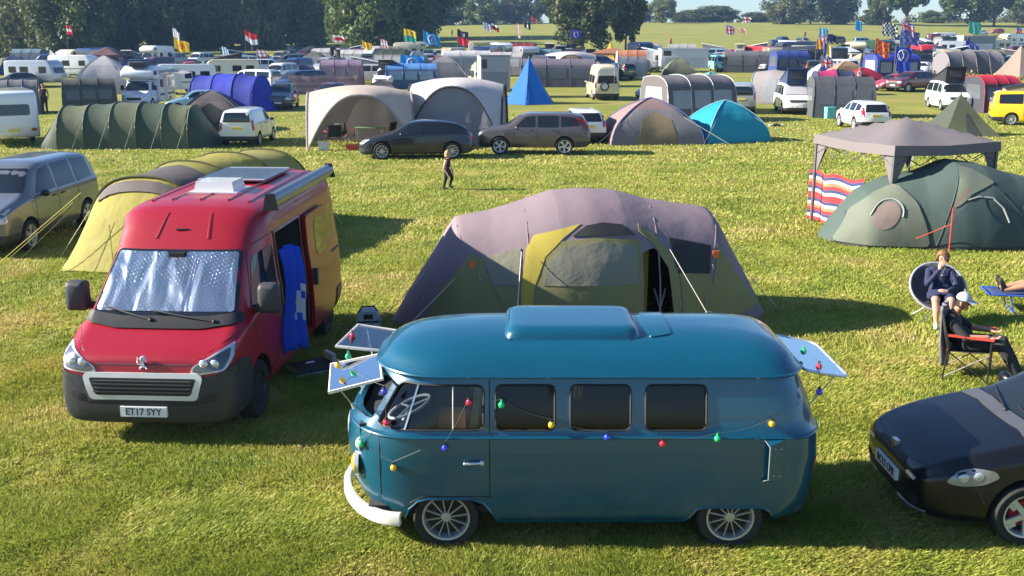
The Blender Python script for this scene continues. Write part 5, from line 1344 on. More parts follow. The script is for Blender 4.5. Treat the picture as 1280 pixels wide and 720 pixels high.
wom = seated_woman(); wom.scale = (.88, .88, .86); moon.scale = (.92, .92, .88); wom.location = (W0.x, W0.y + .27, .02); wom.rotation_euler = (0, 0, R(-14))
def folding_chair(label, cloth, trim, back=True, group='folding camping chairs'):
    root = thing('folding_chair', label, 'camping chair', group=group)
    fr = plastic('frame_black', (.02, .02, .022), .4); W = .29
    m = MB(); m.grid([[V(-W + .58 * i / 8, y, .43 + z - .05 * math.sin(math.pi * i / 8)) for i in range(9)] for y, z in ((-.26, .03), (-.05, 0), (.2, -.01), (.24, -.01))]); m.grid([[V(-W + .58 * i / 8, y + .05 * math.sin(math.pi * i / 8), z) for i in range(9)] for y, z in ((.23, .42), (.29, .65), (.34, .92))])
    o = m.build('seat', cloth, root, 60, False); sd = o.modifiers.new('s', 'SOLIDIFY'); sd.thickness = .012; evalmesh(o)
    for s in (-1, 1):
        m = MB(); m.tube([V(s * .31, -.26, .0), V(s * .31, -.26, .62)], .011, 6); m.build('leg', fr, root)
        m = MB(); m.tube([V(s * .31, .28, .0), V(s * .31, .24, .5), V(s * .31, .35, .93)], .011, 6); m.build('leg', fr, root)
        m = MB(); m.box(s * .31 - .03, s * .31 + .03, -.29, .26, .62, .64); m.build('armrest', trim, root, 0)
        m = MB(); m.tube([V(s * .31, -.26, .05), V(s * .31, .26, .42)], .009, 5); m.tube([V(s * .31, .28, .05), V(s * .31, -.26, .42)], .009, 5); m.build('side_brace', fr, root)
    m = MB(); m.tube([V(-.31, -.26, .05), V(.31, -.26, .42)], .009, 5); m.tube([V(.31, -.26, .05), V(-.31, -.26, .42)], .009, 5); m.tube([V(-.31, .28, .05), V(.31, .26, .42)], .009, 5); m.tube([V(.31, .28, .05), V(-.31, .26, .42)], .009, 5); m.build('cross_brace', fr, root)
    m = MB(); m.tube([V(-.31, .25, .42), V(.31, .25, .42)], .014, 6); m.tube([V(-.31, -.26, .40), V(.31, -.26, .40)], .014, 6); m.build('seat_strap', trim, root)
    return root
REDT = mat('strap_red', (.55, .05, .03), .6)
fc = folding_chair('black folding chair with red straps carrying the man with the black shirt', BLKC, REDT)
M0 = at(1206, 478); MY = R(62)
fc.location = (M0.x + .12, M0.y + .22, 0); fc.rotation_euler = (0, 0, MY)
def seated_man():
    b = []; pel = V(0, .06, .52); ch = V(.02, .27, .78)
    b += [(pel + V(-.09, 0, 0), pel + V(.09, 0, 0), .13, .13, 2), (pel + V(0, .03, .06), ch + V(0, 0, -.12), .145, .16, 1), (ch + V(-.10, 0, 0), ch + V(.10, 0, 0), .125, .125, 1), (ch + V(-.15, 0, .08), ch + V(.15, 0, .08), .085, .085, 1), (ch + V(0, -.02, .12), ch + V(-.02, -.07, .23), .058, .056, 0)]
    H = head(b, (-.03, .15, 1.10), (-.1, -.1, 1), (-.25, -1, -.2), 0)
    for s in (-1, 1):
        limb(b, [pel + V(s * .10, -.02, 0), V(s * .14, -.40, .56)], [.115, .085], 2); limb(b, [V(s * .14, -.40, .56), V(s * .14, -.55, .32), V(s * .13, -.68, .10)], [.078, .068, .048], 2); limb(b, [V(s * .13, -.68, .10), V(s * .14, -.76, .05)], [.042, .04], 3)
        limb(b, [ch + V(s * .22, 0, .05), V(s * .31, .05, .66)], [.075, .062], 1); limb(b, [V(s * .31, .05, .66), V(s * .22, -.22, .68)], [.048, .036], 0); hand(b, V(s * .21, -.24, .68), (-s * .3, -1, -.1), (1, 0, .1), 0, .6)
    root, body = figure('person', 'man in black shirt and pale cap slouching in the folding chair behind the black hatchback', b, [SKIN2, BLKC, mat('trouser_dark', (.025, .026, .03), .9, var=.2), BLKC], voxel=.0085)
    face(root, H); hair_cap(root, H, mat('hair_dark', (.03, .02, .015), .6), .05, 1., .004)
    c, up, f, r = H; m = MB(); rows = []
    for i in range(8):
        t = i / 7 * 1.45; rows.append([c + up * (.045 + math.cos(t) * .108) + (f * math.cos(a) + r * math.sin(a)) * math.sin(t) * .108 for a in [2 * math.pi * k / 20 for k in range(20)]])
    m.grid(rows, 0, True); m.grid([[c + up * .055 + f * (.09 + .09 * j) + r * .085 * (k / 4 - 1) * (1 - .25 * j) - up * .015 * j for k in range(9)] for j in (0, .5, 1)]); m.build('cap', mat('cap_pale', (.42, .47, .50), .8), root, 50)
    for s in (-1, 1): shoe(root, (s * .13, -.66, .04), (s * .15, -.92, .04), BLKC)
    return root
man = seated_man(); man.scale = (.93, .93, .93); man.location = (fc.location.x, fc.location.y, .0); man.rotation_euler = (0, 0, MY)
def jacket():
    m = MB(); rows = []
    for i in range(13):
        t = i / 12; rows.append([V(-.20 + .40 * j / 10 + .02 * math.sin(t * 6), .37 + .03 * math.sin(j * 1.3 + t * 3) - .05 * t, .97 - .80 * t) for j in range(11)])
    for r in rows: pass
    m.grid(rows); o = m.build('grey_jacket', fabric('jacket_grey', (.14, .135, .15), .05), None, 60, False)
    sd = o.modifiers.new('s', 'SOLIDIFY'); sd.thickness = .025; evalmesh(o); o.location = fc.location; o.rotation_euler = (0, 0, MY)
    tag(o, 'grey jacket hung over the back of the folding chair with red straps', 'jacket')
jacket()
# third sitter: legs up on a blue folding lounger, the rest beyond the frame
def lounger():
    root = thing('sun_lounger', 'blue folding lounger with bare legs resting on it at the right edge', 'lounger')
    bl = mat('tube_blue', (.02, .09, .50), .35, .1, .5); m = MB()
    m.grid([[V(-.9 + 1.5 * i / 10, y, .30 - .025 * math.sin(math.pi * (y + .26) / .52)) for y in (-.26, -.13, 0, .13, .26)] for i in range(11)]); m.grid([[V(.6 + .5 * i / 5, y, .30 + .5 * i / 5) for y in (-.26, 0, .26)] for i in range(6)])
    o = m.build('sling', mat('sling_navy', (.03, .05, .14), .85), root, 60, False); sd = o.modifiers.new('s', 'SOLIDIFY'); sd.thickness = .01; evalmesh(o)
    for s in (-1, 1):
        m = MB(); m.tube([V(-.93, s * .28, .31), V(.6, s * .28, .31), V(1.12, s * .28, .83)], .014, 7); m.build('side_rail', bl, root)
    m = MB(); m.tube([V(-.93, -.28, .31), V(-.93, .28, .31)], .014, 7); m.build('foot_rail', bl, root)
    for x in (-.6, .5):
        m = MB(); m.tube([V(x, -.27, .31), V(x + .08, -.27, .02), V(x + .08, .27, .02), V(x, .27, .31)], .013, 7); m.build('leg', bl, root)
    return root
L0 = at(1240, 395); lg = lounger(); lg.location = (L0.x + .98, L0.y + .28, 0); lg.rotation_euler = (0, 0, R(-12))
def lying():
    b = []; pel = V(.42, 0, .45)
    b += [(pel + V(0, -.09, 0), pel + V(0, .09, 0), .13, .13, 1), (pel, V(.86, 0, .78), .14, .15, 1), (V(.86, -.13, .82), V(.86, .13, .82), .10, .10, 1), (V(.9, 0, .88), V(.95, 0, 1.0), .055, .055, 0)]
    H = head(b, (.96, 0, 1.10), (-.1, 0, 1), (-1, 0, -.1), 0)
    for s in (-1, 1):
        limb(b, [pel + V(0, s * .09, .02), V(-.02, s * .11, .62 if s < 0 else .50)], [.105, .075], 1 if s > 0 else 1); limb(b, [V(.1, s * .11, .60 if s < 0 else .50), V(-.02, s * .11, .62 if s < 0 else .50)], [.085, .072], 0)
        limb(b, [V(-.02, s * .11, .62 if s < 0 else .50), V(-.34, s * .10, .44), V(-.66, s * .10, .36)], [.07, .062, .04], 0); limb(b, [V(-.66, s * .10, .36), V(-.72, s * .10, .42)], [.038, .03], 0)
        limb(b, [V(.84, s * .22, .82), V(.66, s * .28, .60), V(.45, s * .2, .62)], [.06, .05, .035], 0); hand(b, V(.44, s * .2, .62), (-1, -s * .2, 0), (0, 1, 0), 0, .5)
    root, body = figure('person', 'person reclining on the blue lounger with bare shins and dark sandals at the right edge', b, [SKIN2, mat('shorts_grey', (.12, .13, .16), .85)], voxel=.009)
    face(root, H); hair_cap(root, H, HAIR, .05)
    for s in (-1, 1): shoe(root, (-.68, s * .10, .335), (-.76, s * .11, .56), mat('sandal_dark', (.05, .035, .025), .7))
    return root
ly = lying(); ly.location = lg.location; ly.rotation_euler = lg.rotation_euler
# the child walking across the field
def walking_child():
    b = []; pel = V(0, 0, .60); ch = V(.02, 0, .84)
    b += [(pel + V(0, -.05, 0), pel + V(0, .05, 0), .085, .085, 1), (pel + V(0, 0, .05), ch, .085, .095, 2), (ch + V(0, -.08, .03), ch + V(0, .08, .03), .06, .06, 2), (ch + V(0, 0, .06), ch + V(.02, 0, .16), .04, .04, 0)]
    H = head(b, (.035, 0, 1.05), (.05, 0, 1), (1, .1, -.1), 0, .95)
    limb(b, [pel + V(0, -.05, 0), V(-.02, -.06, .33), V(-.09, -.06, .07)], [.078, .055, .036], 1); limb(b, [pel + V(0, .05, 0), V(.14, .06, .36), V(.06, .06, .11)], [.078, .055, .036], 1)
    limb(b, [V(-.09, -.06, .07), V(-.03, -.06, .03)], [.03, .026], 0); limb(b, [V(.06, .06, .11), V(.13, .06, .09)], [.03, .026], 0)
    limb(b, [ch + V(0, -.12, .03), V(-.04, -.17, .66), V(.06, -.15, .50)], [.042, .034, .026], 0); hand(b, V(.06, -.15, .49), (.2, 0, -1), (0, 1, 0), 0, .4, .7); limb(b, [ch + V(0, .12, .03), V(.05, .17, .66), V(.14, .14, .52)], [.042, .034, .026], 0); hand(b, V(.14, .14, .51), (.3, 0, -1), (0, 1, 0), 0, .4, .7)
    root, body = figure('person', 'small blond child in black trousers and dark vest walking across the open grass', b, [SKIN, BLKC, mat('vest_brown', (.03, .02, .018), .85)], voxel=.008)
    face(root, H, .95); hair_cap(root, H, HAIRB, .06, .95, .012)
    shoe(root, (-.12, -.06, .03), (.03, -.06, .03), BLKC, .8); shoe(root, (.03, .06, .085), (.17, .06, .07), BLKC, .8); return root
kid = walking_child(); kid.location = at(559, 237); kid.rotation_euler = (0, 0, R(-15))
# far people: simple standing figure copied with other clothes
def standing(label, top, leg, hairm):
    b = []; b += [(V(-.09, 0, .95), V(.09, 0, .95), .12, .12, 2), (V(0, 0, 1.0), V(0, 0, 1.32), .13, .15, 1), (V(-.14, 0, 1.40), V(.14, 0, 1.40), .075, .075, 1), (V(0, 0, 1.45), V(0, 0, 1.55), .055, .05, 0)]
    H = head(b, (0, -.02, 1.64), (0, 0, 1), (0, -1, -.1), 0)
    for s in (-1, 1):
        limb(b, [V(s * .09, 0, .92), V(s * .10, -.02 * s, .5), V(s * .10, .03 * s, .09)], [.105, .075, .05], 2); limb(b, [V(s * .10, .02, .06), V(s * .11, -.10, .04)], [.045, .035], 2)
        limb(b, [V(s * .2, 0, 1.40), V(s * .25, .02, 1.12), V(s * .23, -.08, .88)], [.06, .048, .035], 0); hand(b, V(s * .23, -.09, .86), (0, -.2, -1), (0, 1, 0), 0, .4)
    root, body = figure('person', label, b, [SKIN, top, leg], voxel=.014, group='people standing among the far tents'); face(root, H); hair_cap(root, H, hairm); return root
for px, py, yaw, lab, t, l in ((57, 142, 20, 'person in dark clothes standing beside the grey awning near the left edge', BLKC, BLKC), (1073, 111, 40, 'person in white shirt and dark shorts standing beside the red dome tent', mat('shirt_white', (.7, .7, .68), .8), BLKC),
                           (1006, 48, 0, 'person in dark jacket standing on the far slope beside the right trees', BLKC, NAVY), (565, 45, 0, 'tiny person in dark clothes standing on the far left of the open slope', BLKC, BLKC), (838, 58, 10, 'person in red top standing behind the long white trailer', mat('shirt_red', (.5, .05, .04), .8), NAVY)):
    p = standing(lab, t, l, HAIR); p.location = at(px, py); p.rotation_euler = (0, 0, R(yaw))
# small things on the grass
def fan_heater():
    root = thing('cool_box', 'small pale domed cool box standing on shaded grass beside the mauve tent', 'cool box')
    mb = MB(); prof = rpoly([(-.18, .02), (.18, .02), (.19, .22), (.12, .31), (-.12, .31), (-.19, .22)], .08, 4); mb.prism(prof, 'y', -.13, .13); mb.build('case', mat('case_grey', (.40, .41, .43), .5), root, 30)
    m = MB(); m.box(-.07, .07, -.14, -.12, .19, .27); m.box(-.05, .05, -.14, -.12, .06, .11); m.build('front_panel', BLACK, root, 0); m = MB(); m.tube([(-.14, 0, .27), (-.1, 0, .36), (.1, 0, .36), (.14, 0, .27)], .014, 6); m.build('handle', BLACK, root)
    m = MB(); m.box(-.17, .17, -.137, -.13, .13, .165); m.build('dark_band', DARKPL, root, 0); return root
put(fan_heater(), 461, 411, 8)
def doormat():
    root = thing('black_case', 'flat black case lying on the grass beside the open side door of the red van', 'case'); m = MB(); m.box(-.30, .30, -.2, .2, .02, .10, tx=.01, ty=.01); m.build('case', BLACK, root, 0)
    m = MB(); m.box(-.31, .31, -.22, -.19, .0, .04); m.build('pale_edge', mat('edge_pale', (.35, .35, .36), .6), root, 0); m = MB(); m.tube([(-.07, .05, .105), (.05, .05, .105)], .014, 6); m.box(.25, .31, -.1, .18, .0, .2); m.build('handle', ALU, root); return root
put(doormat(), 391, 463, 35)
# ------------------------------------------------------------------ right foreground: gazebo, windbreak, green tent
gz = gazebo('grey pop-up gazebo beside the green tent', mat('fabric_taupe', (.155, .135, .135), .8, 0, 0, .1, 3, .25, 3), plastic('leg_grey', (.10, .10, .105), .4), 2.9, 2.9, 2.08, 2.62)
gz.location = (9.2, 23.6, 0); gz.rotation_euler = (0, 0, R(19))
RC = [mat('cloth_' + n, c, .85, var=.15, scale=10) for n, c in (('red', (.55, .03, .035)), ('red2', (.55, .03, .035)), ('pale', (.50, .48, .52)), ('navy', (.03, .045, .13)), ('red3', (.60, .06, .05)), ('orange', (.62, .16, .08)))]
wb = windbreak('red, white and blue striped windbreak standing beside the grey gazebo', [RC[0], RC[2], RC[3], RC[0], RC[5], RC[2], RC[3], RC[0]], 2.0, 1.2, 5, None, 16)
wb.location = (7.75, 23.9, 0); wb.rotation_euler = (0, 0, R(-70))
QX = [-2.75, -2.45, -1.9, -1.35, -.75, -.05, .55, 1.2, 1.9, 2.5, 2.8]; QZ = [.04, .45, 1.12, 1.40, 1.52, 1.80, 1.72, 1.52, 1.38, .6, .04]; QD = [.25, .75, 1.15, 1.2, 1.25, 1.4, 1.4, 1.3, 1.15, .75, .25]
def green_tent():
    root = thing('dome_tent', 'dark green dome tent with pink oval window and red guy lines', 'tent', group='dome tents')
    g1, g2, g3 = fabric('fir_green', (.070, .105, .090), .2), fabric('sage', (.20, .225, .17), .35), fabric('bluish_green', (.055, .085, .085), .2)
    mb = q_shell(1, 0, .03, 4); b = bvh_of(mb); mb.build('fly_sheet', g1, root, 50)
    def pn(pts, m, n, off=.012): panel(b, pts, 'y-', off, .012, .12).build(n, m, root, 50)
    pn(rpoly([(-2.62, .06), (-2.2, .75), (-1.85, 1.08), (-1.35, 1.33), (-1.0, 1.0), (-.82, .5), (-.72, .06)], .12), g2, 'side_panel', .035)
    pn([(-1.62 + .25 * math.cos(a) + .10 * math.sin(a), .68 + .28 * math.sin(a)) for a in [2 * math.pi * k / 20 for k in range(20)]], fabric('blush_mesh', (.29, .22, .19), .3), 'oval_window', .045)
    pn(rpoly([(-.55, .04), (-.30, .72), (.12, 1.12), (.55, 1.10), (.95, .65), (1.25, .04)], .14), g3, 'door', .014)
    pn(rpoly([(-.30, .9), (-.05, 1.72), (.22, 1.66), (.62, 1.42), (.1, 1.2), (-.18, .95)], .06), g2, 'canopy_flap', .02)
    pn(rpoly([(1.35, .04), (1.1, .75), (1.4, 1.3), (1.9, 1.2), (2.5, .3), (2.6, .04)], .1), g3, 'side_panel', .014)
    pn([(-2.6, .0), (2.6, .0), (2.5, .10), (-2.5, .10)], mat('groundsheet', (.02, .02, .022), .7), 'mud_skirt', .018)
    z = MB(); seam(b, [(.0, 1.08), (.2, 1.14), (.5, 1.12), (.72, .92), (.85, .62)], 'y-', .018, z, .08, 5, .02); seam(b, [(-1.62 + .31 * math.cos(a) + .12 * math.sin(a), .68 + .34 * math.sin(a)) for a in [math.pi * k / 12 for k in range(13)]], 'y-', .014, z, .08, 5, .05); z.build('zip', mat('zip_pale', (.35, .36, .34), .6), root)
    z = MB()
    for P in ([(-2.6, .08), (-2.2, .78), (-1.35, 1.36), (-.95, .95), (-.7, .05)], [(-.6, .05), (-.4, .75), (-.05, 1.75)], [(-.05, 1.75), (.7, 1.25), (1.3, .6), (1.5, .05)]): seam(b, P, 'y-', .016, z, .12, 5)
    z.build('pole_sleeve', g3, root)
    z = MB(); z.tube([(-.42, -1.55, .0), (-.42, -1.52, .95)], .014, 6); z.build('red_pole', REDT, root)
    z = MB(); z.tube([(-.42, -1.5, .6), (-1.05, -1.3, .25)], .008, 4); z.tube([(1.35, -1.15, .95), (2.1, -1.9, .0)], .012, 4); z.tube([(-.42, -1.52, .95), (.0, -1.2, 1.35)], .008, 4); z.build('red_guy_lines', REDT, root)
    return root
gt = green_tent(); gt.location = (9.75, 22.25, 0); gt.rotation_euler = (0, 0, R(-3))

# ------------------------------------------------------------------ vehicles, measured one by one
def vput(kind, px, py, yaw, c, label, s=None):
    s = s or {'suv': .95, 'coupe': 1.0, 'hightop': .97, 'caddy': .86, 'mpv': .9, 'caravan': .9, 'motorhome': .9}.get(kind, .91)
    p = at(px, py); return place_vehicle(kind, p, yaw, c, label, s)
o = place_vehicle('mpv', Vector((-11.1, 22.3, 0)), 88, 'grey', 'dark grey people carrier with silver hubcaps beside the yellow tent'); 
VE = [  # kind, x, y of the wheels, heading, colour, label
 ('coupe', 521, 196, 4, 'black', 'black hatchback parked side on in front of the two pale event shelters'),
 ('suv', 668, 191, -3, 'brown', 'bronze grey off-roader with roof rails parked side on beside the black hatchback'),
 ('crossover', 727, 175, -84, 'white', 'white crossover seen from behind, half hidden by the bronze off-roader'),
 ('crossover', 1077, 161, -89, 'white', 'white crossover with dark rear window behind the grey gazebo'),
 ('caddy', 313, 178, -91, 'white', 'white small van with dark rear window behind the yellow tent'),
 ('hightop', 752, 123, -86, 'cream', 'cream high roof camper with spare wheel standing alone in mid field'),
 ('van', 990, 140, 84, 'white', 'white camper with blue lifted pop top and covered windscreen'),
 ('van', 1184, 136, 83, 'white', 'white camper with black lifted pop top near the right edge'),
 ('van', 1294, 156, 162, 'yellow', 'bright yellow camper at the right edge'),
 ('van', 924, 139, -100, 'silver', 'silver camper seen from behind beside the grey tall awning'),
 ('van', 900, 89, 95, 'teal', 'mint green camper facing the camera in the far row'),
 ('mpv', 354, 135, 94, 'dark_grey', 'dark grey compact car facing the camera alone on the left field'),
 ('hatch', 246, 140, 20, 'light_blue', 'light blue small car behind the brown dome tent'),
 ('caravan', 12, 178, -58, 'white', 'white caravan seen from behind at the left edge'),
 ('caravan', 46, 108, 170, 'silver', 'silver white caravan with open door at the far left'),
 ('caravan', 95, 97, 172, 'white', 'small white caravan behind the long silver white one'),
 ('motorhome', 186, 133, 92, 'white', 'white motorhome with dark roof box behind the green tunnel tent'),
 ('caravan', 232, 117, 20, 'white', 'large white caravan behind the white motorhome'),
 ('caravan', 292, 106, 15, 'cream', 'cream caravan behind the blue tunnel tent'),
 ('van', 318, 114, -20, 'white', 'white camper between the blue tunnel tent and the dark compact car'),
 ('suv', 168, 92, 30, 'blue', 'blue off-roader beneath the dark wood on the left'),
 ('van', 197, 91, 60, 'maroon', 'dark red camper beneath the dark wood on the left'),
 ('suv', 277, 86, 15, 'dark_grey', 'dark grey off-roader under the pale flag at the wood edge'),
 ('van', 300, 89, 50, 'white', 'white camper under the red and white flag at the wood edge'),
 ('van', 352, 102, 75, 'white', 'white camper with dark windscreen behind the dark blue camper'),
 ('van', 376, 116, 50, 'navy', 'dark blue camper with purple windbreak on the left field'),
 ('van', 365, 86, 20, 'grey', 'grey camper with pale roof at the foot of the wood'),
 ('van', 412, 92, 60, 'silver', 'pale silver camper under the pirate flag'),
 ('van', 458, 104, -8, 'silver', 'silver camper with raised roof beside the purple striped awning'),
 ('van', 487, 110, 78, 'white', 'white camper with dark raised roof beside the large blue flag'),
 ('hatch', 413, 128, 70, 'maroon', 'dark red small car behind the open cream shelter'),
 ('hatch', 543, 121, 20, 'red', 'red small car just behind the closed grey shelter'),
 ('van', 602, 113, 100, 'cream', 'cream camper beside the tall grey covered trailer'),
 ('van', 676, 76, 10, 'dark_grey', 'dark long van in the far row left of the big tree'),
 ('suv', 772, 99, -60, 'green', 'dark green off-roader behind the cream high roof camper'),
 ('van', 800, 96, 75, 'navy', 'navy camper facing the camera in the far row'),
 ('caravan', 815, 89, 10, 'white', 'white caravan between the navy camper and the long white trailer'),
 ('hatch', 827, 124, 15, 'grey', 'grey small car behind the tall grey awning'),
 ('van', 925, 80, 70, 'white', 'white camper with cream raised roof behind the mint green camper'),
 ('crossover', 958, 90, 50, 'white', 'white small car beside the blue square tent'),
 ('hatch', 1116, 113, 25, 'red', 'bright red small car under the blue flags'),
 ('suv', 1138, 114, 30, 'maroon', 'dark maroon car beside the bright red one'),
 ('crossover', 1152, 95, 60, 'white', 'white car behind the camper with black pop top'),
 ('van', 1180, 64, 10, 'maroon', 'burgundy long van in the far right row'),
 ('caravan', 1178, 55, 0, 'white', 'white caravan far behind the burgundy van'),
 ('caravan', 1243, 68, 10, 'cream', 'cream caravan at the far right beside the grey block'),
 ('motorhome', 1262, 60, 20, 'white', 'white motorhome in the far right corner'),
 ('hatch', 1246, 42, 10, 'red', 'tiny red car on the far right slope'),
 ('hatch', 1225, 44, 10, 'white', 'tiny white car on the far right slope'),
 ('suv', 1010, 88, 40, 'navy', 'navy off-roader with raised roof behind the grey drive-away awning'),
 ('van', 1050, 80, 20, 'navy', 'navy camper behind the patterned tent'),
 ('van', 1075, 76, 60, 'grey', 'grey camper with striped cover left of the chequered flag'),
 ('hatch', 20, 110, 30, 'dark_grey', 'dark car near the grey awning at the left edge'),
]
made = {}
for e in VE:
    made[e[5]] = vput(*e)
def mk(sub): return next(v for k, v in made.items() if sub in k)
BLUEC = fabric('pop_blue', (.03, .055, .12), .1); NAVYC = fabric('pop_black', (.02, .022, .025), .05)
pop_top(mk('blue lifted pop top'), h=.95, cm=BLUEC, rm=mat('roof_navy', (.02, .035, .08), .4, 0, .5))
pop_top(mk('black lifted pop top'), h=.95, cm=NAVYC)
o = mk('covered windscreen'); m = panel(SPECS['van']['_bvh'], rpoly([(-.78, 1.24), (.78, 1.24), (.66, 1.78), (-.66, 1.78)], .06), 'x-', .03, .02, .2).build('windscreen_cover', mat('cover_grey', (.36, .36, .38), .7, bump=.4, bscale=8), o); m.location.x -= 2.45
pop_top(mk('silver camper with raised roof'), h=.7, cm=fabric('pop_grey', (.16, .17, .18), .1), rm=WHITEP); pop_top(mk('dark raised roof beside'), h=.7, cm=NAVYC, rm=mat('roof_grey', (.2, .2, .21), .5))
pop_top(mk('cream raised roof'), h=.8, cm=fabric('pop_cream', (.4, .38, .3), .1), rm=mat('roof_cream', (.6, .56, .42), .5)); pop_top(mk('navy off-roader with raised roof'), h=.8, cm=BLUEC, z=1.6, x0=1.2, x1=3.6, rm=mat('roof_navy', (.02, .035, .08), .4, 0, .5))
pop_top(mk('bright yellow camper'), h=.8, cm=fabric('pop_tan', (.35, .27, .2), .15), rm=BLACK); pop_top(mk('camper beside the tall'), h=.6, cm=fabric('pop_cream', (.4, .38, .3), .1), rm=mat('roof_cream', (.6, .56, .42), .5))
# spare wheel and ladder on the cream camper, roof box on the motorhome
o = mk('cream high roof'); w = add_wheel(o, 2.53, -.25, .33, .2, 'steel'); w.rotation_euler = (0, 0, R(90)); w.location = (2.53, -.2, 1.0)
m = MB(); 
for y in (.5, .8): m.tube([(2.46, y, .7), (2.50, y, 1.9), (2.3, y, 2.6)], .018, 5)
for k in range(6): m.tube([(2.49, .5, .8 + k * .3), (2.49, .8, .8 + k * .3)], .014, 5)
m.build('ladder', ALU, o)
o = mk('white motorhome with dark'); m = MB(); rr = rpoly([(-2.0, -.6), (-.5, -.6), (-.5, .6), (-2.0, .6)], .15); m.grid([[V(x, y, 2.9) for x, y in rr], [V(x, y, 3.18) for x, y in rr], [V(-1.25 + (x + 1.25) * .85, y * .8, 3.26) for x, y in rr]], 0, True); k = len(rr); m.f.append(tuple(range(2 * k, 3 * k))); m.m.append(0); m.build('roof_box', DARKPL, o, 40)
m = MB(); m.grid([[V(-.6 + 3.2 * i / 6, -1.12 - 1.5 * j / 3, 2.62 - .25 * j / 3 - .05 * math.sin(math.pi * i / 6)) for i in range(7)] for j in range(4)]); m.build('awning', fabric('awning_pale', (.5, .48, .46), .3), o, 60)
m = MB(); m.tube([(-.6, -2.6, 0), (-.6, -2.6, 2.37)], .02, 5); m.tube([(2.6, -2.6, 0), (2.6, -2.6, 2.37)], .02, 5); m.build('awning_leg', ALU, o)

# ------------------------------------------------------------------ tents and shelters, measured
GRY = fabric('grey', (.16, .155, .17), .2); DGR = fabric('charcoal', (.055, .06, .068), .12); PALE = fabric('pale_grey', (.42, .41, .43), .3); CRM = fabric('cream', (.56, .47, .40), .3); WINP = mat('film_window', (.25, .26, .27), .2, 0, 0, .2, 3)
put(tunnel_tent('dark green tunnel tent with six ribs left of the yellow tent', fabric('pine', (.05, .075, .045), .15), fabric('pine_light', (.10, .12, .065), .18), 7.4, 3.0, 1.85, 6, 'tunnel tents', .6, None, 1.1, fabric('pine_pale', (.16, .18, .10), .1)), 168, 182, 3)
put(tunnel_tent('bright blue tunnel tent behind the brown dome tent', fabric('cobalt', (.02, .04, .42), .2), fabric('cobalt_dark', (.015, .03, .30), .2), 6.0, 3.0, 2.3, 4, 'tunnel tents', .6, None, .9), 290, 137, -12)
put(dome_tent('grey brown dome tent between the green tunnel tent and the white small van', fabric('mole', (.135, .11, .105), .2), fabric('mole2', (.19, .15, .14), .25), 3.4, 3.2, 1.9, DARKM), 266, 162, 12)
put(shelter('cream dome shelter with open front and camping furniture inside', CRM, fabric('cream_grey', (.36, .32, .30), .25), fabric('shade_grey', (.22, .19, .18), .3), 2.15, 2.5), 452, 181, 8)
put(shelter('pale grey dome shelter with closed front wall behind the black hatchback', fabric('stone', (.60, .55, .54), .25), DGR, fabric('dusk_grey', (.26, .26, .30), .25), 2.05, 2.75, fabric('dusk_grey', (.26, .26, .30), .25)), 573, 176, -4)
put(pyramid_tent('bright blue pyramid tent with pale seams in mid field', fabric('azure', (.01, .20, .62), .25), fabric('azure_dark', (.01, .15, .50), .25)), 661, 129, 0, 1.05)
put(dome_tent('pinkish grey dome tent with blue door trim beside the turquoise tent', fabric('dusty_pink', (.30, .20, .19), .25), fabric('dusty_grey', (.22, .21, .22), .25), 4.0, 3.0, 1.9, fabric('tan_door', (.25, .19, .10), .2), polem=fabric('trim_blue', (.08, .12, .32), .1), exp=.8), 812, 177, 6)
put(dome_tent('turquoise dome tent right of the pinkish grey one', fabric('turquoise', (.01, .30, .42), .3), fabric('turquoise_light', (.02, .36, .46), .3), 3.1, 2.7, 1.75, None, polem=fabric('pale_teal', (.25, .48, .55), .1), exp=.7), 904, 175, 20)
put(dome_tent('rainbow striped dome tent behind the tall grey awning', fabric('aqua', (.10, .42, .42), .3), fabric('peach', (.5, .28, .2), .3), 2.8, 2.6, 1.5, None), 888, 113, 20)
aw = awning_tent('tall grey awning with clear windows attached to the silver camper', fabric('awn_grey', (.17, .155, .16), .2), fabric('awn_grey2', (.13, .115, .115), .2), WINP, 4.2, 2.9, 2.5, .35, frame=mat('frame_pale', (.5, .5, .5), .6)); put(aw, 858, 150, 22)
put(awning_tent('dark grey drive-away awning beside the camper with blue pop top', DGR, fabric('charcoal2', (.075, .08, .088), .12), mat('film_dark', (.09, .095, .10), .25), 3.3, 3.0, 2.3, .3), 1048, 145, -8)
put(tunnel_tent('arched pale grey awning left of the camper with blue pop top', fabric('mist', (.30, .27, .27), .3), fabric('mist2', (.36, .32, .31), .3), 3.0, 3.4, 2.3, 2, 'tunnel tents', .9, WINP, .25, fabric('teal_trim', (.25, .42, .48), .1)), 966, 128, -25)
put(pyramid_tent('small olive ridge tent with pale guy rope behind the gazebo', fabric('moss', (.13, .14, .07), .2), fabric('moss_dark', (.055, .065, .045), .15), 3.9, 1.85, 4, 'pyramid tents', 'pyramid_tent', .7), 1196, 168, 10)
put(dome_tent('crimson dome tent beside the bright red car', fabric('crimson', (.42, .015, .05), .3), fabric('crimson_dark', (.28, .015, .04), .25), 3.4, 2.8, 1.7, None), 1078, 110, 10)
put(awning_tent('tall dark awning with red roof behind the yellow camper', fabric('poppy', (.48, .02, .05), .25), fabric('slate', (.04, .042, .055), .1), mat('film_dark', (.09, .095, .10), .25), 2.4, 2.2, 2.2, .2), 1236, 139, 10)
put(tunnel_tent('grey ribbed tunnel tent in the far right row', fabric('ash', (.20, .18, .19), .2), fabric('ash_dark', (.10, .10, .12), .2), 7.5, 3.6, 2.5, 5, 'tunnel tents', .7, None, .7), 1208, 92, 8)
put(pyramid_tent('tan bell tent at the far right edge', fabric('tan', (.36, .28, .22), .3), fabric('tan_dark', (.27, .21, .17), .3), 5.0, 3.1, 8), 1272, 97, 0)
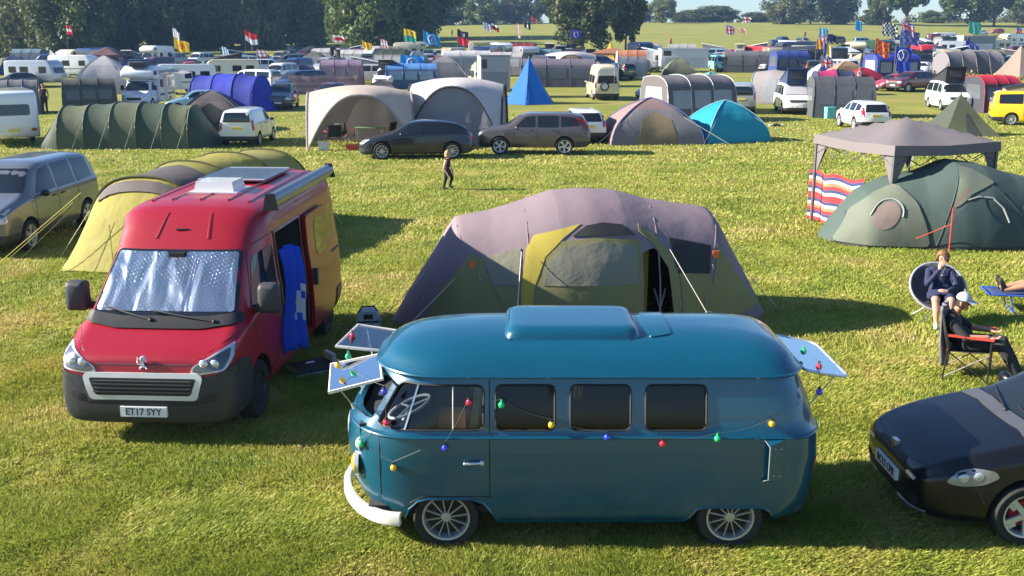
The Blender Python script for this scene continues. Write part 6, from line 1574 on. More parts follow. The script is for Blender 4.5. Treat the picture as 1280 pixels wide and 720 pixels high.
put(awning_tent('blue square tent behind the arched pale awning', fabric('ultramarine', (.025, .05, .24), .2), fabric('ultramarine2', (.03, .055, .20), .2), mat('film_dark', (.09, .095, .10), .25), 3.4, 2.6, 2.4, .1), 985, 92, 5)
put(awning_tent('blue pop-up tent under the flags behind the bright red car', fabric('royal', (.02, .03, .30), .2), fabric('royal2', (.03, .05, .22), .2), PALE, 4.2, 3.0, 2.5, .1), 1112, 100, 8)
put(dome_tent('patterned brown dome tent under the union flag', fabric('leopard', (.34, .22, .14), .25), fabric('leopard2', (.25, .15, .09), .25), 3.6, 2.8, 1.9, None, polem=CRM), 1056, 102, 5)
put(dome_tent('white and blue dome tent left of the patterned one', fabric('snow_blue', (.42, .48, .52), .25), fabric('deep_blue', (.03, .06, .2), .2), 3.4, 2.6, 1.8, None), 1034, 100, 5)
put(tunnel_tent('magenta roofed tunnel tent behind the dark drive-away awning', fabric('night', (.03, .04, .09), .15), fabric('magenta', (.45, .03, .14), .25), 4.6, 2.6, 1.9, 3), 1040, 118, 0)
put(awning_tent('dark khaki awning with pale open flap beside the green tunnel tent', fabric('khaki', (.06, .065, .058), .15), fabric('khaki2', (.075, .08, .07), .15), mat('film_dark', (.09, .095, .10), .25), 3.0, 2.4, 2.0, .15), 114, 138, 22)
put(dome_tent('white dome tent behind the dark khaki awning', fabric('white_dome', (.52, .50, .52), .3), PALE, 4.2, 4.0, 2.9, None), 133, 116, 10)
put(gazebo('dull maroon gazebo beneath the dark wood', fabric('wine', (.12, .06, .06), .15), POLE, 3.4, 3.4, 2.0, 2.9), 136, 92, 8)
put(awning_tent('grey awning with blue bags behind the left edge caravan', GRY, fabric('awn_dim', (.18, .18, .20), .2), mat('film_dark', (.09, .095, .10), .25), 2.4, 2.2, 2.0, .3), 24, 141, 20)
put(awning_tent('purple striped awning beside the silver camper with raised roof', fabric('lilac', (.24, .17, .24), .25), fabric('lilac2', (.20, .13, .19), .25), fabric('lilac3', (.30, .24, .30), .25), 3.6, 2.6, 2.3, .1), 428, 107, 5)
put(dome_tent('grey striped dome tent in front of the white ridge tent', fabric('zebra', (.22, .21, .23), .2), fabric('zebra2', (.11, .11, .13), .2), 4.4, 3.4, 2.5, None, polem=PALE), 555, 104, 0)
put(awning_tent('white ridge roofed tent behind the grey striped dome', fabric('chalk', (.56, .55, .56), .3), fabric('chalk2', (.40, .40, .42), .3), WINP, 4.8, 3.2, 2.6, .1), 583, 95, 8)
put(awning_tent('blue striped awning under the large blue flag', fabric('sky_blue', (.08, .22, .50), .2), fabric('stripe_navy', (.06, .11, .22), .2), fabric('sky_pale', (.25, .36, .5), .2), 4.2, 2.6, 2.1, .1), 515, 110, 4)
put(dome_tent('black and orange small dome tent between the two shelters', fabric('ink_black', (.03, .03, .035), .1), GRY, 3.0, 2.4, 1.5, None), 478, 127, 0)
put(awning_tent('long purple grey awning left of the cream high roof camper', fabric('plum_grey', (.15, .13, .16), .2), fabric('plum_grey2', (.12, .105, .13), .2), mat('film_dark', (.09, .095, .10), .25), 6.2, 3.0, 2.4, .1), 697, 108, -2)
put(shelter('white dome shelter behind the long purple grey awning', fabric('bone', (.58, .52, .52), .3), GRY, GRY, 2.4, 2.7), 712, 100, 0)
put(dome_tent('small olive dome tent in the far row left of the mint green camper', fabric('olive_far', (.16, .17, .10), .2), fabric('olive_far2', (.13, .14, .09), .2), 3.2, 2.6, 1.8, None), 848, 95, 0)
put(awning_tent('long grey awning right of the mint green camper', fabric('steel_grey', (.12, .12, .13), .15), fabric('steel_grey2', (.11, .11, .115), .15), GRY, 5.4, 2.6, 2.3, .1), 935, 90, -4)
put(awning_tent('orange and white market stall tent beside the navy camper', fabric('stall_orange', (.50, .20, .10), .25), PALE, fabric('stall_white', (.5, .5, .52), .25), 2.8, 2.2, 2.7, .1), 788, 97, 0)
put(dome_tent('dark olive dome tent under the pirate flag', fabric('camo', (.10, .11, .085), .15), GRY, 4.2, 3.2, 2.3, None), 393, 90, 0)
put(pyramid_tent('yellow canopy tent under the big tree', fabric('marigold', (.62, .42, .03), .3), fabric('marigold2', (.56, .38, .04), .3), 3.4, 2.7, 4), 762, 80, 0)
put(gazebo('orange brown gazebo under the big tree', fabric('rust', (.34, .15, .07), .2), POLE, 5.0, 3.5, 2.0, 2.6), 765, 90, 0)
put(windbreak('dusty purple windbreak in front of the dark blue camper', [fabric('dusk1', (.22, .14, .18), .2), fabric('dusk2', (.30, .20, .22), .2)], 5.2, 1.4, 6, None, 6), 405, 118, 4)
# tall covered trailer and long white trailer
def covered_box(label, m1, L, W, Hh, lid, name, cat, wheels=True, px=0, py=0, yaw=0):
    root = thing(name, label, cat); body, b = bevel_body(rpoly([(-L / 2, .45), (L / 2, .45), (L / 2, Hh), (-L / 2, Hh)], .10), W / 2, .06, m1, 'body', root)
    lite_panel(b, [(-L * .42, .6), (L * .42, .6), (L * .42, Hh * .62), (-L * .42, Hh * .62)], 'y-', lid, 'side_panel', root)
    m = MB(); m.box(-L / 2 - .05, L / 2 + .05, -W / 2 - .05, W / 2 + .05, Hh - .02, Hh + .06); m.build('roof_edge', lid, root, 0)
    lite_panel(b, [(-L * .45, Hh * .7), (-L * .28, Hh * .7), (-L * .28, Hh * .92), (-L * .45, Hh * .92)], 'y-', GLASSD, 'window', root)
    for x in (-L * .15, L * .15):
        for s in (-1, 1): add_wheel(root, x, s * W * .48, .33, .18, 'steel')
    m = MB(); m.tube([(-L / 2, -.3, .5), (-L / 2 - .9, 0, .5)], .03); m.tube([(-L / 2, .3, .5), (-L / 2 - .9, 0, .5)], .03); m.tube([(-L / 2 - .7, 0, .05), (-L / 2 - .7, 0, .6)], .03); m.build('drawbar', POLE, root)
    return put(root, px, py, yaw)
covered_box('tall grey covered trailer beside the blue pyramid tent', mat('tarp_grey', (.30, .30, .32), .6, bump=.4, bscale=4), 2.2, 2.4, 3.0, mat('tarp_dark', (.20, .20, .22), .6), 'covered_trailer', 'trailer', px=617, py=121, yaw=8)
covered_box('long white box trailer in the far row right of the big tree', mat('trailer_white', (.58, .58, .60), .5), 5.2, 2.2, 2.5, mat('trailer_grey', (.48, .48, .5), .5), 'box_trailer', 'trailer', px=853, py=90, yaw=0)
covered_box('grey block shaped trailer in the far right row', mat('trailer_slate', (.22, .23, .25), .5), 5.0, 2.4, 3.0, mat('trailer_white', (.58, .58, .60), .5), 'box_trailer', 'trailer', px=1218, py=70, yaw=0)
# furniture in and by the open shelter
def table(label, top, px, py, yaw):
    root = thing('folding_table', label, 'table'); m = MB(); m.box(-.6, .6, -.3, .3, .68, .71); m.build('tabletop', top, root, 0)
    for s in (-1, 1):
        for q in (-1, 1): m = MB(); m.tube([(s * .5, q * .25, 0), (s * .55, q * .25, .68)], .014, 5); m.build('leg', ALU, root)
    return put(root, px, py, yaw)
table('green folding table inside the open cream shelter', mat('table_green', (.12, .22, .10), .5), 462, 180, 0); table('dark folding table at the back of the open cream shelter', DARKPL, 448, 172, 0)
for i, (px, py, yw, lb) in enumerate(((417, 183, 200, 'dark folding chair just inside the left leg of the open cream shelter'), (432, 180, 150, 'second dark folding chair from the left leg of the open cream shelter'), (484, 179, 250, 'dark folding chair nearest the right leg of the open cream shelter'), (1037, 146, 20, 'folding chair beside the dark grey drive-away awning'))):
    c = copy_tree(fc); c['label'] = lb; put(c, px, py, yw)
def crate(label, m1, px, py, w=.4, h=.3):
    root = thing('storage_box', label, 'box', group='small boxes on the grass'); m = MB(); m.box(-w / 2, w / 2, -w * .35, w * .35, 0, h, tx=-.02, ty=-.015); m.build('box', m1, root, 0); m = MB(); m.box(-w / 2 - .03, w / 2 + .03, -w * .35 - .03, w * .35 + .03, h, h + .04); m.build('lid', m1, root, 0); return put(root, px, py, 10)
crate('white storage box in front of the open cream shelter', mat('box_white', (.6, .6, .58), .5), 405, 188); crate('red storage box in front of the open cream shelter', mat('box_red', (.45, .05, .03), .5), 441, 188, .5, .2)
crate('turquoise storage box beside the dark grey drive-away awning', mat('box_turq', (.15, .5, .5), .5), 1037, 148, .5, .6); crate('turquoise storage bag beside the arched pale awning', mat('box_turq', (.15, .5, .5), .5), 953, 126, .6, .5)
# barbecue alone on the grass
def grill():
    root = thing('camping_stove', 'small dark camping stove with pale bowls alone on the grass beside the turquoise tent', 'stove'); m = MB(); m.box(-.16, .16, -.12, .12, 0, .12); m.build('stove', BLACK, root, 0); m = MB(); m.lathe([(.001, .02), (.09, .03), (.12, .10)], (.26, 0, 0), 'z', 12); m.lathe([(.001, .02), (.09, .03), (.12, .10)], (-.28, .05, 0), 'z', 12); m.build('bowl', mat('box_white', (.6, .6, .58), .5), root); m = MB(); m.tube([(.0, .0, .1), (0, 0, .28)], .02); m.build('gas_bottle', DARKPL, root); return put(root, 970, 158, 0)
grill()
# sign board behind the shelters
sb = thing('sign_board', 'yellow edged black board with pale bars among the far tents', 'sign'); m = MB(); m.box(-1.0, 1.0, -.04, .04, .6, 2.9); m.build('board', mat('board_yellow', (.55, .48, .10), .6), sb, 0)
m = MB()
for k in range(4): m.box(-.6, .8, -.06, -.045, .8 + k * .5, 1.12 + k * .5)
m.build('bars', mat('board_dark', (.06, .07, .09), .6), sb, 0); m = MB()
for s in (-1, 1): m.tube([(s * .8, 0, 0), (s * .8, 0, .7)], .05)
m.build('post', POLE, sb); put(sb, 603, 84, 0)

# ------------------------------------------------------------------ flags on poles
FM = lambda n, c: mat('flag_' + n, c, .75, 0, 0, .08, 3, trans=.3)
fW, fR, fB, fY, fK, fS, fG, fO = FM('white', (.70, .70, .72)), FM('red', (.60, .02, .04)), FM('blue', (.02, .05, .42)), FM('yellow', (.80, .50, .02)), FM('black', (.02, .02, .025)), FM('sky', (.02, .26, .60)), FM('green', (.04, .35, .28)), FM('orange', (.75, .22, .03))
def pat_cross(u, v): return 1 if abs(u - .5) < .09 or abs(v - .5) < .14 else 0
def pat_union(u, v):
    if abs(u - .5) < .06 or abs(v - .5) < .10: return 1
    if abs(u - .5) < .10 or abs(v - .5) < .17: return 0
    d = min(abs((v - u)), abs(v - (1 - u))); return 1 if d < .045 else (0 if d < .13 else 2)
def pat_check(u, v): return int(u * 8) % 2 ^ int(v * 6) % 2
def pat_lion(u, v): return 1 if (math.hypot((u - .5) * 1.5, v - .5) < .26 and math.sin(u * 40) + math.sin(v * 31 + u * 9) > -.4) or min(u, 1 - u, (v) * .7, (1 - v) * .7) < .0 else 0
def pat_tri(u, v): return 1 if v > .66 else (0 if v > .33 else 2)
def pat_plain(u, v): return 0
def pat_skull(u, v): return 1 if math.hypot((u - .5) * 1.4, v - .58) < .2 or (abs(abs(u - .5) - abs(v - .3)) < .05 and v < .45 and abs(u - .5) < .25) else 0
def pat_half(u, v): return (1 if math.hypot((u - .62) * 1.5, v - .75) < .14 else 0) if v > .5 else 2
def pat_spots(u, v): return 1 if math.sin(u * 19) * math.sin(v * 15) > .15 else 0
def pat_stripe(u, v): return int(v * 5) % 2
def flag(label, px, py, Hh, mats, pat, w=1.5, h=.95, z=None, yaw=0, emblem=False, droop=.12):
    base = at(px, py); root = thing('flag_pole', label, 'flag', base, R(yaw), 'flags on poles above the tents')
    m = MB(); m.tube([(0, 0, 0), (0, 0, Hh * .5), (.03, 0, Hh + .08)], [.022, .018, .012], 5); m.build('pole', mat('pole_pale', (.42, .43, .44), .4, .3), root); root.scale = (.7, .7, .72); droop += rnd.uniform(.02, .3)
    mb = MB(); ph = rnd.uniform(0, 6); N, Mv = 30, 20; rows = []
    def P(u, v, off=0): return V(.03 + w * u * .96, .2 * math.sin(u * 8 + ph + v * 1.4) * u ** .6 + off, Hh - h * (1 - v) * (1 - .12 * u * math.sin(ph)) - droop * w * u * (1 + .3 * math.sin(u * 5 + ph)) + .06 * math.sin(u * 8 + v * 3 + ph) * u)
    for i in range(N + 1): rows.append([P(i / N, j / Mv) for j in range(Mv + 1)])
    mb.grid(rows)
    for k in range(len(mb.f)):
        i, j = divmod(k, Mv); mb.m[k] = min(len(mats) - 1, pat((i + .5) / N, (j + .5) / Mv))
    f = mb.build('flag', mats, root, 60, False)
    if emblem:
        e = MB(); r = .36
        for off in (-.014, .014):
            C = lambda a, b, o=off: P(.5 + a * h / w, .5 + b, o)
            e.tube([C(r * math.cos(t), r * math.sin(t)) for t in [2 * math.pi * k / 24 for k in range(24)]], .028 * h, 4, closed=True)
            for pts in ([(-.13, .32), (0, .04), (.13, .32)], [(-.33, .12), (-.15, -.30), (0, -.02), (.15, -.30), (.33, .12)]): e.tube([C(a, b) for a, b in pts], .026 * h, 4)
        e.build('emblem', fW, f)
    return root
flag('large bright blue flag with round white emblem above the blue striped awning', 501, 110, 3.9, [fS], pat_plain, 3.0, 1.9, emblem=True, droop=.05)
flag('bright blue flag with round white emblem flying above the grey striped dome', 530, 100, 6.6, [fS], pat_plain, 2.4, 1.5, emblem=True, droop=.25)
flag('yellow flag above the blue striped awning', 506, 104, 6.8, [fY, fG], pat_half, 1.7, 1.6)
flag('yellow flag with red lion like mark above the large white caravan', 222, 110, 6.0, [fY, fR], pat_lion, 1.9, 1.3, droop=.25)
flag('small grey white pennant on the pole above the yellow flag', 221, 104, 7.0, [fW], pat_plain, .9, 1.1, droop=.5)
flag('white flag with red mark above the small white caravan on the left', 65, 97, 3.9, [fW, fR], pat_lion, 1.2, .9, droop=.3)
flag('small red and white pennant in front of the dark wood', 89, 100, 7.4, [fW, fR], pat_tri, .9, 1.2, droop=.4)
flag('pale blue pennant at the wood edge', 279, 88, 3.9, [FM('pale', (.45, .60, .66))], pat_plain, 1.2, 1.4, droop=.4)
flag('red, white and black flag at the wood edge', 309, 92, 6.6, [fW, fR, fK], pat_tri, 2.0, 2.4, droop=.2)
flag('pink and white flag below the red, white and black flag', 322, 94, 3.8, [FM('pink', (.55, .25, .25)), fW], pat_stripe, 1.8, 1.1)
flag('white flag with red bar above the dark olive dome tent', 417, 95, 5.9, [fW, fR], lambda u, v: 1 if .25 < v < .75 and u > .15 else 0, 1.9, 1.0, droop=.15)
flag('black pirate flag with pale skull above the pale silver camper', 414, 97, 4.3, [fK, fW], pat_skull, 1.5, 1.3)
flag('orange yellow flag above the silver camper with raised roof', 454, 100, 5.3, [fY, fO], pat_lion, 1.4, .9, droop=.4)
flag('pink and white flag above the white camper with dark raised roof', 477, 100, 5.4, [FM('pink', (.55, .25, .25)), fW], pat_cross, 1.0, 1.1)
flag('red and black flag with pale disc above the white ridge roofed tent', 572, 94, 6.6, [fK, fW, fR], pat_half, 1.7, 1.9, droop=.2)
flag('blue and white flag right of the sign board on the slope', 604, 84, 7.4, [FM('greyblue', (.25, .32, .45)), fW], pat_spots, 1.5, 1.1)
flag('black, white and red flag right of the sign board', 614, 84, 7.2, [fK, fW, fR], pat_tri, 1.4, .9)
flag('white streamer flag left of the big tree', 646, 80, 7.2, [fW, fO], pat_spots, .7, 2.2, droop=.6)
flag('black and white flag left of the big tree', 655, 80, 7.4, [fK, fW], pat_skull, 1.2, 1.0)
flag('small red pennant left of the big tree', 664, 80, 8.3, [fR], pat_plain, 1.0, .5, droop=.5)
flag('blue flag with ring of yellow marks in front of the big tree', 713, 84, 6.2, [fB, fY], lambda u, v: 1 if abs(math.hypot((u - .5) * 1.5, v - .5) - .3) < .06 and math.sin(math.atan2(v - .5, (u - .5) * 1.5) * 12) > 0 else 0, 1.8, 1.3)
flag('red and white flag with dark edge on the slope above the mint green camper', 905, 85, 7.0, [fW, fR, fB], pat_union, 1.5, 1.4, droop=.2)
flag('red and white cross flag high above the grey awning', 926, 84, 8.2, [fW, fR], pat_cross, 1.3, .9)
flag('orange and white flag above the grey awning', 921, 84, 6.4, [fO, fW], pat_spots, 1.2, .8)
flag('pale blue and red flag above the navy off-roader', 1020, 90, 6.6, [fW, fR, FM('aqua', (.2, .45, .6))], lambda u, v: 2 if v > .55 else pat_spots(u, v), 1.5, 2.6, droop=.1)
flag('orange and yellow flag below the pale blue and red flag', 1018, 90, 4.9, [fO, fY], pat_spots, 1.4, 1.4)
flag('union flag above the patterned brown tent', 1024, 103, 3.3, [fW, fR, fB], pat_union, 1.7, 1.2, droop=.2)
flag('blue and yellow flag left of the union flag', 1027, 98, 4.7, [fB, fY, fW], lambda u, v: 0 if u < .4 else (1 if u < .75 else 2), 1.2, 1.3)
flag('dark round marked flag above the blue and yellow flag', 1030, 96, 5.9, [fK, fB], pat_skull, 1.4, 1.0)
flag('black and white chequered flag above the bright red car', 1097, 104, 7.6, [fW, fK], pat_check, 2.0, 1.7, droop=.1)
flag('orange and red spotted flag above the crimson dome tent', 1090, 104, 5.6, [fO, fR], pat_spots, 2.0, 1.7, droop=.3)
flag('union flag above the blue pop-up tent', 1121, 102, 7.8, [fW, fR, fB], pat_union, 1.7, 1.3)
flag('blue flag with round white emblem above the bright red car', 1116, 103, 4.6, [fB], pat_plain, 2.2, 2.2, emblem=True, droop=.05)
flag('dark blue flag with pale marks right of the chequered flag', 1120, 102, 6.6, [FM('slateblue', (.08, .10, .32)), FM('periwinkle', (.2, .24, .5))], pat_spots, 2.6, 1.9, droop=.1)
flag('plain blue flag hanging low behind the dark maroon car', 1118, 105, 3.0, [fB], pat_plain, 2.0, 1.4)
flag('green flag above the grey ribbed tunnel tent', 1206, 80, 7.4, [fG, FM('green2', (.12, .42, .36))], pat_spots, 2.4, 2.0, droop=.1)
flag('blue flag with round white emblem above the grey ribbed tunnel tent', 1204, 80, 4.2, [fB], pat_plain, 2.6, 1.7, emblem=True, droop=.1)
flag('tall pale blue flag against the trees on the far right slope', 1067, 60, 7.0, [fS], pat_plain, 1.8, 2.4)
flag('red and dark flag at the far right edge', 1268, 60, 5.2, [fR, fB, fK], pat_tri, 1.4, 1.8)
flag('small dark pennant high at the far right edge', 1271, 62, 9.0, [fK], pat_plain, .8, 1.5, droop=.4)
# ------------------------------------------------------------------ the rest of the far rows
FILL = []
for (x0, x1, y0, y1, n) in ((10, 150, 83, 88, 7), (150, 330, 82, 85, 6), (330, 500, 79, 84, 10), (440, 640, 76, 79, 11), (500, 640, 82, 85, 7), (600, 740, 82, 92, 9), (600, 720, 74, 78, 6), (790, 960, 75, 78, 10), (900, 1000, 81, 84, 4), (960, 1110, 70, 74, 9), (960, 1110, 77, 81, 8), (1000, 1100, 84, 90, 4), (1110, 1280, 58, 63, 9), (1110, 1280, 66, 72, 9), (1140, 1280, 76, 84, 6), (215, 330, 94, 99, 4), (330, 380, 92, 95, 2), (420, 470, 92, 96, 3), (560, 640, 86, 92, 4), (0, 120, 92, 96, 3), (150, 290, 88, 91, 4), (430, 560, 86, 89, 5), (640, 740, 96, 100, 3), (830, 960, 80, 84, 4), (1000, 1140, 92, 97, 5), (1130, 1280, 86, 90, 4), (700, 830, 84, 88, 3), (960, 1280, 55, 58, 9)):
    for i in range(n):
        FILL.append((x0 + (x1 - x0) * (i + .5 + rnd.uniform(-.3, .3)) / n, rnd.uniform(y0, y1)))
FK = ['van', 'hatch', 'suv', 'mpv', 'caravan', 'van', 'estate', 'motorhome', 'van', 'dome', 'awn']
FC = ['white', 'silver', 'dark_grey', 'navy', 'white', 'grey', 'maroon', 'blue', 'cream', 'black', 'red', 'light_blue', 'green', 'beige']
KN = {'van': 'camper', 'hatch': 'hatchback', 'suv': 'off-roader', 'mpv': 'people carrier', 'caravan': 'caravan', 'estate': 'estate car', 'motorhome': 'motorhome', 'dome': 'dome tent', 'awn': 'awning tent'}
MARKS = [(46, 'the long silver white caravan'), (136, 'the dull maroon gazebo'), (232, 'the large white caravan'), (300, 'the red, white and black flag'), (365, 'the grey camper with pale roof'), (412, 'the pirate flag'), (458, 'the silver camper with raised roof'), (515, 'the large blue flag'), (555, 'the grey striped dome'), (603, 'the black sign board'), (661, 'the blue pyramid tent'), (712, 'the white dome shelter'), (752, 'the cream high roof camper'),
         (800, 'the navy camper'), (853, 'the long white trailer'), (900, 'the mint green camper'), (935, 'the long grey awning'), (985, 'the blue square tent'), (1020, 'the orange and yellow flag'), (1056, 'the patterned dome tent'), (1112, 'the chequered flag'), (1152, 'the black pop top'), (1208, 'the grey ribbed tunnel tent'), (1272, 'the tan bell tent')]
used_lab = {}
ORD = ['', 'second ', 'third ', 'fourth ', 'fifth ', 'sixth ']
for i, (px, py) in enumerate(FILL):
    k = rnd.choice(FK); c = rnd.choice(FC); near = min(MARKS, key=lambda q: abs(q[0] - px)); side = 'left of' if px < near[0] - 4 else ('right of' if px > near[0] + 4 else 'behind')
    lab = 'far %s %s in the row %s %s' % (c.replace('_', ' '), KN[k], side, near[1])
    while lab in used_lab:
        c = rnd.choice(FC); k = rnd.choice(FK); lab = 'far %s %s in the row %s %s' % (c.replace('_', ' '), KN[k], side, near[1])
    used_lab[lab] = 1; yaw = rnd.choice([0, 180, 90, 90, 90, -90, -90]) + rnd.uniform(-25, 25)
    if k == 'dome': put(dome_tent(lab, fabric('fill_' + c, [v * .5 for v in CARCOL[c]], .25), GRY, rnd.uniform(3, 4.4), 3, rnd.uniform(1.6, 2.3)), px, py, yaw)
    elif k == 'awn': put(awning_tent(lab, fabric('fill_' + c, [v * .5 for v in CARCOL[c]], .25), GRY, WINP, 3.6, 2.6, 2.3, .1), px, py, rnd.uniform(-20, 20))
    else:
        o = vput(k, px, py, yaw, c, lab)
        if k == 'van' and rnd.random() < .45: pop_top(o, h=.7, cm=rnd.choice([NAVYC, BLUEC, GRY]), rm=rnd.choice([BLACK, WHITEP]))
drop_protos()

# ------------------------------------------------------------------ separate pieces become parts of their own
SPLIT = {'pole_sleeve': 0, 'air_scoop': 0, 'end_cap': 0, 'roof_crease': 0, 'orange_tab': 0, 'toggle': 0, 'guy_ropes': 'guy_rope', 'yellow_guy_ropes': 'guy_rope', 'door_handle': 0, 'wiper': 0, 'awning_leg': 0, 'frame_pole': 0, 'roof_ribs': 'roof_rib', 'red_guy_lines': 'red_guy_line',
         'door_seams': 'door_seam', 'panel_seams': 'panel_seam', 'arch_lip': 0, 'bars': 'bar', 'arch_trim': 0, 'pod_catch': 0, 'eyes': 'eye', 'seat_strap': 0, 'cross_brace': 0, 'side_brace': 0, 'bowl': 0, 'grille_bars': 'grille_bar', 'mirror_glass': 0, 'pop_top_canvas': 0, 'folding_frame': 0, 'scoop_trim': 0, 'post': 0, 'front_panel': 0, 'side_stripe': 0, 'zip': 0, 'cabin_floor': 0, 'front_seat': 0, 'truss_frame': 'truss_bar', 'chin_trim': 0, 'cord': 0}
SC = {}
for o in [x for x in col.objects if x.type == 'MESH' and x.name.split('.')[0] in SPLIT]:
    base = o.name.split('.')[0]; me = o.data
    if me not in SC:
        par = list(range(len(me.vertices)))
        def fnd(a):
            while par[a] != a: par[a] = par[par[a]]; a = par[a]
            return a
        for e in me.edges:
            a, b = fnd(e.vertices[0]), fnd(e.vertices[1])
            if a != b: par[a] = b
        groups = {}
        for p in me.polygons: groups.setdefault(fnd(p.vertices[0]), []).append(p)
        res = []
        if 1 < len(groups) <= 60:
            for g in groups.values():
                ids = sorted({v for p in g for v in p.vertices}); mp = {v: i for i, v in enumerate(ids)}
                nm = bpy.data.meshes.new(SPLIT[base] or base); nm.from_pydata([me.vertices[v].co for v in ids], [], [[mp[v] for v in p.vertices] for p in g])
                for m in me.materials: nm.materials.append(m)
                nm.polygons.foreach_set('material_index', [p.material_index for p in g]); nm.polygons.foreach_set('use_smooth', [p.use_smooth for p in g]); nm.set_sharp_from_angle(angle=R(40)); res.append(nm)
        SC[me] = res
    res = SC[me]
    if res:
        for nm in res[1:]:
            c = o.copy(); c.data = nm; c.name = SPLIT[base] or base; col.objects.link(c)
        o.data = res[0]
    if SPLIT[base]: o.name = SPLIT[base]
SKY_S, SUN_S, EXPO, HAZE = .075, 5.0, 1.58, 0.00026
# ------------------------------------------------------------------ trees
def leaf_mat(name, c):
    m, nt, p = _new(name); p.inputs['Roughness'].default_value = .55; p.inputs['Specular IOR Level'].default_value = .3
    g = nt.nodes.new('ShaderNodeNewGeometry'); oi = nt.nodes.new('ShaderNodeObjectInfo')
    r = nt.nodes.new('ShaderNodeValToRGB'); r.color_ramp.elements[0].color = (c[0] * .55, c[1] * .6, c[2] * .6, 1); r.color_ramp.elements[1].color = (c[0] * 1.5, c[1] * 1.4, c[2] * 1.3, 1)
    nt.links.new(g.outputs['Random Per Island'], r.inputs[0])
    hs = nt.nodes.new('ShaderNodeHueSaturation'); mr = nt.nodes.new('ShaderNodeMapRange'); mr.inputs[3].default_value = .47; mr.inputs[4].default_value = .53
    nt.links.new(oi.outputs['Random'], mr.inputs[0]); nt.links.new(mr.outputs[0], hs.inputs['Hue']); nt.links.new(r.outputs[0], hs.inputs['Color']); nt.links.new(hs.outputs[0], p.inputs['Base Color'])
    t = nt.nodes.new('ShaderNodeBsdfTranslucent'); nt.links.new(hs.outputs[0], t.inputs[0]); ms = nt.nodes.new('ShaderNodeMixShader'); ms.inputs[0].default_value = .28
    nt.links.new(p.outputs[0], ms.inputs[1]); nt.links.new(t.outputs[0], ms.inputs[2]); nt.links.new(ms.outputs[0], nt.nodes['Material Output'].inputs['Surface']); return m
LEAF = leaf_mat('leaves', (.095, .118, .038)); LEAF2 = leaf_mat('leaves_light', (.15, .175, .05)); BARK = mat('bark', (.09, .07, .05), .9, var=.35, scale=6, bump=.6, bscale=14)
rng = np.random.default_rng(5)
def leaf_cloud(centers, radii, n, size, squash=.8, zs=1.):
    """leaf-sized quads spread over the shells of many clumps"""
    k = rng.choice(len(centers), n, p=radii ** 2 / (radii ** 2).sum()); d = rng.normal(size=(n, 3)); d /= np.linalg.norm(d, axis=1)[:, None]
    rr = radii[k] * rng.uniform(.55, 1.08, n); pos = centers[k] + d * rr[:, None] * np.array([1, 1, squash])
    nn = d + rng.normal(size=(n, 3)) * .7; nn /= np.linalg.norm(nn, axis=1)[:, None]
    a = np.cross(nn, rng.normal(size=(n, 3))); a /= np.linalg.norm(a, axis=1)[:, None]; b = np.cross(nn, a)
    s = size * rng.uniform(.5, 1.3, n)[:, None]; zz = np.array([1, 1, zs]); a = a * zz; b = b * zz
    v = np.stack([pos - a * s - b * s * .6, pos + a * s * .9 - b * s * .5, pos + a * s + b * s * .6, pos - a * s * .8 + b * s * .7], 1).reshape(-1, 3)
    return v
def quads(name, v, m, parent=None):
    n = len(v) // 4; me = bpy.data.meshes.new(name); me.vertices.add(len(v)); me.vertices.foreach_set('co', v.ravel()); me.loops.add(4 * n); me.loops.foreach_set('vertex_index', np.arange(4 * n)); me.polygons.add(n); me.polygons.foreach_set('loop_start', np.arange(0, 4 * n, 4)); me.update(); me.materials.append(m)
    o = bpy.data.objects.new(name, me); col.objects.link(o); o.parent = parent; return o
def crown_pts(shape, seed, n=60):
    g = np.random.default_rng(seed); P, Rr = [], []
    for i in range(n):
        while True:
            q = g.uniform(-1, 1, 3)
            if np.linalg.norm(q) < 1: break
        q *= np.linalg.norm(q) ** -.25
        if shape == 'broad': P.append((q[0] * .92, q[1] * .92, .56 + q[2] * .42 + .06 * g.normal())); Rr.append(g.uniform(.13, .26))
        elif shape == 'low': P.append((q[0] * .9, q[1] * .9, .48 + q[2] * .48)); Rr.append(g.uniform(.15, .27))
        elif shape == 'tall': P.append((q[0] * .72 * (1.1 - .45 * abs(q[2])), q[1] * .72, .58 + q[2] * .45)); Rr.append(g.uniform(.12, .2))
        else: P.append((q[0] * .95, q[1] * .95, .62 + q[2] * .3 + .12 * g.normal() * .6)); Rr.append(g.uniform(.09, .19))
    return np.array(P), np.array(Rr)
TP_ = {}
def tree_proto(shape, seed, n=85, leaves=14000, size=.036):
    key = (shape, seed)
    if key in TP_: return TP_[key]
    P, Rr = crown_pts(shape, seed, n); v = leaf_cloud(P, Rr, leaves, size, .5, .42); c = quads('crown', v, LEAF)
    m = MB(); m.tube([(0, 0, -.02), (.005, 0, .12), (-.01, .01, .3), (.01, 0, .6)], [.055, .04, .032, .016], 8)
    for k in range(9):
        q = P[(k * 5) % len(P)]; z = .14 + .03 * k; m.tube([(0, 0, z), (q[0] * .45, q[1] * .45, z + (q[2] - z) * .55), (q[0] * .9, q[1] * .9, max(z, q[2]))], [.02, .013, .005], 5)
    t = m.build('trunk', BARK); TP_[key] = (c.data, t.data); bpy.data.objects.remove(c); bpy.data.objects.remove(t); return TP_[key]
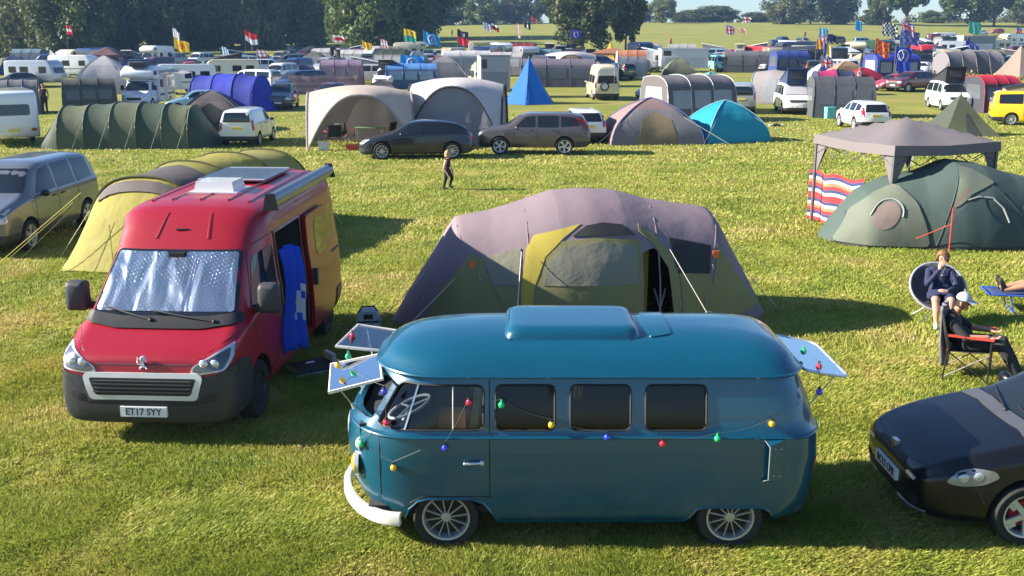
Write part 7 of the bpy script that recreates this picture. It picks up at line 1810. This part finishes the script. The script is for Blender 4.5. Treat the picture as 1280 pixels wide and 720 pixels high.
def tree(label, pos, Hh, W, shape='broad', seed=1, group=None, leaf=None, rz=None, name='broadleaf_tree'):
    cd, td = tree_proto(shape, seed); root = thing(name, label, 'tree', pos, rz if rz is not None else rnd.uniform(0, 6), group)
    root.scale = (W / 2, W / 2, Hh)
    c = bpy.data.objects.new('crown', cd); col.objects.link(c); c.parent = root
    if leaf: c.material_slots[0].link = 'OBJECT'; c.material_slots[0].material = leaf
    t = bpy.data.objects.new('trunk', td); col.objects.link(t); t.parent = root; return root
def gp(px, y, dz=0): 
    x = (px - 640) / 1250 * (y * math.cos(PITCH) + (CAM_H - terr(0, y)) * math.sin(PITCH)) ; return Vector((x, y, terr(x, y) - .2))
# left wood: tall stand on the left lights up, the recess behind it lies in its shade
WG = 'trees of the wood on the left'
for i, (px, y, h, w, sh) in enumerate(((-75, 200, 24, 20, 'low'), (-22, 186, 26, 17, 'low'), (14, 166, 24, 15, 'low'), (54, 152, 20, 14, 'low'), (92, 138, 15.5, 11.5, 'low'), (-10, 216, 30, 20, 'low'), (45, 214, 28, 19, 'low'), (98, 208, 27, 15, 'low'))):
    tree(('tall sunlit tree at the left edge of the dark wood', 'sunlit grey green tree at the edge of the wood, nearest the left border', 'sunlit tree behind the long silver white caravan', 'sunlit tree behind the white flag with red mark', 'sunlit tree beside the dark recess of the wood', 'tall tree standing behind the left edge trees', 'tall tree behind the second row of the wood', 'tall tree at the start of the dark recess')[i], gp(px, y), h, w, sh, i % 4 + 1, WG)
for i, px in enumerate((128, 160, 190, 222, 255, 290, 322, 352, 385)):
    tree('shaded tree in the dark wood behind ' + ('the small red and white pennant', 'the blue off-roader', 'the dark red camper', 'the yellow flag', 'the dark grey off-roader', 'the white camper under the red and white flag', 'the red, white and black flag', 'the grey camper with pale roof', 'the gap left of the lit round tree')[i], gp(px, 205 + 9 * (i % 3)), 30 - (2 if i > 6 else 0), 19, 'low', i % 4 + 1, WG)
for i, px in enumerate((-160, -120, -60, -210)):
    tree('tall tree of the wood outside the left border', gp(px, 196 + 8 * i), 32, 22, 'low', i % 4 + 1, WG)  # more of the wood, added out of view to cast shade on the recess
for i, px in enumerate((240, 300, 410, 470, 520)):
    tree('dark tree in the rear rank of the wood, ' + ('above the yellow flag', 'above the red, white and black flag', 'behind the lit round tree', 'right behind the lit round tree', 'at the right end of the wood')[i], gp(px, 250 + 8 * (i % 2)), 27, 22, 'low', i % 4 + 1, WG)
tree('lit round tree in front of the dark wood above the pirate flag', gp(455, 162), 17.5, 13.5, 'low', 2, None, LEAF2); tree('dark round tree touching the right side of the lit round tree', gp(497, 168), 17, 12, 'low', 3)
tree('big spreading tree standing in the field behind the white dome shelter', gp(728, 172), 14.8, 13, 'broad', 3, None, None, 1.0); tree('smaller dark tree merged with the right side of the big field tree', gp(782, 176), 14.5, 8.5, 'tall', 2)
HG = 'trees along the crest of the field'
for i, (px, y, h, w, sh, lf) in enumerate(((555, 385, 15, 20, 'low', None), (604, 380, 14, 17, 'low', LEAF2), (640, 392, 13, 16, 'low', None), (668, 388, 15, 13, 'tall', None), (700, 395, 14, 16, 'low', None), (828, 380, 9.5, 11, 'broad', LEAF2), (800, 395, 7, 13, 'low', None), (890, 405, 6.5, 22, 'low', None), (980, 365, 16.5, 16, 'low', None), (1013, 360, 15.5, 14, 'broad', None), (1045, 362, 16, 15, 'low', None),
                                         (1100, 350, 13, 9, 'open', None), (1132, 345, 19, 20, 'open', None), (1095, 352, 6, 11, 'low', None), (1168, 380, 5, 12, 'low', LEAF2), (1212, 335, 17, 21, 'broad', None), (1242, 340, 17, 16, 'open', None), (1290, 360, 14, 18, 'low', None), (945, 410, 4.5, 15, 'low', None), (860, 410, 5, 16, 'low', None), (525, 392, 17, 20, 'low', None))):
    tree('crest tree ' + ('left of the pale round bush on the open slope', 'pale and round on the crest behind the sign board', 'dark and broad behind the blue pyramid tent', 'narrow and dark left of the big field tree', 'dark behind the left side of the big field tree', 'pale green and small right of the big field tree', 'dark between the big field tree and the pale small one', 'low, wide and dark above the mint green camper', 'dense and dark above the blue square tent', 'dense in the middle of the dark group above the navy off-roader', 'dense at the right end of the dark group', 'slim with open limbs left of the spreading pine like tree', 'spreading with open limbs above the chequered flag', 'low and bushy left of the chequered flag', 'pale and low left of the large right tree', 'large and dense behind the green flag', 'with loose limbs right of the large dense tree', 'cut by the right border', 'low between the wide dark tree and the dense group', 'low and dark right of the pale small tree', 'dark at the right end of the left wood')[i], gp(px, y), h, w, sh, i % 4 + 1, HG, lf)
# far hedge and wood behind the crest: one mass
n = 420; C = np.stack([rng.uniform(-330, 360, n), rng.uniform(425, 470, n), np.zeros(n)], 1); Rr = rng.uniform(1.2, 2.8, n)
C[:, 2] = [terr(a, b) + r * .55 for (a, b, _), r in zip(C, Rr)]
tag(quads('far_wood', leaf_cloud(C, Rr, 26000, .5), LEAF), 'continuous dark hedge line along the far crest', 'hedge', None, 'stuff')
# rough grass bank at right
n = 90; C = np.array([[*at(rnd.uniform(1165, 1290), rnd.uniform(94, 106)).to_tuple()] for _ in range(n)]); Rr = rng.uniform(.2, .5, n)
tag(quads('long_grass', leaf_cloud(C, Rr, 5000, .10, 1.2), leaf_mat('dry_grass', (.24, .20, .08))), 'strip of dry long grass beside the far right tents', 'grass', None, 'stuff')
# ------------------------------------------------------------------ ground
def ground():
    xs = list(np.linspace(-420, 420, 85)); ys = [-30, 0] + list(np.arange(5, 60, 5)) + list(np.arange(60, 640, 8)); mb = MB()
    mb.grid([[V(x, y, terr(x, y)) for x in xs] for y in ys]); m, nt, p = _new('meadow'); p.inputs['Roughness'].default_value = .9; p.inputs['Specular IOR Level'].default_value = .15
    tc = nt.nodes.new('ShaderNodeTexCoord'); N = nt.nodes.new; L = nt.links.new
    def noi(s, d=6, sc=None, dist=0):
        n = N('ShaderNodeTexNoise'); n.inputs['Scale'].default_value = s; n.inputs['Detail'].default_value = d; n.inputs['Distortion'].default_value = dist
        if sc: mp = N('ShaderNodeMapping'); mp.inputs['Scale'].default_value = sc; L(tc.outputs['Object'], mp.inputs[0]); L(mp.outputs[0], n.inputs['Vector'])
        else: L(tc.outputs['Object'], n.inputs['Vector'])
        return n
    def ramp(src, stops):
        r = N('ShaderNodeValToRGB'); e = r.color_ramp.elements
        e[0].position, e[0].color = stops[0][0], (*stops[0][1], 1); e[1].position, e[1].color = stops[-1][0], (*stops[-1][1], 1)
        for q, c in stops[1:-1]: k = e.new(q); k.color = (*c, 1)
        L(src, r.inputs[0]); return r
    def mix(a, b, f): 
        x = N('ShaderNodeMix'); x.data_type = 'RGBA'; L(a, x.inputs[6]); L(b, x.inputs[7])
        if isinstance(f, float): x.inputs[0].default_value = f
        else: L(f, x.inputs[0])
        return x.outputs[2]
    big = ramp(noi(.22, 8).outputs['Fac'], [(.30, GCOL[0]), (.5, GCOL[1]), (.70, GCOL[2])]); fine = ramp(noi(9, 8).outputs['Fac'], [(.28, GCOL[3]), (.55, GCOL[1]), (.78, GCOL[4])])
    c1 = mix(big.outputs[0], fine.outputs[0], .5)
    dry = ramp(noi(.09, 6, (1, 2.2, 1), .6).outputs['Fac'], [(.48, (0, 0, 0)), (.68, (1, 1, 1))]); dc = N('ShaderNodeRGB'); dc.outputs[0].default_value = (*GCOL[5], 1)
    f = N('ShaderNodeMath'); f.operation = 'MULTIPLY'; f.inputs[1].default_value = .55; L(dry.outputs[0], f.inputs[0]); c2 = mix(c1, dc.outputs[0], f.outputs[0])
    st = ramp(noi(1.0, 3, (.012, .55, 1)).outputs['Fac'], [(.42, (0, 0, 0)), (.6, (1, 1, 1))]); f2 = N('ShaderNodeMath'); f2.operation = 'MULTIPLY'; f2.inputs[1].default_value = .35; L(st.outputs[0], f2.inputs[0]); dd = N('ShaderNodeRGB'); dd.outputs[0].default_value = (*GCOL[2], 1)
    c3 = mix(c2, dd.outputs[0], f2.outputs[0]); L(c3, p.inputs['Base Color'])
    b = N('ShaderNodeBump'); b.inputs['Strength'].default_value = .9; b.inputs['Distance'].default_value = .06; L(noi(14, 6).outputs['Fac'], b.inputs['Height']); L(b.outputs[0], p.inputs['Normal'])
    o = mb.build('ground', m, None, 60); tag(o, 'mown grass camping field rising to a far crest', 'ground', None, 'structure')
GCOL = [(.13, .17, .026), (.20, .215, .038), (.27, .25, .058), (.08, .11, .02), (.29, .28, .062), (.32, .25, .09)]
ground()
def blades():
    m, nt, p = _new('grass_blade'); p.inputs['Roughness'].default_value = .55; p.inputs['Specular IOR Level'].default_value = .25
    g = nt.nodes.new('ShaderNodeNewGeometry'); tc = nt.nodes.new('ShaderNodeTexCoord'); n = nt.nodes.new('ShaderNodeTexNoise'); n.inputs['Scale'].default_value = .55; n.inputs['Detail'].default_value = 7; n.inputs['Roughness'].default_value = .62; n.inputs['Distortion'].default_value = .4; nt.links.new(tc.outputs['Object'], n.inputs['Vector'])
    a = nt.nodes.new('ShaderNodeMath'); a.operation = 'MULTIPLY_ADD'; a.inputs[1].default_value = .36; nt.links.new(g.outputs['Random Per Island'], a.inputs[0]); b2 = nt.nodes.new('ShaderNodeMapRange'); b2.inputs[1].default_value = .36; b2.inputs[2].default_value = .66; b2.inputs[4].default_value = .66; nt.links.new(n.outputs['Fac'], b2.inputs[0]); mp = nt.nodes.new('ShaderNodeMapping'); mp.inputs['Scale'].default_value = (.03, .75, 1); mp.inputs['Rotation'].default_value = (0, 0, R(7)); n3 = nt.nodes.new('ShaderNodeTexNoise'); n3.inputs['Scale'].default_value = 1; n3.inputs['Detail'].default_value = 2; nt.links.new(tc.outputs['Object'], mp.inputs[0]); nt.links.new(mp.outputs[0], n3.inputs['Vector']); a3 = nt.nodes.new('ShaderNodeMath'); a3.operation = 'MULTIPLY_ADD'; a3.inputs[1].default_value = .4; a3.inputs[2].default_value = -.22; nt.links.new(n3.outputs['Fac'], a3.inputs[0]); a4 = nt.nodes.new('ShaderNodeMath'); a4.operation = 'ADD'; nt.links.new(a3.outputs[0], a4.inputs[0]); nt.links.new(b2.outputs[0], a4.inputs[1]); nt.links.new(a4.outputs[0], a.inputs[2])
    r = nt.nodes.new('ShaderNodeValToRGB'); e = r.color_ramp.elements; e[0].color = (.16, .215, .03, 1); e[1].color = (.58, .45, .22, 1); k = e.new(.34); k.color = (.27, .325, .045, 1); k = e.new(.60); k.color = (.40, .40, .08, 1); k = e.new(.82); k.color = (.50, .41, .15, 1)
    nt.links.new(a.outputs[0], r.inputs[0]); nt.links.new(r.outputs[0], p.inputs['Base Color'])
    t = nt.nodes.new('ShaderNodeBsdfTranslucent'); nt.links.new(r.outputs[0], t.inputs[0]); ms = nt.nodes.new('ShaderNodeMixShader'); ms.inputs[0].default_value = .35; nt.links.new(p.outputs[0], ms.inputs[1]); nt.links.new(t.outputs[0], ms.inputs[2]); nt.links.new(ms.outputs[0], nt.nodes['Material Output'].inputs['Surface'])
    V3 = []; lat = rng.uniform(0, 1, (256, 256))
    def vn(x, y, sc):
        X, Y = x / sc + 1000, y / sc + 1000; i, j = np.floor(X).astype(int), np.floor(Y).astype(int); f, g_ = X - i, Y - j; f, g_ = f * f * (3 - 2 * f), g_ * g_ * (3 - 2 * g_); i, j = i % 255, j % 255
        return (lat[i, j] * (1 - f) + lat[i + 1, j] * f) * (1 - g_) + (lat[i, j + 1] * (1 - f) + lat[i + 1, j + 1] * f) * g_
    for (y0, y1, n_, h, w) in ((5.8, 9, 320000, .046, .0034), (9, 14, 280000, .046, .0055), (14, 22, 180000, .05, .0095), (22, 36, 100000, .06, .018), (36, 75, 60000, .06, .034)):
        u = rng.uniform(0, 1, n_); u = u if y0 < 30 else 1 - np.sqrt(1 - u); y = y0 + (y1 - y0) * u; hw = .53 * (y * .97 + 1.0) + 1.6; x = rng.uniform(-1, 1, n_) * hw
        cl = .45 * vn(x, y, .55) + .35 * vn(x + 7, y, .20) + .2 * vn(x, y + 9, .09)      # tufts and thin places
        keep = rng.uniform(0, 1, n_) < .35 + 1.1 * cl; x, y, cl = x[keep], y[keep], cl[keep]; n_ = len(x)
        hh = h * (.35 + 1.0 * cl + rng.uniform(-.1, .4, n_)); ang = rng.uniform(0, 2 * np.pi, n_); dx, dy = np.cos(ang) * w, np.sin(ang) * w
        la = 6.28 * vn(x, y, 1.1) * 1.5; lx, ly = (rng.normal(0, .45, n_) + .45 * np.cos(la) + .2) * hh, (rng.normal(0, .45, n_) + .45 * np.sin(la)) * hh
        z = np.zeros(n_)
        q = np.stack([np.stack([x - dx, y - dy, z], 1), np.stack([x + dx, y + dy, z], 1), np.stack([x + lx * .5 + dx * .7, y + ly * .5 + dy * .7, hh * .65], 1), np.stack([x + lx, y + ly, hh], 1)], 1)
        V3.append(q.reshape(-1, 3))
    tag(quads('grass', np.concatenate(V3), m), 'short mown grass blades of the camping field in the foreground', 'grass', None, 'stuff')
blades()
# ------------------------------------------------------------------ light, sky, camera
SUN_EL, SUN_AZ = 27., .5   # sun on the left, a touch behind the scene
w = bpy.data.worlds.new('World'); scene.world = w; w.use_nodes = True; nt = w.node_tree; bg = nt.nodes['Background']
sky = nt.nodes.new('ShaderNodeTexSky'); sky.sky_type = 'NISHITA'; sky.sun_disc = False; sky.sun_elevation = R(SUN_EL); sky.sun_rotation = R(-90 + SUN_AZ); sky.air_density = 1.0; sky.dust_density = .4; sky.ozone_density = 2.5
tn = nt.nodes.new('ShaderNodeMix'); tn.data_type = 'RGBA'; tn.blend_type = 'MULTIPLY'; tn.inputs[0].default_value = 1; tn.inputs[7].default_value = (.64, .76, .94, 1); nt.links.new(sky.outputs[0], tn.inputs[6]); nt.links.new(tn.outputs[2], bg.inputs[0]); bg.inputs[1].default_value = SKY_S
sl = bpy.data.lights.new('sun', 'SUN'); sl.energy = SUN_S; sl.angle = R(.5); sl.color = (1, .92, .80); so = bpy.data.objects.new('sun', sl); col.objects.link(so)
sd = Vector((-math.cos(R(SUN_AZ)) * math.cos(R(SUN_EL)), math.sin(R(SUN_AZ)) * math.cos(R(SUN_EL)), math.sin(R(SUN_EL)))); so.rotation_euler = sd.to_track_quat('Z', 'Y').to_euler(); so.location = sd * 60
if HAZE:
    m = bpy.data.materials.new('haze'); m.use_nodes = True; n = m.node_tree; n.nodes.remove(n.nodes['Principled BSDF']); pv = n.nodes.new('ShaderNodeVolumePrincipled'); pv.inputs['Density'].default_value = HAZE; pv.inputs['Color'].default_value = (.36, .62, 1, 1); pv.inputs['Anisotropy'].default_value = .2; n.links.new(pv.outputs[0], n.nodes['Material Output'].inputs['Volume'])
    b = MB(); b.box(-480, 480, -60, 660, -1.2, 62); o = b.build('haze', m, None, 0); tag(o, 'thin blue morning haze over the whole camping field', 'haze', None, 'stuff')
cd = bpy.data.cameras.new('camera'); cd.sensor_width = 36; cd.lens = 36 * F_PX / 1280; cd.clip_end = 3000; cd.clip_start = .1
co = bpy.data.objects.new('camera', cd); col.objects.link(co); co.location = (0, 0, CAM_H); co.rotation_euler = (R(90) - PITCH, 0, 0); scene.camera = co
vs = scene.view_settings; vs.view_transform = 'Standard'; vs.look = 'None'; vs.exposure = EXPO; vs.gamma = 1; vs.use_curve_mapping = False
